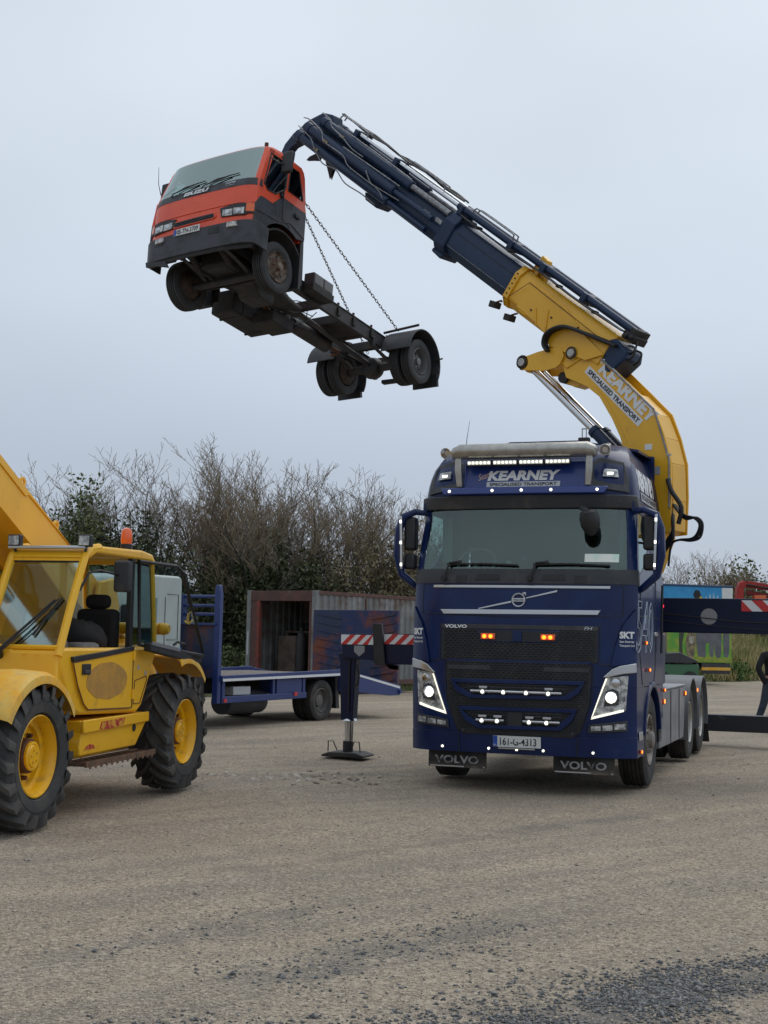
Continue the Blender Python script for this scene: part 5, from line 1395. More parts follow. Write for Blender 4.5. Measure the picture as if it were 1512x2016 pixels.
MB().tube([(0.02, .2265, .355), (1.34, .2265, .355)], .004, 5).build('slide_mark', 'dark', lorry, xf=BX)
for k in range(5):
    MB().tube([(-1.95, .20 + .02 * k, .60), (-1.5, .16 + .02 * k, .575 + .01 * (k % 2)), (-.9, .17 + .018 * k, .57), (-.4, .16 + .018 * k, .585), (.1, .15 + .02 * k, .56 + .01 * (k % 3)), (.8, .16 + .014 * k, .565), (1.4, .15 + .018 * k, .58)], .010, 6, sm=3).build('boom_hose', 'hose', lorry, xf=BX)
for s0 in (-1.4, -.7, .3, 1.0):
    MB().obox((s0, .19, .575), (1, 0, 0), (0, 1, 0), (0, 0, 1), .018, .06, .022).build('hose_clamp', 'dark', lorry, bevel=.004, xf=BX)
# ================================================================ RED CAB AND CHASSIS HANGING FROM THE CRANE
yw, pt, rl = .5767, -.1704, -.0446
RM = Matrix.Rotation(-yw, 4, 'Z') @ Matrix.Rotation(pt, 4, 'X') @ Matrix.Rotation(rl, 4, 'Y')
IM = Matrix.Translation((-2.4476, 20.2917, 6.6105)) @ RM
truck = thing('cab_chassis_truck', 'orange red small truck cab with bare chassis hanging from the crane on chains', 'truck', IM)
tFZ = ([.3, .4, .8, 1.1, 1.4, 1.48, 2.13, 2.18, 2.23], [-.78, -.80, -.83, -.83, -.82, -.80, -.58, -.50, -.25])
tWZ = ([.3, 1.35, 1.48, 2.13, 2.23], [1.0, 1.0, .985, .925, .87])
def tw(z): return interp(z, *tWZ)
def tfy(x, z):
    q = min(abs(x) / tw(z), 1.0)
    return interp(z, *tFZ) + .04 * q * q + .10 * q ** 10
def trows(zs, q1=1.0, side=None, off=0.0):
    qs = [q for q in QS if q < q1 - 1e-4] + [q1]; rows = []
    for z in zs:
        w = tw(z) + off; half = [(q * w, tfy(q * tw(z), z) - off, z) for q in qs]
        if side is not None:
            y0 = half[-1][1]
            for k in range(1, 5): half.append((w, y0 + (max(side, y0 + .02) - y0) * k / 4, z))
        rows.append([(-x, y, zz) for x, y, zz in half[::-1]] + half[1:])
    return rows
def tin(t):
    def fn(p):
        d = Vector((-p.x, .2 - p.y, 0)); d.y *= 1.3
        return d.normalized() * t
    return fn
def tdecal(poly, off, thick, mbo=None):
    return draped(poly, tfy, off, thick, mbo)
def tpatch(zs, x0, x1, off, thick, n=14):
    rows = [[(x0 + (x1 - x0) * i / n, tfy(x0 + (x1 - x0) * i / n, z) - off - thick, z) for i in range(n + 1)] for z in zs]
    return MB().slab(rows, (0, thick + .004, 0))
bd = MB().slab(trows([.80, .9, 1.1, 1.3, 1.395], 1.0, -.70), tin(.03)); bd.build('front_panel', 'orange', truck)
MB().slab(trows([1.375, 1.43, 1.50], 1.0, -.62, .003), tin(.03)).build('scuttle_panel', 'cabgrey', truck)
MB().slab(trows([1.49, 1.7, 1.9, 2.12], .93, None, .002), tin(.008)).build('windscreen', glass('truck windscreen glass', (.50, .66, .64), .34, .02), truck, smooth=60)
rows = []
for z in (1.48, 1.7, 1.9, 2.12):
    w = tw(z); rows.append([(q * w, tfy(q * w, z), z) for q in (.925, .96, 1.0)] + [(w, tfy(w, z) + .10, z)])
for s in (1, -1):
    MB().slab([[(s * x, y, z) for x, y, z in r] for r in rows], tin(.03)).build('pillar', 'orange', truck)
rf = MB().slab(trows([2.105, 2.14, 2.18, 2.22], 1.0, .40), tin(.03))
tl_ = trows([2.22], 1.0, .40)[0]; rf.add([(x, y, 2.222) for x, y, z in tl_], [tuple(range(len(tl_)))]); rf.build('roof', 'orange', truck)
for s in (1, -1):
    # door and rear side skin: orange upper, charcoal lower
    yf_ = -.72
    up = [(-.73, 1.10), (-.70, 1.45), (-.575, 2.0), (-.50, 2.10), (.35, 2.12), (.40, 2.0), (.47, 1.46), (-.13, 1.46), (-.36, 1.24), (-.55, 1.24), (-.66, 1.22)]
    lo = [(-.735, .62), (-.735, 1.09), (-.66, 1.215), (-.55, 1.235), (-.36, 1.235), (-.13, 1.455), (.47, 1.455), (.475, 1.0)] + arc(0.0, .42, .60, 62, 160, 10) + [(-.62, .62)]
    w1 = [(-.585, 1.47), (-.43, 2.04), (.0, 2.06), (-.06, 1.62), (-.30, 1.42), (-.50, 1.39)]
    w2 = [(.06, 2.06), (.27, 2.07), (.38, 1.63), (.0, 1.62)]
    def sidepl(poly, off, name, m, th=.03):
        mb = MB(); n = len(poly)
        v = [(s * (tw(z) + off), y, z) for y, z in poly] + [(s * (tw(z) + off - th), y, z) for y, z in poly]
        mb.add(v, [tuple(range(n)), tuple(range(n, 2 * n))[::-1]] + [(i, n + i, n + (i + 1) % n, (i + 1) % n) for i in range(n)])
        return mb.build(name, m, truck, bevel=.004, smooth=20)
    # the orange skin is framed round its windows
    fr = MB()
    def strip(poly):
        n = len(poly)
        fr.add([(s * tw(z), y, z) for y, z in poly] + [(s * (tw(z) - .03), y, z) for y, z in poly], [tuple(range(n)), tuple(range(n, 2 * n))[::-1]] + [(i, n + i, n + (i + 1) % n, (i + 1) % n) for i in range(n)])
    strip([(-.735, 1.09), (-.70, 1.47), (-.585, 1.47), (-.50, 1.39), (-.30, 1.42), (-.36, 1.238), (-.55, 1.24), (-.66, 1.22)])
    strip([(-.30, 1.42), (-.06, 1.62), (.0, 1.62), (.38, 1.63), (.44, 1.63), (.472, 1.46), (-.13, 1.46), (-.36, 1.238)])
    strip([(-.585, 1.47), (-.69, 1.47), (-.50, 2.04), (-.43, 2.04)])
    strip([(-.50, 2.04), (-.46, 2.12), (.40, 2.13), (.43, 2.05), (.27, 2.07), (.06, 2.06), (.0, 2.06), (-.43, 2.04)])
    strip([(.0, 2.06), (.06, 2.06), (.0, 1.62), (-.06, 1.62)])
    strip([(.27, 2.07), (.43, 2.05), (.46, 1.60), (.38, 1.63)])
    fr.build('side_frame', 'orange', truck, smooth=20)
    sidepl(lo, .002, 'door_skin', 'cabgrey')
    g = sidepl(w1, -.004, 'side_window', glass('truck side glass', (.62, .68, .68), .35, .03), .006)
    sidepl(w2, -.004, 'rear_quarter_window', glass('tinted side glass', (.05, .06, .07), .10, .03), .006)
    MB().tube([(s * (tw(z) + .004), y, z) for y, z in w1 + w1[:1]], .012, 6).build('window_seal', 'black', truck)
    MB().tube([(s * (tw(z) + .004), y, z) for y, z in w2 + w2[:1]], .010, 6).build('window_seal', 'black', truck)
    MB().tube([(s * 1.003, -.12, 1.5), (s * 1.003, -.10, 1.1), (s * 1.003, .1, 1.04)], .005, 5).build('door_seam', 'black', truck)
    MB().obox((s * 1.012, .24, 1.30), (1, 0, 0), (0, 1, 0), (0, 0, 1), .012, .06, .03).build('door_handle', 'black', truck, bevel=.006)
    MB().tube([(s * 1.004, -.70, .98), (s * 1.004, -.2, 1.02), (s * 1.004, .1, 1.12), (s * 1.004, .46, 1.03)], .008, 5).build('body_crease', 'greyplastic', truck)
    MB().obox((s * 1.01, -.17, 1.47), (1, 0, 0), (0, 1, 0), (0, 0, 1), .022, .03, .045).build('mirror_foot', 'black', truck, bevel=.006)
    # mirror: arm, big head
    MB().tube([(s * .95, -.20, 2.08), (s * 1.10, -.30, 2.02), (s * 1.18, -.34, 1.9), (s * 1.18, -.32, 1.62), (s * 1.03, -.17, 1.48)], .011, 6).build('mirror_arm', 'black', truck)
    MB().tube([(s * .99, -.52, 1.92), (s * 1.10, -.42, 1.84), (s * 1.18, -.34, 1.84)], .010, 6).build('mirror_arm', 'black', truck)
    mh = MB(); mh.box(min(s * 1.09, s * 1.27), max(s * 1.09, s * 1.27), -.37, -.29, 1.70, 2.05); mh.build('mirror', 'black', truck, bevel=.03, seg=3)
    # wheel arch lining and mudguard behind the wheel
    a1 = arc(0, .40, .56, 205, -10, 22); a2 = arc(0, .40, .53, 205, -10, 22)
    MB().prism(a1[4:] + a2[4:][::-1], 'x', min(s * .62, s * .97), max(s * .62, s * .97)).build('mudguard', 'dark', truck)
    MB().prism([(.42, 1.0), (.49, 1.02), (.54, .5), (.50, .22), (.46, .24)], 'x', min(s * .70, s * .98), max(s * .70, s * .98)).build('mudguard_flap', 'black', truck)
    # headlamp cluster
    X = (lambda p: p) if s > 0 else mir
    c = tdecal(X([(.42, 1.045), (.46, .90), (.86, .875), (.90, .90), (.985, .91), (.985, 1.05), (.86, 1.07), (.62, 1.075)]), .002, .018).build('headlamp_surround', 'black', truck, bevel=.004)
    for x0, x1 in ((.48, .655), (.675, .85)):
        l = tdecal(X([(x0, .905), (x1, .895), (x1, 1.0), (x0, 1.01)]), .018, .010).build('headlamp', 'headlens', truck, bevel=.008)
        MB().lathe([(0, .040), (.012, .035), (.02, .01)], (s * (x0 + x1) / 2, tfy((x0 + x1) / 2, .95) - .022, .952), (0, -1, 0), 14).build('lamp_bulb', 'silver', l)
    tdecal(X([(.875, .93), (.982, .93), (.982, 1.055), (.875, 1.06)]), .014, .014).build('indicator', 'amber', truck, bevel=.006)
    tdecal(X([(.60, .70), (.78, .70), (.77, .77), (.61, .775)]), .035, .03).build('fog_lamp', 'headlens', truck, bevel=.008)
MB().slab(trows([.44, .50, .62, .74, .795], 1.0, -.42, .035), tin(.03)).build('bumper', 'cabgrey', truck, bevel=.012)
for x0, x1 in ((-.80, -.62), (.26, .44)):
    tdecal([(x0, .66), (x1, .66), (x1, .745), (x0, .745)], .035, .006).build('bumper_opening', 'black', truck)
ch = MB(); ch.slab([[(x, tfy(x, .42) - .02 + .02 * (k > 0), z) for x in (-.97, -.9, -.6, -.35, .0, .5, .97)] for k, z in enumerate((.46, .40))], (0, .03, 0)); ch.build('bumper_lip', 'black', truck)
MB().prism([(-.97, .46), (-.60, .46), (-.50, .30), (-.72, .36), (-.95, .38)], 'y', -.80, -.77).build('torn_valance', 'black', truck)
tdecal([(-.47, 1.005), (.33, 1.015), (.36, .93), (.30, .905), (-.44, .895), (-.49, .93)], .004, .012).build('grille_frame', 'orange', truck, bevel=.006)
gr = tdecal([(-.45, .985), (.31, .995), (.33, .935), (.29, .92), (-.42, .91), (-.46, .94)], .016, .003).build('grille', 'black', truck)
for z in (.94, .965):
    tpatch([z, z + .008], -.42, .29, .018, .01, 8).build('grille_slat', 'greyplastic', gr)
MB().tube([(x, tfy(x, 1.09) - .006, 1.09 + .0 * x) for x in [-.95 + .19 * i for i in range(11)]], .006, 5).build('panel_crease', 'orange', truck)
np_ = tpatch([.745, .845], -.40, .10, .045, .008, 6).build('number_plate', 'plate', truck)
text('05-TN-3709', (-.335, tfy(-.15, .79) - .056, .757), (1, 0, 0), (0, 0, 1), .41, .075, 'letterdark', np_, bold=.012)
tpatch([.747, .843], -.398, -.35, .053, .002, 1).build('plate_band', 'plateblue', np_)
def wi(p): return Vector((p.x, tfy(p.x, p.z) - .022, p.z))
text('ISUZU', (-.33, 0, 1.395), (1, 0, .0), (0, 0, 1), .48, .066, 'white', truck, shear=.15, bold=.05, wrap=wi)
text('NPR', (.46, 0, 1.435), (1, 0, 0), (0, 0, 1), .18, .03, 'lettersilver', truck, shear=.2, bold=.03, wrap=wi)
text('TURBO', (.47, 0, 1.400), (1, 0, 0), (0, 0, 1), .16, .018, 'lettersilver', truck, wrap=wi)
for a, b in ((-.62, -.12), (-.02, .50)):
    def sp(x, z, o): return (x, tfy(x, z) - o, z)
    MB().tube([sp(a, 1.475, .01), sp(a + .06, 1.505, .04), sp(b, 1.60, .03)], .010, 6).build('wiper', 'black', truck)
    MB().tube([sp(a + .12, 1.54, .02), sp((a + b) / 2, 1.59, .025), sp(b + .14, 1.615, .02)], .008, 6).build('wiper_blade', 'black', truck)
MB().tube([(-.93, -.70, 1.62), (-.97, -.74, 1.80), (-.95, -.80, 2.05)], [.007, .005, .003], 6).build('aerial', 'black', truck)
MB().cyl((.80, -.40, 2.19), (.80, -.40, 2.25), .03).build('roof_marker', 'rust', truck)
# cab interior and floor
inn = MB()
quad(inn, (-.95, -.70, 1.30), (.95, -.70, 1.30), (.95, .42, 1.30), (-.95, .42, 1.30))
quad(inn, (-.88, -.42, 2.10), (.88, -.42, 2.10), (.88, .38, 2.10), (-.88, .38, 2.10))
inn.build('cab_interior', 'interior', truck, fix=False)
bw = MB(); bw.box(-.96, .96, .40, .44, .95, 1.62); bw.box(-.9, .9, .36, .40, 1.95, 2.16); bw.box(-.95, -.6, .38, .42, 1.6, 2.0); bw.box(.6, .93, .38, .42, 1.6, 2.0); bw.box(-.6, .6, .385, .415, 1.6, 1.70)
bw.build('cab_back_wall', 'orange', truck, bevel=.008)
MB().box(-.9, .9, -.70, -.45, 1.3, 1.52).build('dashboard', 'black', truck, bevel=.03)
for x in (-.5, .45):
    q = MB(); q.box(x - .22, x + .22, -.1, .3, 1.3, 1.45); q.box(x - .2, x + .2, .22, .33, 1.4, 1.95); q.build('seat', 'interior', truck, bevel=.04)
sw = MB(); sw.tube([(.45 + .19 * math.cos(t * PI / 10), -.38 + .10 * math.sin(t * PI / 10), 1.58 + .15 * math.sin(t * PI / 10)) for t in range(20)], .013, 6, closed=True); sw.build('steering_wheel', 'black', truck)
fl = MB(); fl.box(-.95, .95, -.72, -.52, .62, .80); fl.box(-.66, .66, -.55, .42, 1.02, 1.10); fl.box(-.60, -.45, -.7, .5, .70, 1.02); fl.box(.45, .60, -.7, .5, .70, 1.02)
fl.box(-.95, .95, -.60, -.50, .62, 1.25)
fl.build('cab_floor', 'dark', truck, bevel=.02)
# ---- chassis
for s in (1, -1):
    rl_ = MB(); rl_.prism([(-.72, .60), (-.72, .78), (.9, .80), (4.55, .78), (4.55, .62), (3.4, .56), (.9, .56)], 'x', min(s * .36, s * .42), max(s * .36, s * .42))
    rl_.prism([(-.72, .765), (-.72, .785), (.9, .805), (4.55, .785), (4.55, .765), (.9, .785)], 'x', min(s * .33, s * .435), max(s * .33, s * .435))
    rl_.build('chassis_rail', 'chassis', truck, bevel=.006)
    for y in (1.15, 1.6, 2.3, 2.75, 3.3, 3.8, 4.3):
        MB().obox((s * .44, y, .68), (1, 0, 0), (0, 1, 0), (0, 0, 1), .015, .04, .07).build('rail_bracket', 'dark', truck, bevel=.004)
        MB().cyl((s * .41, y, .80), (s * .41, y, .84), .022, n=8).build('rail_bolt', 'rust', truck)
    # leaf springs
    for yc, L_ in ((0, .62), (4.06, .68)):
        lp = MB()
        for k in range(4):
            ll = L_ * (1 - .2 * k); lp.prism([(yc - ll, .50 - .018 * k), (yc, .40 - .018 * k), (yc + ll, .50 - .018 * k), (yc + ll, .512 - .018 * k), (yc, .414 - .018 * k), (yc - ll, .512 - .018 * k)], 'x', min(s * .37, s * .44), max(s * .37, s * .44))
        lp.build('leaf_spring', 'chassis', truck)
        MB().cyl((s * .33, yc + .1, .42), (s * .36, yc + .38, .70), .028).build('damper', 'dark', truck)
        for d_ in (-1, 1): MB().box(min(s * .37, s * .45), max(s * .37, s * .45), yc + d_ * L_ - .04, yc + d_ * L_ + .04, .48, .66).build('spring_hanger', 'chassis', truck, bevel=.01)
for y in (-.62, .95, 1.9, 2.55, 3.2, 3.75, 4.5):
    c = MB(); c.box(-.36, .36, y - .04, y + .04, .60, .76); c.build('crossmember', 'chassis', truck, bevel=.01)
MB().slab([[(-.36, 3.2, .62), (-.30, 2.85, .62), (-.36, 2.6, .62)], [(.36, 3.2, .62), (.30, 2.85, .62), (.36, 2.6, .62)]], (0, 0, .02)).build('gusset_plate', 'chassis', truck)
MB().cyl((-.78, 0, .33), (.78, 0, .33), .055).build('front_axle', 'chassis', truck)
MB().tube([(-.75, .16, .36), (0, .18, .34), (.75, .16, .36)], .02, 8).build('track_rod', 'dark', truck)
for x in (-.30, .25): MB().tube([(x, -.62, .62), (x * 1.1, -.3, .42), (x * .9, .15, .46), (x * .8, .5, .55)], .05, 8).build('front_brace', 'dark', truck)
en = MB(); en.box(-.30, .30, -.35, .75, .42, 1.02); en.build('engine', 'dark', truck, bevel=.05)
sm = MB(); sm.prism([(-.30, .40), (.40, .40), (.55, .26), (.9, .26), (.9, .42), (-.3, .52)], 'x', -.20, .20); sm.build('engine_sump', 'chassis', truck, bevel=.03)
gb = MB(); gb.lathe([(0, .22), (.3, .20), (.6, .13), (.95, .10), (1.0, .06)], (0, .8, .55), (0, 1, -.02), 16); gb.build('gearbox', 'dark', truck)
MB().cyl((0, 1.8, .52), (0, 4.0, .40), .045).build('drive_shaft', 'chassis', truck)
MB().lathe([(0, .10), (.05, .125), (1.0, .125), (1.05, .08)], (-.28, 2.0, .46), (0, 1, 0), 18).build('silencer', 'chassis', truck)
MB().tube([(-.28, 2.0, .46), (-.28, 1.5, .42), (-.15, 1.0, .40), (-.1, .7, .40)], .035, 8).build('exhaust_pipe', 'rust', truck)
MB().tube([(-.28, 3.0, .46), (-.30, 3.4, .50), (-.5, 3.5, .5)], .035, 8).build('exhaust_pipe', 'rust', truck)
tk = MB(); tk.prism([(.72, .22), (.72, .60), (1.85, .60), (1.85, .30), (1.75, .22)], 'x', -.92, -.46); tk.build('fuel_tank', 'dark', truck, bevel=.03)
for y in (.95, 1.6): MB().box(-.93, -.45, y, y + .04, .21, .62).build('tank_strap', 'dark', truck, bevel=.006)
pt_ = MB(); pt_.box(-.42, .0, 1.15, 1.7, .14, .34); pt_.build('crawler_guard', 'dark', truck, bevel=.02)
bt = MB().box(.42, .64, 1.28, 1.86, .62, .74).build('battery_tray', 'dark', truck, bevel=.01)
MB().box(.43, .62, 1.30, 1.84, .74, .93).build('battery_box', 'greyplastic', truck, bevel=.01)
for y0 in (1.32, 1.585): MB().box(.60, .632, y0, y0 + .235, .75, .91).build('battery', mat('grey battery case', (.16, .165, .17), .6), truck, bevel=.01)
rnd = random.Random(8)
for k in range(6):
    x0, y0 = rnd.uniform(-.3, .3), rnd.uniform(.9, 1.3)
    pts = [(x0 + rnd.gauss(0, .05), y0 + i * .22, .50 + .10 * math.sin(i * 2.1 + k) - .08 * (i % 2)) for i in range(5)]
    MB().tube(pts, .008, 5).build('loose_cable', 'hose', truck)
# rear axle, mudguards
MB().cyl((-.6, 4.06, .385), (.6, 4.06, .385), .075).build('rear_axle', 'chassis', truck)
MB().lathe([(-.16, .08), (-.12, .16), (0, .20), (.12, .16), (.16, .08)], (0, 4.06, .385), (0, 1, 0), 20).build('differential', 'chassis', truck, bevel=.01)
for s in (1, -1):
    g = MB(); a1 = arc(4.06, .40, .53, 175, -25, 20); a2 = arc(4.06, .40, .505, 175, -25, 20); g.prism(a1 + a2[::-1], 'x', min(s * .48, s * 1.06), max(s * .48, s * 1.06)); g.build('rear_mudguard', 'greyplastic', truck, bevel=.006)
    MB().prism([(4.50, .30), (4.56, .28), (4.60, .10), (4.54, .08)], 'x', min(s * .55, s * 1.04), max(s * .55, s * 1.04)).build('rear_flap', 'black', truck)
    MB().cyl((s * .40, 3.72, .86), (s * 1.1, 3.72, .90), .022).build('mudguard_stay', 'chassis', truck)
    MB().cyl((s * .95, 4.50, .55), (s * 1.14, 4.50, .57), .014).build('lamp_stay', 'dark', truck)
MB().prism([(-.1, 4.5), (.75, 4.55), (.75, 4.62), (-.1, 4.6)], 'z', .28, .34).build('rear_bumper_bar', 'dark', truck, xf=Matrix.Translation((0, 0, 0)))
# wheels
def small_wheel(cx, cy, s, Rr, w, rm, dish, nm='wheel', full=True):
    t = tyre_mb(Rr, w, .235, cx, cy, .385, 48, 4).build(nm, 'rubberdark' if False else mat('grey worn tyre', (.045, .048, .053), .75, noise=(4, (.03, .031, .034), .4, .65), bump=(80, .15, .003)), truck)
    o = Vector((cx + s * w * .32, cy, .385)); d = Vector((s, 0, 0))
    pr = [(.02, .237), (.035, .225), (.0, .212), (-dish, .20), (-dish - .01, .15), (-dish + .035, .12), (-dish + .045, .07), (-dish + .09, .062), (-dish + .10, .02)]
    MB().lathe(pr, o, d, 36, caps=(0, 1)).build('rim', rm, t)
    if full:
        for k in range(6):
            a = k * PI / 3; c = o + d * (-dish - .0) + Vector((0, math.cos(a) * .10, math.sin(a) * .10)); MB().cyl(c, c + d * .055, .013, n=6).build('wheel_nut', 'rust', t)
        for k in range(6):
            a = (k + .5) * PI / 3; c = o + d * (-dish - .004) + Vector((0, math.cos(a) * .165, math.sin(a) * .165)); MB().cyl(c, c + d * .006, .022, n=10).build('rim_opening', 'black', t)
    return t
rimr = mat('rusty pale rim', (.24, .20, .165), .7, .3, noise=(9, (.10, .055, .035), .42, .6))
rimd = mat('dark rusty rim', (.05, .04, .035), .75, .2, noise=(9, (.09, .055, .04), .42, .6))
small_wheel(.83, 0, 1, .385, .205, rimr, .005); small_wheel(-.83, 0, -1, .385, .205, rimr, .005)
for s in (1, -1):
    small_wheel(s * .88, 4.06, s, .385, .19, mat('grey steel rim', (.17, .175, .18), .55, .4), .09)
    small_wheel(s * .64, 4.06, s, .385, .19, rimd, .05, full=False)
    MB().lathe([(0, .22), (.02, .20), (.06, .17), (.07, .12), (.05, .06)], (s * .56, 4.06, .385), (-s, 0, 0), 24).build('brake_drum', rimd, truck)
    MB().lathe([(0, .23), (.02, .20), (.05, .16), (.09, .15), (.10, .05)], (s * .77, 0, .385), (-s, 0, 0), 24).build('brake_drum', rimd, truck)

# ================================================================ CHAINS
def chain(p0, p1, label, sag=.0):
    p0 = Vector(p0); p1 = Vector(p1); L_ = (p1 - p0).length; pitch = .062; n = int(L_ / pitch)
    d = (p1 - p0).normalized(); a = d.orthogonal().normalized(); b = d.cross(a)
    mb = MB()
    for i in range(n):
        t_ = (i + .5) / n; c = p0.lerp(p1, t_) + Vector((0, 0, -sag * 4 * t_ * (1 - t_)))
        w = a if i % 2 else b
        pts = []
        for k in range(10):
            th = 2 * PI * k / 10
            pts.append(c + d * math.cos(th) * .046 + w * math.sin(th) * .019)
        mb.tube(pts, .0055, 5, closed=True)
    o = mb.build('lifting_chain', mat('worn chain steel', (.075, .06, .05), .5, .6, noise=(20, (.14, .11, .09), .4, .6)), None, fix=False)
    return tag(o, label, 'chain', 'chains holding the hanging truck')
HK = CM @ Vector((5.52, 0, 8.90))
ptm = lambda x, y, z: IM @ Vector((x, y, z))
chain(HK, ptm(.47, 4.05, 1.02), 'outer steel chain from the crane hook down to the near rear mudguard')
chain(HK, ptm(-.30, 4.30, .80), 'inner steel chain from the crane hook passing between the chassis rails')
chain(HK, ptm(.41, .62, .82), 'short chain hidden behind the red cab, near side')
chain(HK, ptm(-.41, .62, .82), 'short chain hidden behind the red cab, far side')
# ================================================================ YELLOW TELEHANDLER
TM = frame(-3.82, 11.494, .2274)
tele = thing('telehandler', 'yellow telescopic handler with raised boom, scraped door and chunky tyres', 'telehandler', TM)
def yz(poly, x0, x1, name, m, parent=tele, bevel=.01, smooth=35):
    return MB().prism(poly, 'x', x0, x1).build(name, m, parent, bevel=bevel, smooth=smooth)
XO = .95
# lower cab side with the curved front edge
body = [(.63, 1.475), (.60, 1.38), (.66, 1.22), (.80, 1.02), (.90, .92), (1.02, .88), (2.30, .84), (2.42, .90), (2.50, 1.02), (2.74, 1.40), (2.78, 1.50), (2.12, 1.47)]
yz(body, .20, XO, 'cab_lower_body', 'tyellow', bevel=.03)
door = [(.82, 1.345), (.93, 1.14), (1.06, .98), (1.16, .92), (2.13, .895), (2.13, 1.445), (1.5, 1.395)]
dr = yz(door, XO - .005, XO + .018, 'door', 'tyellow', bevel=.008)
MB().tube([(XO + .019, y, z) for y, z in door + door[:1]], .006, 5).build('door_seam', 'rust', dr)
ov = [(1.55 + .45 * math.cos(t * PI / 24) * (1 + .012 * math.sin(7.3 * t)), 1.17 + .17 * math.sin(t * PI / 24) * (1 + .02 * math.sin(5.1 * t + 1))) for t in range(48)]
yz(ov, XO + .018, XO + .0205, 'scraped_patch', 'worn', dr, 0)
MB().box(XO + .018, XO + .03, 1.00, 1.17, 1.235, 1.33).build('handle_recess', 'black', dr, bevel=.004)
MB().box(XO + .03, XO + .038, 1.03, 1.14, 1.245, 1.275).build('door_handle', 'greyplastic', dr, bevel=.004)
sill = [(.82, 1.35), (1.5, 1.40), (2.14, 1.45), (2.14, 1.485), (1.5, 1.44), (.80, 1.395)]
yz(sill, XO - .01, XO + .026, 'window_sill', 'black', bevel=.004)
for z in (.98, 1.35): MB().cyl((XO + .025, 2.13, z), (XO + .025, 2.13, z + .09), .016, n=10).build('door_hinge', 'tyellow', tele)
hp = [(2.20, .93), (2.36, .93), (2.52, 1.16), (2.50, 1.19), (2.22, 1.15)]
MB().tube([(XO + .003, y, z) for y, z in hp + hp[:1]], .005, 5).build('hatch_seam', 'rust', tele)
MB().box(XO, XO + .006, 2.28, 2.32, 1.26, 1.30).build('rivet_plate', 'lettersilver', tele)
MB().box(XO, XO + .006, 2.46, 2.50, 1.20, 1.24).build('rivet_plate', 'lettersilver', tele)
# cab frame posts
for x in (.21, XO - .025):
    p = MB(); p.tube([(x, .61, 1.40), (x, .80, 1.80), (x, 1.00, 2.18), (x, 1.07, 2.30), (x, 1.16, 2.365), (x, 1.35, 2.39)], .038, 8); p.build('front_pillar', 'tyellow', tele)
    p = MB(); p.tube([(x, 2.60, 2.30), (x, 2.64, 2.1), (x, 2.74, 1.45)], .032, 8); p.build('rear_pillar', 'tyellow', tele)
    MB().box(x - .03, x + .02, 2.08, 2.155, 1.45, 2.34).build('door_post', 'black', tele, bevel=.006)
rf = MB(); rf.prism([(1.02, 2.28), (1.10, 2.355), (1.25, 2.40), (2.3, 2.425), (2.55, 2.40), (2.64, 2.33), (2.62, 2.29), (2.5, 2.33), (1.25, 2.33), (1.1, 2.27)], 'x', .17, XO + .01); rf.build('cab_roof', 'tyellow', tele, bevel=.025, seg=3)
MB().box(.18, .94, 1.02, 1.10, 2.355, 2.385).build('roof_gutter', 'silver', tele, bevel=.01)
# front window frame
def wsp(u, t_, off=0):      # u across 0..1, t up the screen
    return (.235 + (.915 - .235) * u, .625 + .415 * t_ - off * .9, 1.475 + .765 * t_ + off * .45)
MB().slab([[wsp(u, t_) for u in (0, .5, 1)] for t_ in (0, .5, 1)], (0, .008, 0)).build('windscreen', 'ws3', tele)
MB().tube([wsp(0, 0), wsp(1, 0)], .022, 6).build('screen_bottom_rail', 'tyellow', tele)
MB().tube([wsp(0, 0, .004), wsp(1, 0, .004), wsp(1, 1, .004), wsp(0, 1, .004), wsp(0, 0, .004)], .010, 6).build('screen_seal', 'black', tele)
MB().slab([[(x, y, z) for x in (.22, .93)] for y, z in ((1.03, 2.25), (1.06, 2.32))], (0, .02, 0)).build('screen_header', 'tyellow', tele)
w = MB(); w.tube([wsp(.22, -.08, .05), wsp(.5, .2, .05), wsp(.80, .52, .04)], [.016, .012, .010], 6); w.tube([wsp(.27, -.08, .05), wsp(.56, .2, .05), wsp(.84, .53, .04)], .007, 6)
w.tube([wsp(.62, .12, .02), wsp(.74, .34, .02), wsp(.88, .56, .02)], .011, 6); w.cyl(wsp(.22, -.09, -.02), wsp(.22, -.09, .07), .035, n=12); w.build('wiper', 'black', tele)
MB().prism([(.34, 1.50), (.38, 1.50), (.40, 1.62)], 'x', .3, .3 + .001) if False else None
# side windows
yz([(.86, 1.46), (1.04, 1.83), (1.19, 2.16), (1.27, 2.30), (2.08, 2.32), (2.08, 1.49), (1.5, 1.445)], XO - .03, XO - .024, 'door_opening_glass', glass('clear side glass', (.80, .86, .84), .05, .02), bevel=0) if False else None
yz([(2.17, 1.49), (2.17, 2.31), (2.56, 2.30), (2.62, 2.1), (2.70, 1.52)], XO - .03, XO - .022, 'rear_quarter_glass', glass('green tinted glass', (.20, .32, .32), .14, .03), bevel=0, smooth=0)
yz([(2.64, 1.55), (2.58, 2.28), (2.60, 2.28), (2.66, 1.55)], .24, .92, 'rear_glass', 'ws2', bevel=0, smooth=0)
yz([(.90, 1.50), (1.1, 1.9), (1.27, 2.28), (2.5, 2.30), (2.66, 1.52)], .20, .206, 'off_side_glass', 'ws2', bevel=0, smooth=0)
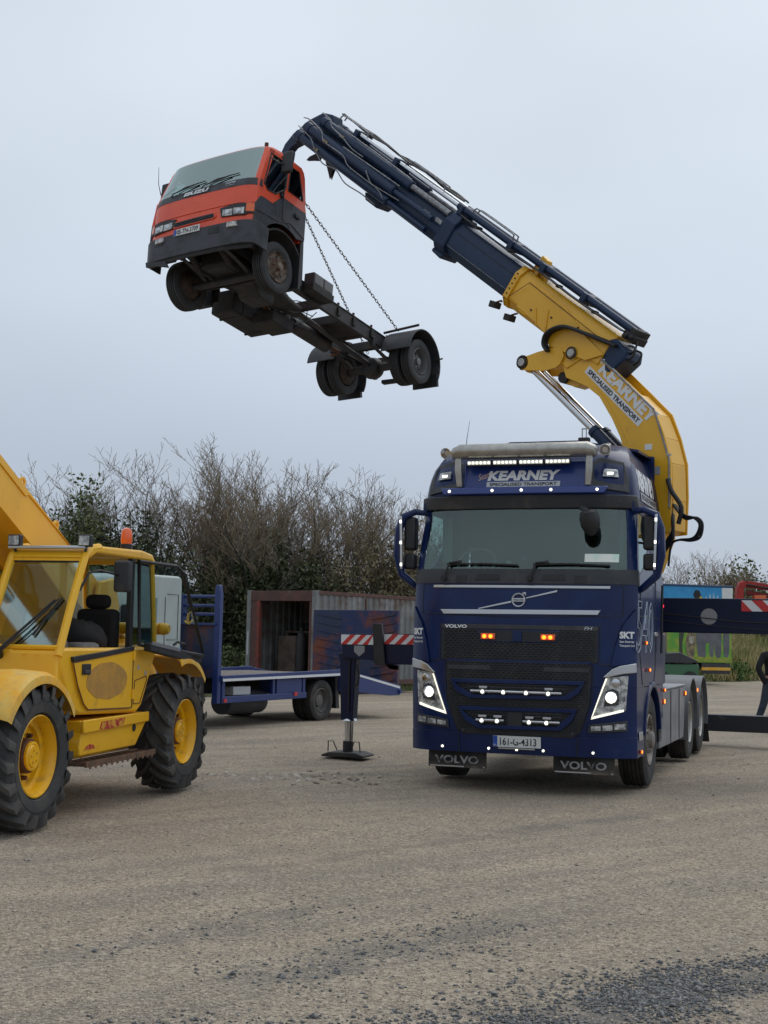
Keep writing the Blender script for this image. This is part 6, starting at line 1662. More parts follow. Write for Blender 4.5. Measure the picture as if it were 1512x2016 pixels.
# upper door leaf folded back against the side
lf = [(2.16, 2.315), (2.95, 2.305), (3.10, 2.24), (3.20, 2.08), (3.60, 1.46), (3.62, 1.385), (2.22, 1.50)]
def lfx(y): return XO + .03 + (y - 2.16) * .10
o = MB().tube([(lfx(y), y, z) for y, z in lf], .020, 8, closed=True).build('upper_door_frame', 'black', tele)
m_ = MB(); n = len(lf); m_.add([(lfx(y), y, z) for y, z in lf] + [(lfx(y) + .006, y, z) for y, z in lf], [tuple(range(n)), tuple(range(n, 2 * n))[::-1]] + [(i, (i + 1) % n, n + (i + 1) % n, n + i) for i in range(n)])
m_.build('upper_door_glass', glass('clean door glass', (.86, .90, .89), .03, .02), o, smooth=0)
MB().prism([(2.24, 1.52), (2.24, 1.44), (3.60, 1.30), (3.66, 1.33), (3.66, 1.40)], 'x', lfx(2.9) - .03, lfx(2.9) + .05).build('door_bottom_rail', 'black', o, bevel=.01)
MB().prism([(2.26, 1.535), (2.26, 1.50), (3.0, 1.43), (3.0, 1.465)], 'x', lfx(2.9) + .05, lfx(2.9) + .056).build('rail_strip', 'silver', o)
MB().tube([(lfx(2.9) + .04, 2.85, 1.50), (lfx(2.9) + .06, 2.9, 1.53), (lfx(2.9) + .06, 3.1, 1.51), (lfx(2.9) + .04, 3.12, 1.46)], .014, 6).build('door_latch', 'black', o)
# mirror
MB().tube([(XO, .93, 1.98), (XO + .05, 1.0, 2.14), (XO + .10, 1.12, 2.17), (XO + .16, 1.42, 2.14)], .012, 6).build('mirror_arm', 'black', tele)
MB().obox((XO + .19, 1.42, 2.13), (1, 0, 0), (0, 1, 0), (0, 0, 1), .085, .025, .145).build('mirror', 'greyplastic', tele, bevel=.025, seg=3)
# roof lamps, beacon, aerial
for x in (.24, .93):
    h = MB().box(x - .062, x + .062, 1.02, 1.09, 2.375, 2.485).build('work_lamp', 'black', tele, bevel=.012)
    MB().box(x - .050, x + .050, 1.012, 1.02, 2.387, 2.473).build('lamp_lens', 'headlens', h, bevel=.004)
    MB().cyl((x, 1.06, 2.33), (x, 1.06, 2.38), .012).build('lamp_stem', 'black', h)
bc = MB(); bc.lathe([(0, .050), (.03, .055), (.035, .057), (.12, .053), (.15, .042), (.165, .018)], (.83, 2.18, 2.475), (0, 0, 1), 20); b_ = bc.build('beacon', mat('orange beacon dome', (.62, .10, .015), .25, coat=.8, emit=(1, .12, .01), estr=.12), tele)
MB().cyl((.83, 2.18, 2.42), (.83, 2.18, 2.48), .058, n=20).build('beacon_base', 'black', b_, bevel=.006)
MB().tube([(.55, 1.7, 2.42), (.60, 1.72, 2.75)], .004, 5).build('aerial', 'black', tele)
# interior
q = MB(); q.box(.36, .82, 1.75, 2.15, 1.18, 1.34); q.box(.38, .80, 2.05, 2.20, 1.3, 1.84); q.box(.46, .72, 2.06, 2.17, 1.84, 1.98); q.build('seat', 'top', tele, bevel=.06, seg=3)
q = MB(); q.box(.30, .88, .70, .92, 1.1, 1.55); q.build('dash_console', 'seatgrey', tele, bevel=.04)
MB().tube([(.58 + .17 * math.cos(t * PI / 10), 1.16 + .08 * math.sin(t * PI / 10), 1.68 + .14 * math.sin(t * PI / 10)) for t in range(20)], .014, 6, closed=True).build('steering_wheel', 'black', tele)
MB().cyl((.58, 1.16, 1.68), (.56, .95, 1.45), .025).build('steering_column', 'black', tele)
q = MB(); q.box(.72, .92, 1.1, 1.5, 1.2, 1.52); q.build('side_console', 'seatgrey', tele, bevel=.05)
rc_ = random.Random(4)
ct = MB(); rows = []
for i in range(9):
    th = PI * i / 8; row = []
    for j in range(16):
        ph = 2 * PI * j / 16; k = 1 + rc_.uniform(-.12, .12)
        row.append((.60 + .25 * k * math.sin(th) * math.cos(ph), 1.72 + .36 * k * math.sin(th) * math.sin(ph), 1.50 + .22 * k * math.cos(th) - .10 * math.sin(th) * math.sin(ph)))
    rows.append(row)
ct.grid(rows, closed=True); coat_ = ct.build('coat', 'top', None, smooth=80); coat_.matrix_world = TM
tag(coat_, 'black coat heaped on the seat inside the telehandler cab', 'coat')
# chassis, front body
yz([(.60, 1.46), (.58, 1.1), (.2, .9), (-.1, .72), (-.55, .70), (-.55, .40), (3.6, .40), (3.6, .85), (2.4, .9), (.9, 1.0), (.75, 1.46)], -.52, .50, 'chassis', 'tyellow', bevel=.02)
yz([(.66, 1.475), (.60, 1.44), (.58, 1.15), (.40, .98), (.75, .98), (.9, 1.3), (.75, 1.475)], -1.0, .93, 'front_bulkhead', 'tyellow', bevel=.02)
em = MB()
for dx, dz in ((.62, 1.40), (.74, 1.395)): em.lathe([(0, .022), (.006, .024), (.006, .014), (0, .012)], (dx, .60, dz), (0, -1, 0), 14, closed=True)
em.build('embossed_marks', 'tyellow', tele)
yz([(.9, 1.46), (3.3, 1.52), (3.75, 1.30), (3.85, .75), (2.6, .6), (.9, .6)], -1.05, -.55, 'engine_cover', 'tyellow', bevel=.05)
yz([(3.2, .60), (3.9, .66), (3.95, 1.1), (3.8, 1.42), (3.3, 1.62), (3.0, 1.6), (2.8, 1.2)], -.52, .50, 'counterweight', 'tyellow', bevel=.05)
yz([(2.85, 1.3), (3.15, 2.15), (3.5, 2.20), (3.65, 1.9), (3.5, 1.3)], -.52, -.46, 'boom_cheek', 'tyellow', bevel=.02)
yz([(2.85, 1.3), (3.15, 2.15), (3.5, 2.20), (3.65, 1.9), (3.5, 1.3)], .08, .14, 'boom_cheek', 'tyellow', bevel=.02)
# tank with running board
tk = [(1.05, .825), (2.54, .835), (2.54, .74), (2.50, .72), (2.28, .525), (1.04, .515), (1.03, .60), (1.08, .72)]
o = yz(tk, .55, XO + .01, 'tank', 'tyellow', bevel=.012)
yz([(1.05, .83), (2.54, .84), (2.54, .745), (1.06, .715)], XO + .01, XO + .035, 'tank_lip', 'tyellow', o, .008)
rd = mat('old red lettering remains', (.40, .03, .02), .6, noise=(16, (.62, .30, .03), .5, .56))
yz([(1.42, .80), (1.95, .815), (1.92, .75), (1.60, .725), (1.38, .735)], XO + .035, XO + .037, 'red_patch', rd, o, 0)
yz([(1.10, .56), (1.35, .565), (1.32, .60), (1.24, .61), (1.18, .60)], XO + .011, XO + .013, 'red_patch', rd, o, 0)
MB().cyl((XO + .005, 2.22, .70), (XO + .02, 2.22, .70), .035, n=14).build('tank_cap', 'dark', o)
st = MB()
for k in range(14):
    y = 1.0 + k * .117
    st.box(.86, 1.06, y, y + .012, .43, .465)
st.box(1.045, 1.062, .97, 2.55, .425, .475); st.box(.855, .87, .97, 2.55, .425, .475)
for k in range(13):
    y = 1.05 + k * .117; st.cyl((1.062, y, .435), (1.066, y, .435), .03, n=8)
st.build('step_grating', mat('muddy rusty step', (.16, .09, .055), .85, noise=(10, (.10, .06, .04), .4, .6)), tele)
# mudguards
def fender(cy, x0, x1, r0, a0, a1, name, m, flat=1.0, lift=0):
    rows = []
    for i in range(17):
        a = R(a0 + (a1 - a0) * i / 16)
        row = []
        for x, dr_ in ((x0, -.0), (x0 + .04, .015), ((x0 + x1) / 2, .03), (x1 - .05, .015), (x1, -.02), (x1 + .01, -.07)):
            row.append((x, cy + math.cos(a) * (r0 + dr_), .61 + lift + math.sin(a) * (r0 + dr_) * flat))
        rows.append(row)
    return MB().slab(rows, (0, 0, -.018)).build(name, m, tele)
fender(0, .58, 1.12, .70, 30, 150, 'front_mudguard', 'tyellowlt', .95)
fender(3.26, .55, 1.10, .74, 42, 108, 'rear_mudguard', 'tyellowlt', .98, .06)
fender(0, -1.12, -.58, .70, 30, 150, 'front_mudguard', 'tyellowlt', .95)
# boom
def bz(y, k): return (3.28 + (.95 - y) * .485) if k else (2.79 + (.99 - y) * .49)
bm = MB(); bm.prism([(3.45, bz(3.45, 1)), (-3.4, bz(-3.4, 1)), (-3.4, bz(-3.4, 0)), (3.45, bz(3.45, 0))], 'x', -.42, .05); bb = bm.build('boom', 'tyellow', tele, bevel=.015)
for y in (2.28, 1.55):
    MB().lathe([(-.012, .028), (-.012, .05), (.012, .05), (.012, .028)], (.02, y, bz(y, 1) + .035), (1, 0, 0), 16, closed=True).build('boom_lug', 'tyellow', bb)
MB().box(.045, .058, .0, 1.45, 0, .01).xf(Matrix.Translation((0, 0, 0))) if False else None
MB().prism([(2.6, bz(2.6, 1) - .02), (-1, bz(-1, 1) - .02), (-1, bz(-1, 1) - .10), (1.55, bz(1.55, 1) - .10), (1.62, bz(1.62, 1) - .05)], 'x', .05, .062).build('boom_side_strip', 'tyellow', bb, bevel=.004)
MB().prism([(3.2, bz(3.2, 0) + .02), (-2, bz(-2, 0) + .02), (-2, bz(-2, 0) - .015), (3.2, bz(3.2, 0) - .015)], 'x', -.44, .07).build('boom_edge', 'tyellow', bb)
MB().cyl((-.36, 3.0, bz(3.0, 0) - .16), (-.36, .2, bz(.2, 0) - .22), .06).build('boom_ram', 'rod', tele)
MB().prism([(2.9, bz(2.9, 0) - .10), (-.8, bz(-.8, 0) - .12), (-.8, bz(-.8, 0) - .38), (2.9, bz(2.9, 0) - .30)], 'x', -.86, -.62).build('lower_boom_arm', 'tyellow', tele, bevel=.01)
MB().cyl((-.60, 3.32, 1.78), (.2, 3.32, 1.78), .06).build('boom_pivot', 'dark', tele)
lg = MB(); lg.lathe([(0, .04), (.03, .06), (.08, .065), (.10, .05)], (1.0, 2.95, 1.66), (-1, 0, 0), 16); lg.cyl((.9, 2.95, 1.66), (.3, 3.0, 1.66), .06); lg.build('rear_lamp_pod', 'tyellow', tele)
MB().prism([(2.86, 1.78), (3.30, 1.80), (3.32, 1.72), (2.9, 1.62)], 'x', .95, 1.0).build('rear_indicator', 'amber', tele, bevel=.01) if False else None
# wheels
def lug_tyre(cx, cy, s, name='wheel', turn=0.0):
    Rb, w = .558, .41; h = w / 2; rim = .335
    pr = [(-h * .70, rim), (-h * .92, rim + .02), (-h * 1.0, rim + .10), (-h * .98, Rb - .06), (-h * .85, Rb - .02), (-h * .4, Rb), (h * .4, Rb), (h * .85, Rb - .02), (h * .98, Rb - .06), (h * 1.0, rim + .10), (h * .92, rim + .02), (h * .70, rim)]
    t = MB().lathe(pr, (cx, cy, .605), (1, 0, 0), 56, closed=True).build(name, 'rubber' if False else mat('worn tractor tyre', (.035, .036, .038), .8, noise=(4, (.075, .07, .062), .45, .7), bump=(70, .2, .003)), tele)
    lugs = MB(); N = 19
    for side in (-1, 1):
        for k in range(N):
            th0 = 2 * PI * (k + (.5 if side > 0 else 0)) / N
            st_ = [(-.03, 0.0, .046), (.30, .17, .046), (.62, .30, .045), (.90, .40, .042), (1.02, .44, .036), (1.05, .455, -.035)]
            v = []
            for (u, sw, hh) in st_:
                x = cx + side * h * u; rr_ = Rb - .018 * max(0, u) + hh
                rb_ = Rb - .05 if u < 1 else Rb - .09
                for (dth, r__) in ((-.062, rb_), (-.045, rr_), (.045, rr_), (.062, rb_)):
                    a = th0 + sw + dth * (1 if u < .9 else 1.15)
                    v.append((x, cy + math.cos(a) * r__, .605 + math.sin(a) * r__))
            f = []
            for i in range(len(st_) - 1):
                for j in range(3): f.append((4 * i + j, 4 * i + j + 1, 4 * i + 4 + j + 1, 4 * i + 4 + j))
            f += [(0, 1, 2, 3), tuple(range(4 * len(st_) - 4, 4 * len(st_)))[::-1]]
            lugs.add(v, f)
    lugs.build('tread_lugs', mat('dusty tyre lugs', (.07, .066, .06), .85, noise=(5, (.035, .035, .036), .42, .65), bump=(60, .2, .003)), t)
    MB().lathe([(-.001, .44), (.004, .445), (.004, .452), (-.001, .457)], (cx + s * h * .985, cy, .605), (s, 0, 0), 56, closed=True).build('sidewall_ring', 'rubberdark', t)
    o = Vector((cx + s * h * .62, cy, .605)); d = Vector((s, 0, 0))
    MB().lathe([(.045, .335), (.05, .325), (.02, .315), (.0, .305), (-.06, .295), (-.07, .255), (-.11, .25), (-.115, .13), (-.10, .10), (-.10, .02)], o, d, 48, caps=(0, 1)).build('rim', 'rimyellow', t)
    MB().lathe([(-.13, .12), (.0, .118), (.005, .10), (-.002, .095), (.012, .085), (.012, .02)], o, d, 28).build('hub', 'rimyellow', t)
    MB().lathe([(-.115, .145), (-.03, .14), (-.02, .118)], o, d, 28).build('hub_flange', 'rust', t)
    b = MB()
    for k in range(8):
        a = k * PI / 4 + .2; c = o + d * -.112 + Vector((0, math.cos(a) * .185, math.sin(a) * .185)); MB().cyl(c, c + d * .045, .022, .018, n=6).build('wheel_nut', 'rust', t)
    for k in range(5):
        a = k * PI * .4 + .5; c = o + d * .010 + Vector((0, math.cos(a) * .05, math.sin(a) * .05)); MB().cyl(c, c + d * .012, .010, n=6).build('hub_bolt', 'tyellowlt', t)
for cx, s in ((.915, 1), (-.915, -1)):
    lug_tyre(cx, 0, s); lug_tyre(cx, 3.26, s)
for y in (0, 3.26): MB().cyl((-.8, y, .605), (.8, y, .605), .10).build('axle', 'tyellow', tele)
# ================================================================ FLATBED RECOVERY TRUCK
BM = frame(-3.705, 24.331, .55)
bed = thing('flatbed_truck', 'blue beavertail flatbed truck with white cab, parked behind the telehandler', 'truck', BM)
MB().box(-1.10, 1.10, .05, 3.72, .86, .895).build('deck', 'deck', bed, bevel=.006)
MB().slab([[(-1.1, 3.72, .86), (1.1, 3.72, .86)], [(-1.1, 5.92, .48), (1.1, 5.92, .48)]], (0, 0, .03)).build('beavertail_deck', 'deck', bed)
for s in (1, -1):
    x0, x1 = sorted((s * 1.10, s * 1.16))
    MB().prism([(0, .80), (0, .90), (3.72, .97), (3.72, .84)], 'x', x0, x1).build('side_rail', 'bedblue', bed, bevel=.006)
    x2, x3 = sorted((s * 1.16, s * 1.164))
    MB().prism([(.02, .80), (.02, .845), (3.70, .90), (3.70, .855)], 'x', x2, x3).build('reflective_strip', 'white', bed)
    MB().prism([(3.72, .98), (3.72, .56), (5.6, .42), (6.0, .42), (6.02, .62)], 'x', x0, x1).build('beavertail_side', 'bedblue', bed, bevel=.008)
    MB().prism([(3.78, .93), (3.78, .97), (5.98, .60), (5.98, .555)], 'x', x2, x3).build('reflective_strip', 'white', bed)
    MB().prism([(.06, .42), (.06, .80), (.14, .80), (.14, .54), (2.62, .56), (2.62, .45)], 'x', *sorted((s * 1.05, s * 1.12))).build('side_guard', 'bedblue', bed, bevel=.01)
    MB().box(*sorted((s * 1.05, s * 1.11)), 1.55, 1.62, .50, .85).build('guard_post', 'bedblue', bed, bevel=.006)
    MB().box(*sorted((s * .7, s * 1.09)), 1.70, 2.50, .55, .82).build('tool_box', 'bedblue', bed, bevel=.01)
    MB().box(*sorted((s * 1.0, s * 1.10)), 2.52, 2.60, .50, .85).build('guard_post', 'bedblue', bed, bevel=.006)
    MB().prism([(3.62, .82), (3.70, .82), (3.78, .22), (3.66, .22)], 'x', *sorted((s * .7, s * 1.1))).build('mudflap', 'black', bed)
    MB().cyl((s * .6, 5.96, .50), (s * 1.2, 5.96, .50), .045).build('ramp_hinge', 'bedblue', bed)
MB().box(.85, 1.06, .45, .95, .55, .70).build('grey_crate', 'lettersilver', bed, bevel=.01)
MB().box(1.12, 1.135, 2.2, 2.3, .50, .57).build('side_reflector', 'redrefl', bed)
MB().box(1.12, 1.135, .10, .18, .44, .50).build('side_reflector', 'redrefl', bed)
MB().cyl((.75, .5, .42), (.75, 1.6, .42), .22, n=20).build('fuel_tank', 'greyplastic', bed)
for x in (-.4, .34): MB().box(x, x + .06, -2.6, 5.6, .58, .80).build('chassis_rail', 'dark', bed)
MB().box(-.9, .9, .2, 3.6, .78, .86).build('subframe', 'dark', bed)
# raised ramp with treads
rp = MB().box(-1.05, 1.10, 5.95, 6.03, .44, 2.18).build('ramp', 'rampblue', bed, bevel=.01)
for k in range(9):
    z = .62 + k * .17
    for x0, dx in ((-.95, .62),):
        t_ = MB(); t_.add([(x0, 5.925, z + .10), (x0 + dx, 5.925, z), (x0 + dx, 5.925, z + .035), (x0, 5.925, z + .135), (x0, 5.95, z + .10), (x0 + dx, 5.95, z), (x0 + dx, 5.95, z + .035), (x0, 5.95, z + .135)], [(0, 1, 2, 3), (4, 7, 6, 5), (0, 4, 5, 1), (1, 5, 6, 2), (2, 6, 7, 3), (3, 7, 4, 0)])
        t_.build('tread_bar', 'rampblue', rp)
        t_ = MB(); x0 = .45
        t_.add([(x0, 5.925, z), (x0 + .58, 5.925, z + .10), (x0 + .58, 5.925, z + .135), (x0, 5.925, z + .035), (x0, 5.95, z), (x0 + .58, 5.95, z + .10), (x0 + .58, 5.95, z + .135), (x0, 5.95, z + .035)], [(0, 1, 2, 3), (4, 7, 6, 5), (0, 4, 5, 1), (1, 5, 6, 2), (2, 6, 7, 3), (3, 7, 4, 0)])
        t_.build('tread_bar', 'rampblue', rp)
# headboard
for x in (-1.1, .99): MB().prism([(x, .42), (x + .12, .42), (x + .12, 2.30), (x + .09, 2.46), (x + .02, 2.46), (x, 2.3)], 'y', -.07, .03).build('headboard_post', 'bedblue', bed, bevel=.012)
for z in (2.26, 2.10, 1.95): MB().cyl((-1.05, -.02, z), (1.02, -.02, z), .028, n=10).build('headboard_rail', 'bedblue', bed)
MB().box(.20, .30, -.08, .04, 1.75, 2.30).build('headboard_stay', 'bedblue', bed, bevel=.01)
MB().box(-1.0, 1.0, -.04, 0, .85, 1.78).build('headboard_plate', 'rampblue', bed, bevel=.01)
MB().box(-1.0, 1.05, -.10, .06, 1.76, 1.80).build('headboard_ledge', 'bedblue', bed, bevel=.006)
MB().tube([(.45, -.12, 1.80), (.48, -.14, 1.95), (.55, -.14, 2.0), (.6, -.13, 1.86), (.50, -.14, 1.78), (.40, -.13, 1.82)], .022, 6).build('yellow_strap', 'tyellowlt', bed)
MB().box(-.15, .15, -.25, -.05, 1.5, 1.75).build('winch', 'dark', bed, bevel=.02)
dk = MB()
for (x, y, z, a, b, c) in ((.5, -.35, .8, .35, .2, .35), (.8, -.5, .6, .18, .25, .3), (.2, -.4, 1.1, .2, .15, .2)): dk.box(x - a, x + a, y - b, y + b, z - c, z + c)
dk.build('engine_pack', 'dark', bed, bevel=.03)
for k in range(4): MB().tube([(.9, -.3 - .05 * k, 1.2 - .1 * k), (.98, -.45, .9), (.85, -.3, .6 + .05 * k)], .02, 6).build('hose', 'hose', bed)
# cab
cb = MB(); cb.prism([(-2.62, .55), (-2.66, 1.4), (-2.50, 2.1), (-2.36, 2.48), (-2.2, 2.56), (-.98, 2.56), (-.92, 2.50), (-.90, .60)], 'x', -.98, .98); cb.build('cab', 'whitepaint', bed, bevel=.06, seg=3)
for s in (1, -1):
    MB().prism([(-2.40, 1.45), (-2.28, 2.15), (-1.55, 2.18), (-1.55, 1.45)], 'x', *sorted((s * .981, s * .986))).build('side_window', 'ws2', bed)
    MB().tube([(s * .983, -1.35, 2.2), (s * .983, -1.35, .8)], .006, 5).build('door_seam', 'greyplastic', bed)
    MB().tube([(s * .983, -1.30, 2.25), (s * .983, -1.02, 2.25), (s * .983, -1.02, 1.5), (s * .983, -1.3, 1.5)], .006, 5).build('panel_seam', 'greyplastic', bed)
    MB().prism([(-1.9, 1.30), (-1.1, 1.30), (-.92, .95), (-.92, .60), (-2.6, .60), (-2.6, 1.0)], 'x', *sorted((s * .984, s * .99))).build('blue_side_stripe', mat('bright blue stripe', (.02, .16, .50), .4), bed)
    MB().box(*sorted((s * 1.0, s * 1.14)), -2.45, -2.30, 1.6, 2.05).build('mirror', 'black', bed, bevel=.03)
    tyre_mb(.39, .22, .23, s * .88, -1.85, .39, 32, 3).build('wheel', 'rubberdark', bed)
    MB().lathe([(0, .23), (-.03, .2), (-.03, .1), (.03, .08), (.04, .02)], (s * .96, -1.85, .39), (s, 0, 0), 24).build('hub', 'steelpipe', bed)
MB().prism([(-2.63, 1.45), (-2.49, 2.12), (-2.485, 2.12), (-2.625, 1.45)], 'x', -.85, .85).build('windscreen', 'ws2', bed)
MB().prism([(-.92, .50), (-.45, .50), (-.62, 1.02), (-.92, 1.42)], 'x', .88, .96).build('blue_fairing', mat('bright blue stripe', (.02, .16, .50), .4), bed, bevel=.01)
for s in (1, -1):
    t_ = tyre_mb(.39, .21, .235, s * 1.0, 3.17, .39, 40, 4).build('wheel', 'rubber', bed)
    MB().lathe([(.02, .235), (.03, .22), (-.06, .20), (-.07, .13), (-.02, .11), (.0, .02)], (s * 1.06, 3.17, .39), (s, 0, 0), 28, caps=(0, 1)).build('rim', mat('dull grey rim', (.14, .135, .13), .7, .3), t_)
    tyre_mb(.39, .21, .235, s * .76, 3.17, .39, 32, 4).build('wheel', 'rubber', bed)

# ================================================================ OPEN STEEL CONTAINER
KM = frame(-2.788, 37.835, .609, .246)
con = thing('shipping_container', 'rusty grey steel container standing open at the edge of the yard', 'container', KM)
def corr(name, x, y0, y1, z0, z1, m, amp=.034, per=.27):
    pts = []; y = y0
    while y < y1 - .01:
        for dy, o in ((0, 0), (.07, 0), (.105, 1), (.20, 1), (.235, 0)):
            if y + dy <= y1: pts.append((y + dy, o))
        y += per
    pts.append((y1, 0))
    s = 1 if x > 0 else -1
    rows = [[(x - s * amp * o, yy, z) for yy, o in pts] for z in (z0, z1)]
    return MB().slab(rows, (-s * .012, 0, 0)).build(name, m, con, smooth=0)
LC = 5.14
corr('side_wall', 1.205, .14, LC - .14, .14, 2.48, 'contgrey'); corr('side_wall', -1.205, .14, LC - .14, .14, 2.48, 'contgrey')
for s in (1, -1):
    for y in (0, LC - .14):
        MB().box(*sorted((s * 1.08, s * 1.22)), y, y + .14, 0, 2.59).build('corner_post', 'contgrey' if y else 'contgrey', con, bevel=.01)
    MB().box(*sorted((s * 1.14, s * 1.22)), .14, LC - .14, 2.48, 2.58).build('top_rail', 'contrust', con, bevel=.008)
    MB().box(*sorted((s * 1.12, s * 1.22)), .14, LC - .14, .0, .14).build('bottom_rail', 'contrust', con, bevel=.008)
MB().box(-1.08, 1.08, 0.0, .12, 2.30, 2.58).build('door_header', 'contrust', con, bevel=.01)
MB().box(-1.08, 1.08, 0.02, .12, .0, .20).build('door_sill', 'contrust', con, bevel=.01)
MB().box(-1.075, -.86, 0.03, .10, .20, 2.30).build('jamb_panel', 'contrust', con, bevel=.01)
MB().box(-.855, -.74, -.02, .10, .20, 2.30).build('jamb', mat('red rust jamb', (.22, .045, .035), .8, noise=(4, (.12, .045, .035), .4, .6)), con, bevel=.01)
MB().box(.98, 1.075, 0.02, .10, .20, 2.30).build('jamb', 'contrust', con, bevel=.01)
MB().box(-1.14, 1.14, .12, LC - .12, 2.50, 2.54).build('roof', 'contrust', con)
MB().box(-1.10, 1.10, .1, LC - .1, .10, .15).build('floor', 'wood', con)
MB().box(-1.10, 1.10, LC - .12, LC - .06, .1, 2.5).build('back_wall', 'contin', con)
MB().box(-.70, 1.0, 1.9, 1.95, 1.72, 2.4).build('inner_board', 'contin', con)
text('CONTAINER', (-1.20, -.004, 1.5), (0, 0, -1), (1, 0, 0), .9, .05, 'white', con, bold=.01) if False else None
for z, h in ((.95, .1),):
    MB().box(-1.18, -1.12, -.006, -.002, .8, 1.45).build('worn_code_strip', 'lettersilver', con)
MB().box(1.222, 1.235, 2.3, 2.36, 1.9, 2.45).build('lashing_bar', 'rust', con)
def crate(name, x, y, z, a, b, c, m, label, cat, rz=0):
    o = MB().box(-a, a, -b, b, 0, c).build(name, m, None, bevel=.02)
    o.matrix_world = KM @ Matrix.Translation((x, y, z)) @ Matrix.Rotation(rz, 4, 'Z')
    return tag(o, label, cat)
cardb = mat('brown cardboard', (.26, .17, .10), .9, noise=(3, (.20, .13, .08), .4, .6))
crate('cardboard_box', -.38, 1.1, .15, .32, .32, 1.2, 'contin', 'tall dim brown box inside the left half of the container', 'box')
crate('cardboard_box', .78, .9, .15, .26, .3, 1.22, cardb, 'light brown box standing inside the container at its right jamb', 'box', .1)
gc = MB(); gc.lathe([(0, .14), (1.15, .14), (1.28, .10), (1.32, .05), (1.42, .05)], (0, 0, 0), (0, 0, 1), 18); gcy = gc.build('gas_cylinder', 'dark', None)
gcy.matrix_world = KM @ Matrix.Translation((.28, .6, .15)); tag(gcy, 'black gas cylinder standing inside the open container', 'gas cylinder')
wb_ = MB(); wb_.box(-.9, .9, -.3, .3, 1.28, 1.34); wb_.box(-.88, -.82, -.28, .28, 0, 1.28); wb_.box(.82, .88, -.28, .28, 0, 1.28)
o = wb_.build('workbench', 'wood', None, bevel=.01); o.matrix_world = KM @ Matrix.Translation((.1, 1.5, .15)); tag(o, 'rough wooden bench across the dark container interior', 'bench')

# ================================================================ FAR RIGHT: TRAILER, GREEN MACHINE, RED CRANE, PERSON
XM = Matrix.Translation((14.03, 55.15, 0)) @ Matrix.Rotation(.284, 4, 'Z')
trl = thing('box_trailer', 'long box trailer painted sky blue above and green below with animals', 'trailer', XM)
MB().box(-9.5, 0, 0, 2.5, 2.55, 3.90).build('upper_body', 'trailblue', trl, bevel=.02)
MB().box(-9.5, 0, 0, 2.5, .86, 2.55).build('lower_body', 'trailgreen', trl, bevel=.01)
MB().box(-9.55, .05, -.03, 2.53, 3.86, 3.95).build('roof_edge', mat('dark blue edge', (.02, .06, .14), .5), trl, bevel=.02)
MB().box(-.45, .06, -.02, 2.52, 3.2, 3.88).build('rear_corner_cap', 'whitepaint', trl, bevel=.05)
def mural(poly, m, k=1):
    MB().prism(poly, 'y', -.004 - .002 * k, -.001 - .002 * k + .002).build('painted_shape', m, trl)
gy = mat('painted grey', (.10, .105, .12), .6, noise=(2, (.15, .155, .17), .4, .6))
def blob(pts, m, k):
    n = len(pts); Q = []
    for i in range(n):
        p0, p1, p2, p3 = [Vector(pts[(i + j - 1) % n]) for j in range(4)]
        for j in range(5):
            t = j / 5
            q = ((2 * p1) + (p2 - p0) * t + (2 * p0 - 5 * p1 + 4 * p2 - p3) * t * t + (3 * p1 - p0 - 3 * p2 + p3) * t ** 3) * .5
            Q.append((q.x, q.y))
    mural(Q, m, k)
tan_ = mat('painted tan', (.30, .24, .13), .6, noise=(6, (.12, .10, .07), .4, .6))
blob([(-1.48, 1.10), (-1.18, 1.08), (-1.16, 1.55), (-1.02, 1.62), (-.98, 1.15), (-.82, 1.14), (-.80, 1.65), (-.72, 1.12), (-.50, 1.12), (-.46, 1.7), (-.50, 2.2), (-1.0, 2.3), (-1.5, 2.25), (-1.58, 1.7)], gy, 1)
blob([(-.34, 1.15), (-.16, 1.12), (-.10, 1.6), (-.14, 2.2), (-.36, 2.2), (-.38, 1.7)], gy, 2)
blob([(-1.95, 1.10), (-1.72, 1.05), (-1.62, 1.5), (-1.60, 1.95), (-1.78, 2.1), (-1.98, 1.98), (-2.05, 1.5)], tan_, 3)
blob([(-1.86, 1.62), (-1.74, 1.60), (-1.68, 1.74), (-1.74, 1.88), (-1.86, 1.88), (-1.92, 1.76)], mat('painted pale muzzle', (.5, .48, .42), .6, noise=(9, (.2, .17, .12), .45, .6)), 4)
for x in (-1.84, -1.75): blob([(x - .012, 1.79), (x + .012, 1.79), (x + .012, 1.81), (x - .012, 1.81)], 'black', 5)
blob([(-2.30, 1.0), (-2.18, 1.05), (-2.20, 1.6), (-2.12, 2.1), (-2.32, 2.1), (-2.34, 1.5)], mat('painted dark trunk', (.05, .06, .04), .6), 2)
mural([(-9.4, .90), (0, .90), (0, 1.02), (-2, 1.12), (-5, 1.0), (-9.4, 1.1)], mat('painted yellow grass', (.38, .36, .05), .6, noise=(5, (.18, .30, .04), .4, .6)), 2)
mural([(-1.62, 3.30), (-1.45, 3.32), (-1.36, 3.5), (-1.45, 3.72), (-1.62, 3.74), (-1.72, 3.55)], mat('painted black', (.01, .01, .012), .6), 1)
mural([(-1.50, 3.30), (-1.34, 3.30), (-1.30, 3.44), (-1.42, 3.50)], mat('painted yellow', (.6, .42, .03), .6), 2)
for k in range(4): mural([(-1.20 + .17 * k, 3.3), (-1.12 + .17 * k, 3.3), (-1.10 + .17 * k, 3.45 + .1 * (k % 2)), (-1.17 + .17 * k, 3.5 + .08 * (k % 3))], mat('painted pale blue', (.35, .5, .62), .6), 1)
for z0, z1, m in ((.42, .84, 'greyplastic'), (.56, .68, 'tyellowlt')):
    MB().box(-1.35, -.08, -.03 if m != 'greyplastic' else .0, .02, z0, z1).build('side_guard' if m == 'greyplastic' else 'yellow_strip', m, trl)
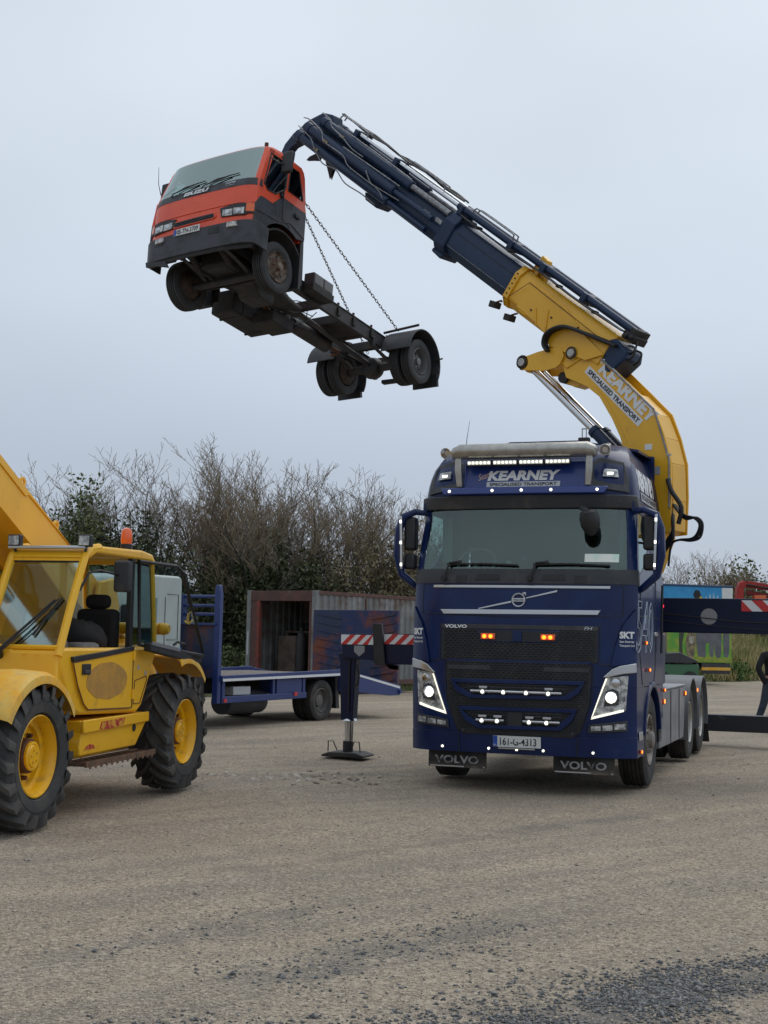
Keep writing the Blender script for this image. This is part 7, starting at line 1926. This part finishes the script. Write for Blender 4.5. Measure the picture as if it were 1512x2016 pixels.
for x in (-1.95, -3.2, -4.4):
    t_ = tyre_mb(.45, .3, .26, 0, 0, 0, 28, 3); t_.xf(Matrix.Translation((x, .22, .45)) @ Matrix.Rotation(PI / 2, 4, 'Z')); w_ = t_.build('wheel', 'rubberdark', trl)
    MB().lathe([(0, .26), (-.03, .2), (-.0, .1), (.03, .02)], (x, .10, .45), (0, -1, 0), 20).build('hub', 'steelpipe', w_)
    MB().prism(arc(x, .45, .54, 170, 10, 10) + arc(x, .45, .58, 10, 170, 10), 'y', .02, .4).build('mudguard', 'greyplastic', trl)
MB().box(-9.2, -.1, .3, 2.2, .62, .88).build('chassis', 'dark', trl)
MB().box(-7.0, -6.8, .3, .5, 0, .8).build('landing_leg', 'dark', trl)
GX = Matrix.Translation((10.55, 50.5, 0)) @ Matrix.Rotation(.2, 4, 'Z')
gm_ = thing('yard_machine', 'small green and grey wheeled machine seen just behind the lorry mudguards', 'machine', GX)
MB().box(-.85, .95, -.5, .6, .35, .85).build('frame', mat('dull green paint', (.05, .14, .07), .6), gm_, bevel=.03)
MB().prism([(-.9, 1.2), (.2, 1.28), (.95, .95), (.6, .88), (-.9, .9)], 'y', -.55, .65).build('cover', 'greyplastic', gm_, bevel=.03)
MB().box(-.9, -.25, -.45, .55, 1.25, 2.2).build('tan_tank', mat('faded tan panel', (.20, .16, .10), .8), gm_, bevel=.05)
for x in (-.5, .6): MB().cyl((x, -.55, .3), (x, -.35, .3), .3, n=20).build('wheel', 'rubberdark', gm_)
RX = Matrix.Translation((17.75, 70.2, -.27)) @ Matrix.Scale(1.167, 4)
rc = thing('red_crane_lorry', 'red folded loader crane showing above the navy outrigger beam', 'crane', RX)
MB().prism([(.2, 2.4), (.3, 4.05), (.42, 4.32), (.62, 4.36), (.75, 4.2), (.60, 4.05), (.52, 2.4)], 'y', -.2, .2).build('crane_column', 'red', rc, bevel=.03)
MB().prism([(.35, 4.18), (.55, 4.40), (1.2, 4.34), (3.2, 3.98), (3.2, 3.78), (1.2, 4.06), (.7, 4.12)], 'y', -.16, .16).build('crane_arm', 'red', rc, bevel=.03)
MB().prism([(.8, 4.0), (1.5, 3.86), (3.3, 3.55), (3.3, 3.42), (1.3, 3.70), (.75, 3.8)], 'y', .0, .2).build('crane_arm', mat('dark red paint', (.20, .015, .012), .6), rc, bevel=.02)
MB().cyl((.7, -.2, 4.22), (2.8, -.2, 3.88), .04).build('crane_ram', 'dark', rc)
MB().tube([(.6, -.22, 4.38), (1.2, -.22, 4.40), (2.0, -.22, 4.28), (3.0, -.22, 4.08)], .02, 6).build('crane_hose', 'hose', rc)
MB().box(-.2, 3.6, -1.1, 1.1, .9, 2.45).build('lorry_body', 'dark', rc, bevel=.05)
MB().box(1.0, 1.5, -.4, .0, 3.4, 3.75).build('orange_housing', 'amber', rc, bevel=.02)
for x in (.5, 2.8):
    MB().cyl((x, -1.15, .48), (x, -.8, .48), .48, n=24).build('wheel', 'rubberdark', rc)

# person in black, walking past at the right edge
PX = Matrix.Translation((7.50, 26.4, 0)) @ Matrix.Rotation(.35, 4, 'Z')
person = thing('person', 'person in black jacket and dark jeans standing behind the black beam at the right edge', 'person', PX)
def skinned(name, joints, edges, m, lv=2):
    me = bpy.data.meshes.new(name); me.from_pydata([j[:3] for j in joints], edges, []); me.update()
    o = bpy.data.objects.new(name, me); col.objects.link(o); o.parent = person
    s = o.modifiers.new('skin', 'SKIN'); s.use_smooth_shade = True
    for i, j in enumerate(joints):
        r_ = j[3]; me.skin_vertices[0].data[i].radius = (r_ if not isinstance(r_, tuple) else r_[0], r_ if not isinstance(r_, tuple) else r_[1])
    me.skin_vertices[0].data[0].use_root = True
    ss = o.modifiers.new('sub', 'SUBSURF'); ss.levels = lv; ss.render_levels = lv
    me.materials.append(M[m] if isinstance(m, str) else m)
    return o
def sk(name, J, Ed, m):
    me = bpy.data.meshes.new(name); me.from_pydata([j[:3] for j in J], Ed, []); me.update()
    o = bpy.data.objects.new(name, me); col.objects.link(o); o.parent = person
    md = o.modifiers.new('skin', 'SKIN'); md.use_smooth_shade = True
    if not me.skin_vertices:
        import bmesh
        b_ = bmesh.new(); b_.from_mesh(me); b_.verts.layers.skin.verify(); b_.to_mesh(me); b_.free()
    for i, j in enumerate(J):
        r_ = j[3] if isinstance(j[3], tuple) else (j[3], j[3])
        me.skin_vertices[0].data[i].radius = r_
        me.skin_vertices[0].data[i].use_root = (i == 0)
    ss = o.modifiers.new('sub', 'SUBSURF'); ss.levels = 2; ss.render_levels = 2
    me.materials.append(M[m] if isinstance(m, str) else m)
    return o
sk('body', [(0, 0, 1.0, (.13, .10)), (0, 0, 1.25, (.14, .10)), (0, .0, 1.40, (.11, .07)), (0, -.01, 1.52, .05), (0, -.02, 1.62, (.075, .09)), (0, -.02, 1.72, (.07, .085)),
            (-.19, 0, 1.43, .055), (-.32, .0, 1.18, .045), (-.22, -.02, .98, .03), (-.17, -.02, .88, (.02, .03)), (.19, 0, 1.43, .055), (.28, .02, 1.18, .045), (.21, -.02, .98, .03), (.16, -.02, .88, (.02, .03)),
            (-.10, 0, .92, .09), (-.21, -.02, .52, .06), (-.34, .04, .10, .042), (-.35, -.12, .04, .035), (.10, 0, .92, .09), (.14, -.02, .52, .06), (.18, .04, .10, .042), (.18, -.12, .04, .035)],
   [(0, 1), (1, 2), (2, 3), (3, 4), (4, 5), (2, 6), (6, 7), (7, 8), (8, 9), (2, 10), (10, 11), (11, 12), (12, 13), (0, 14), (14, 15), (15, 16), (16, 17), (0, 18), (18, 19), (19, 20), (20, 21)], 'skin')
sk('jacket', [(0, 0, .94, (.175, .135)), (0, 0, 1.25, (.165, .125)), (0, 0, 1.42, (.17, .11)), (0, -.01, 1.53, .082), (-.20, 0, 1.42, .078), (-.335, .0, 1.18, .064), (-.195, -.015, .93, .058), (-.15, -.01, .84, .03), (.20, 0, 1.42, .078), (.295, .02, 1.18, .064), (.19, -.015, .93, .058), (.15, -.01, .84, .03)],
   [(0, 1), (1, 2), (2, 3), (2, 4), (4, 5), (5, 6), (6, 7), (2, 8), (8, 9), (9, 10), (10, 11)], 'top')
sk('trousers', [(0, 0, 1.0, (.155, .12)), (-.10, 0, .90, .105), (-.215, -.02, .52, .078), (-.34, .04, .12, .062), (.10, 0, .90, .105), (.145, -.02, .52, .078), (.18, .04, .12, .062)], [(0, 1), (1, 2), (2, 3), (0, 4), (4, 5), (5, 6)], 'jeans')
for s, x in ((-1, -.345), (1, .18)):
    MB().prism([(.10, .0), (-.17, .0), (-.19, .04), (-.12, .08), (.0, .13), (.10, .13)], 'x', x - .045, x + .045).build('shoe', 'black', person, bevel=.02)
MB().lathe([(0, .085), (.05, .09), (.10, .07), (.13, .02)], (0, .005, 1.70), (0, .12, 1), 16).build('hair', 'dark', person)
MB().add([(-.014, -.10, 1.625), (.014, -.10, 1.625), (0, -.135, 1.628), (0, -.10, 1.675)], [(0, 1, 2), (0, 2, 3), (2, 1, 3), (0, 3, 1)]).build('nose', 'skin', person)
for s in (-1, 1):
    MB().lathe([(0, .012), (.006, .009), (.009, .002)], (s * .03, -.100, 1.665), (0, -1, 0), 10).build('eye', 'white', person)
    MB().obox((s * .075, 0, 1.645), (1, .2 * s, 0), (0, 1, 0), (0, 0, 1), .008, .02, .03).build('ear', 'skin', person, bevel=.006)
MB().obox((0, -.102, 1.598), (1, 0, 0), (0, 1, 0), (0, 0, 1), .024, .006, .005).build('mouth', mat('lips', (.30, .10, .08), .6), person, bevel=.002)
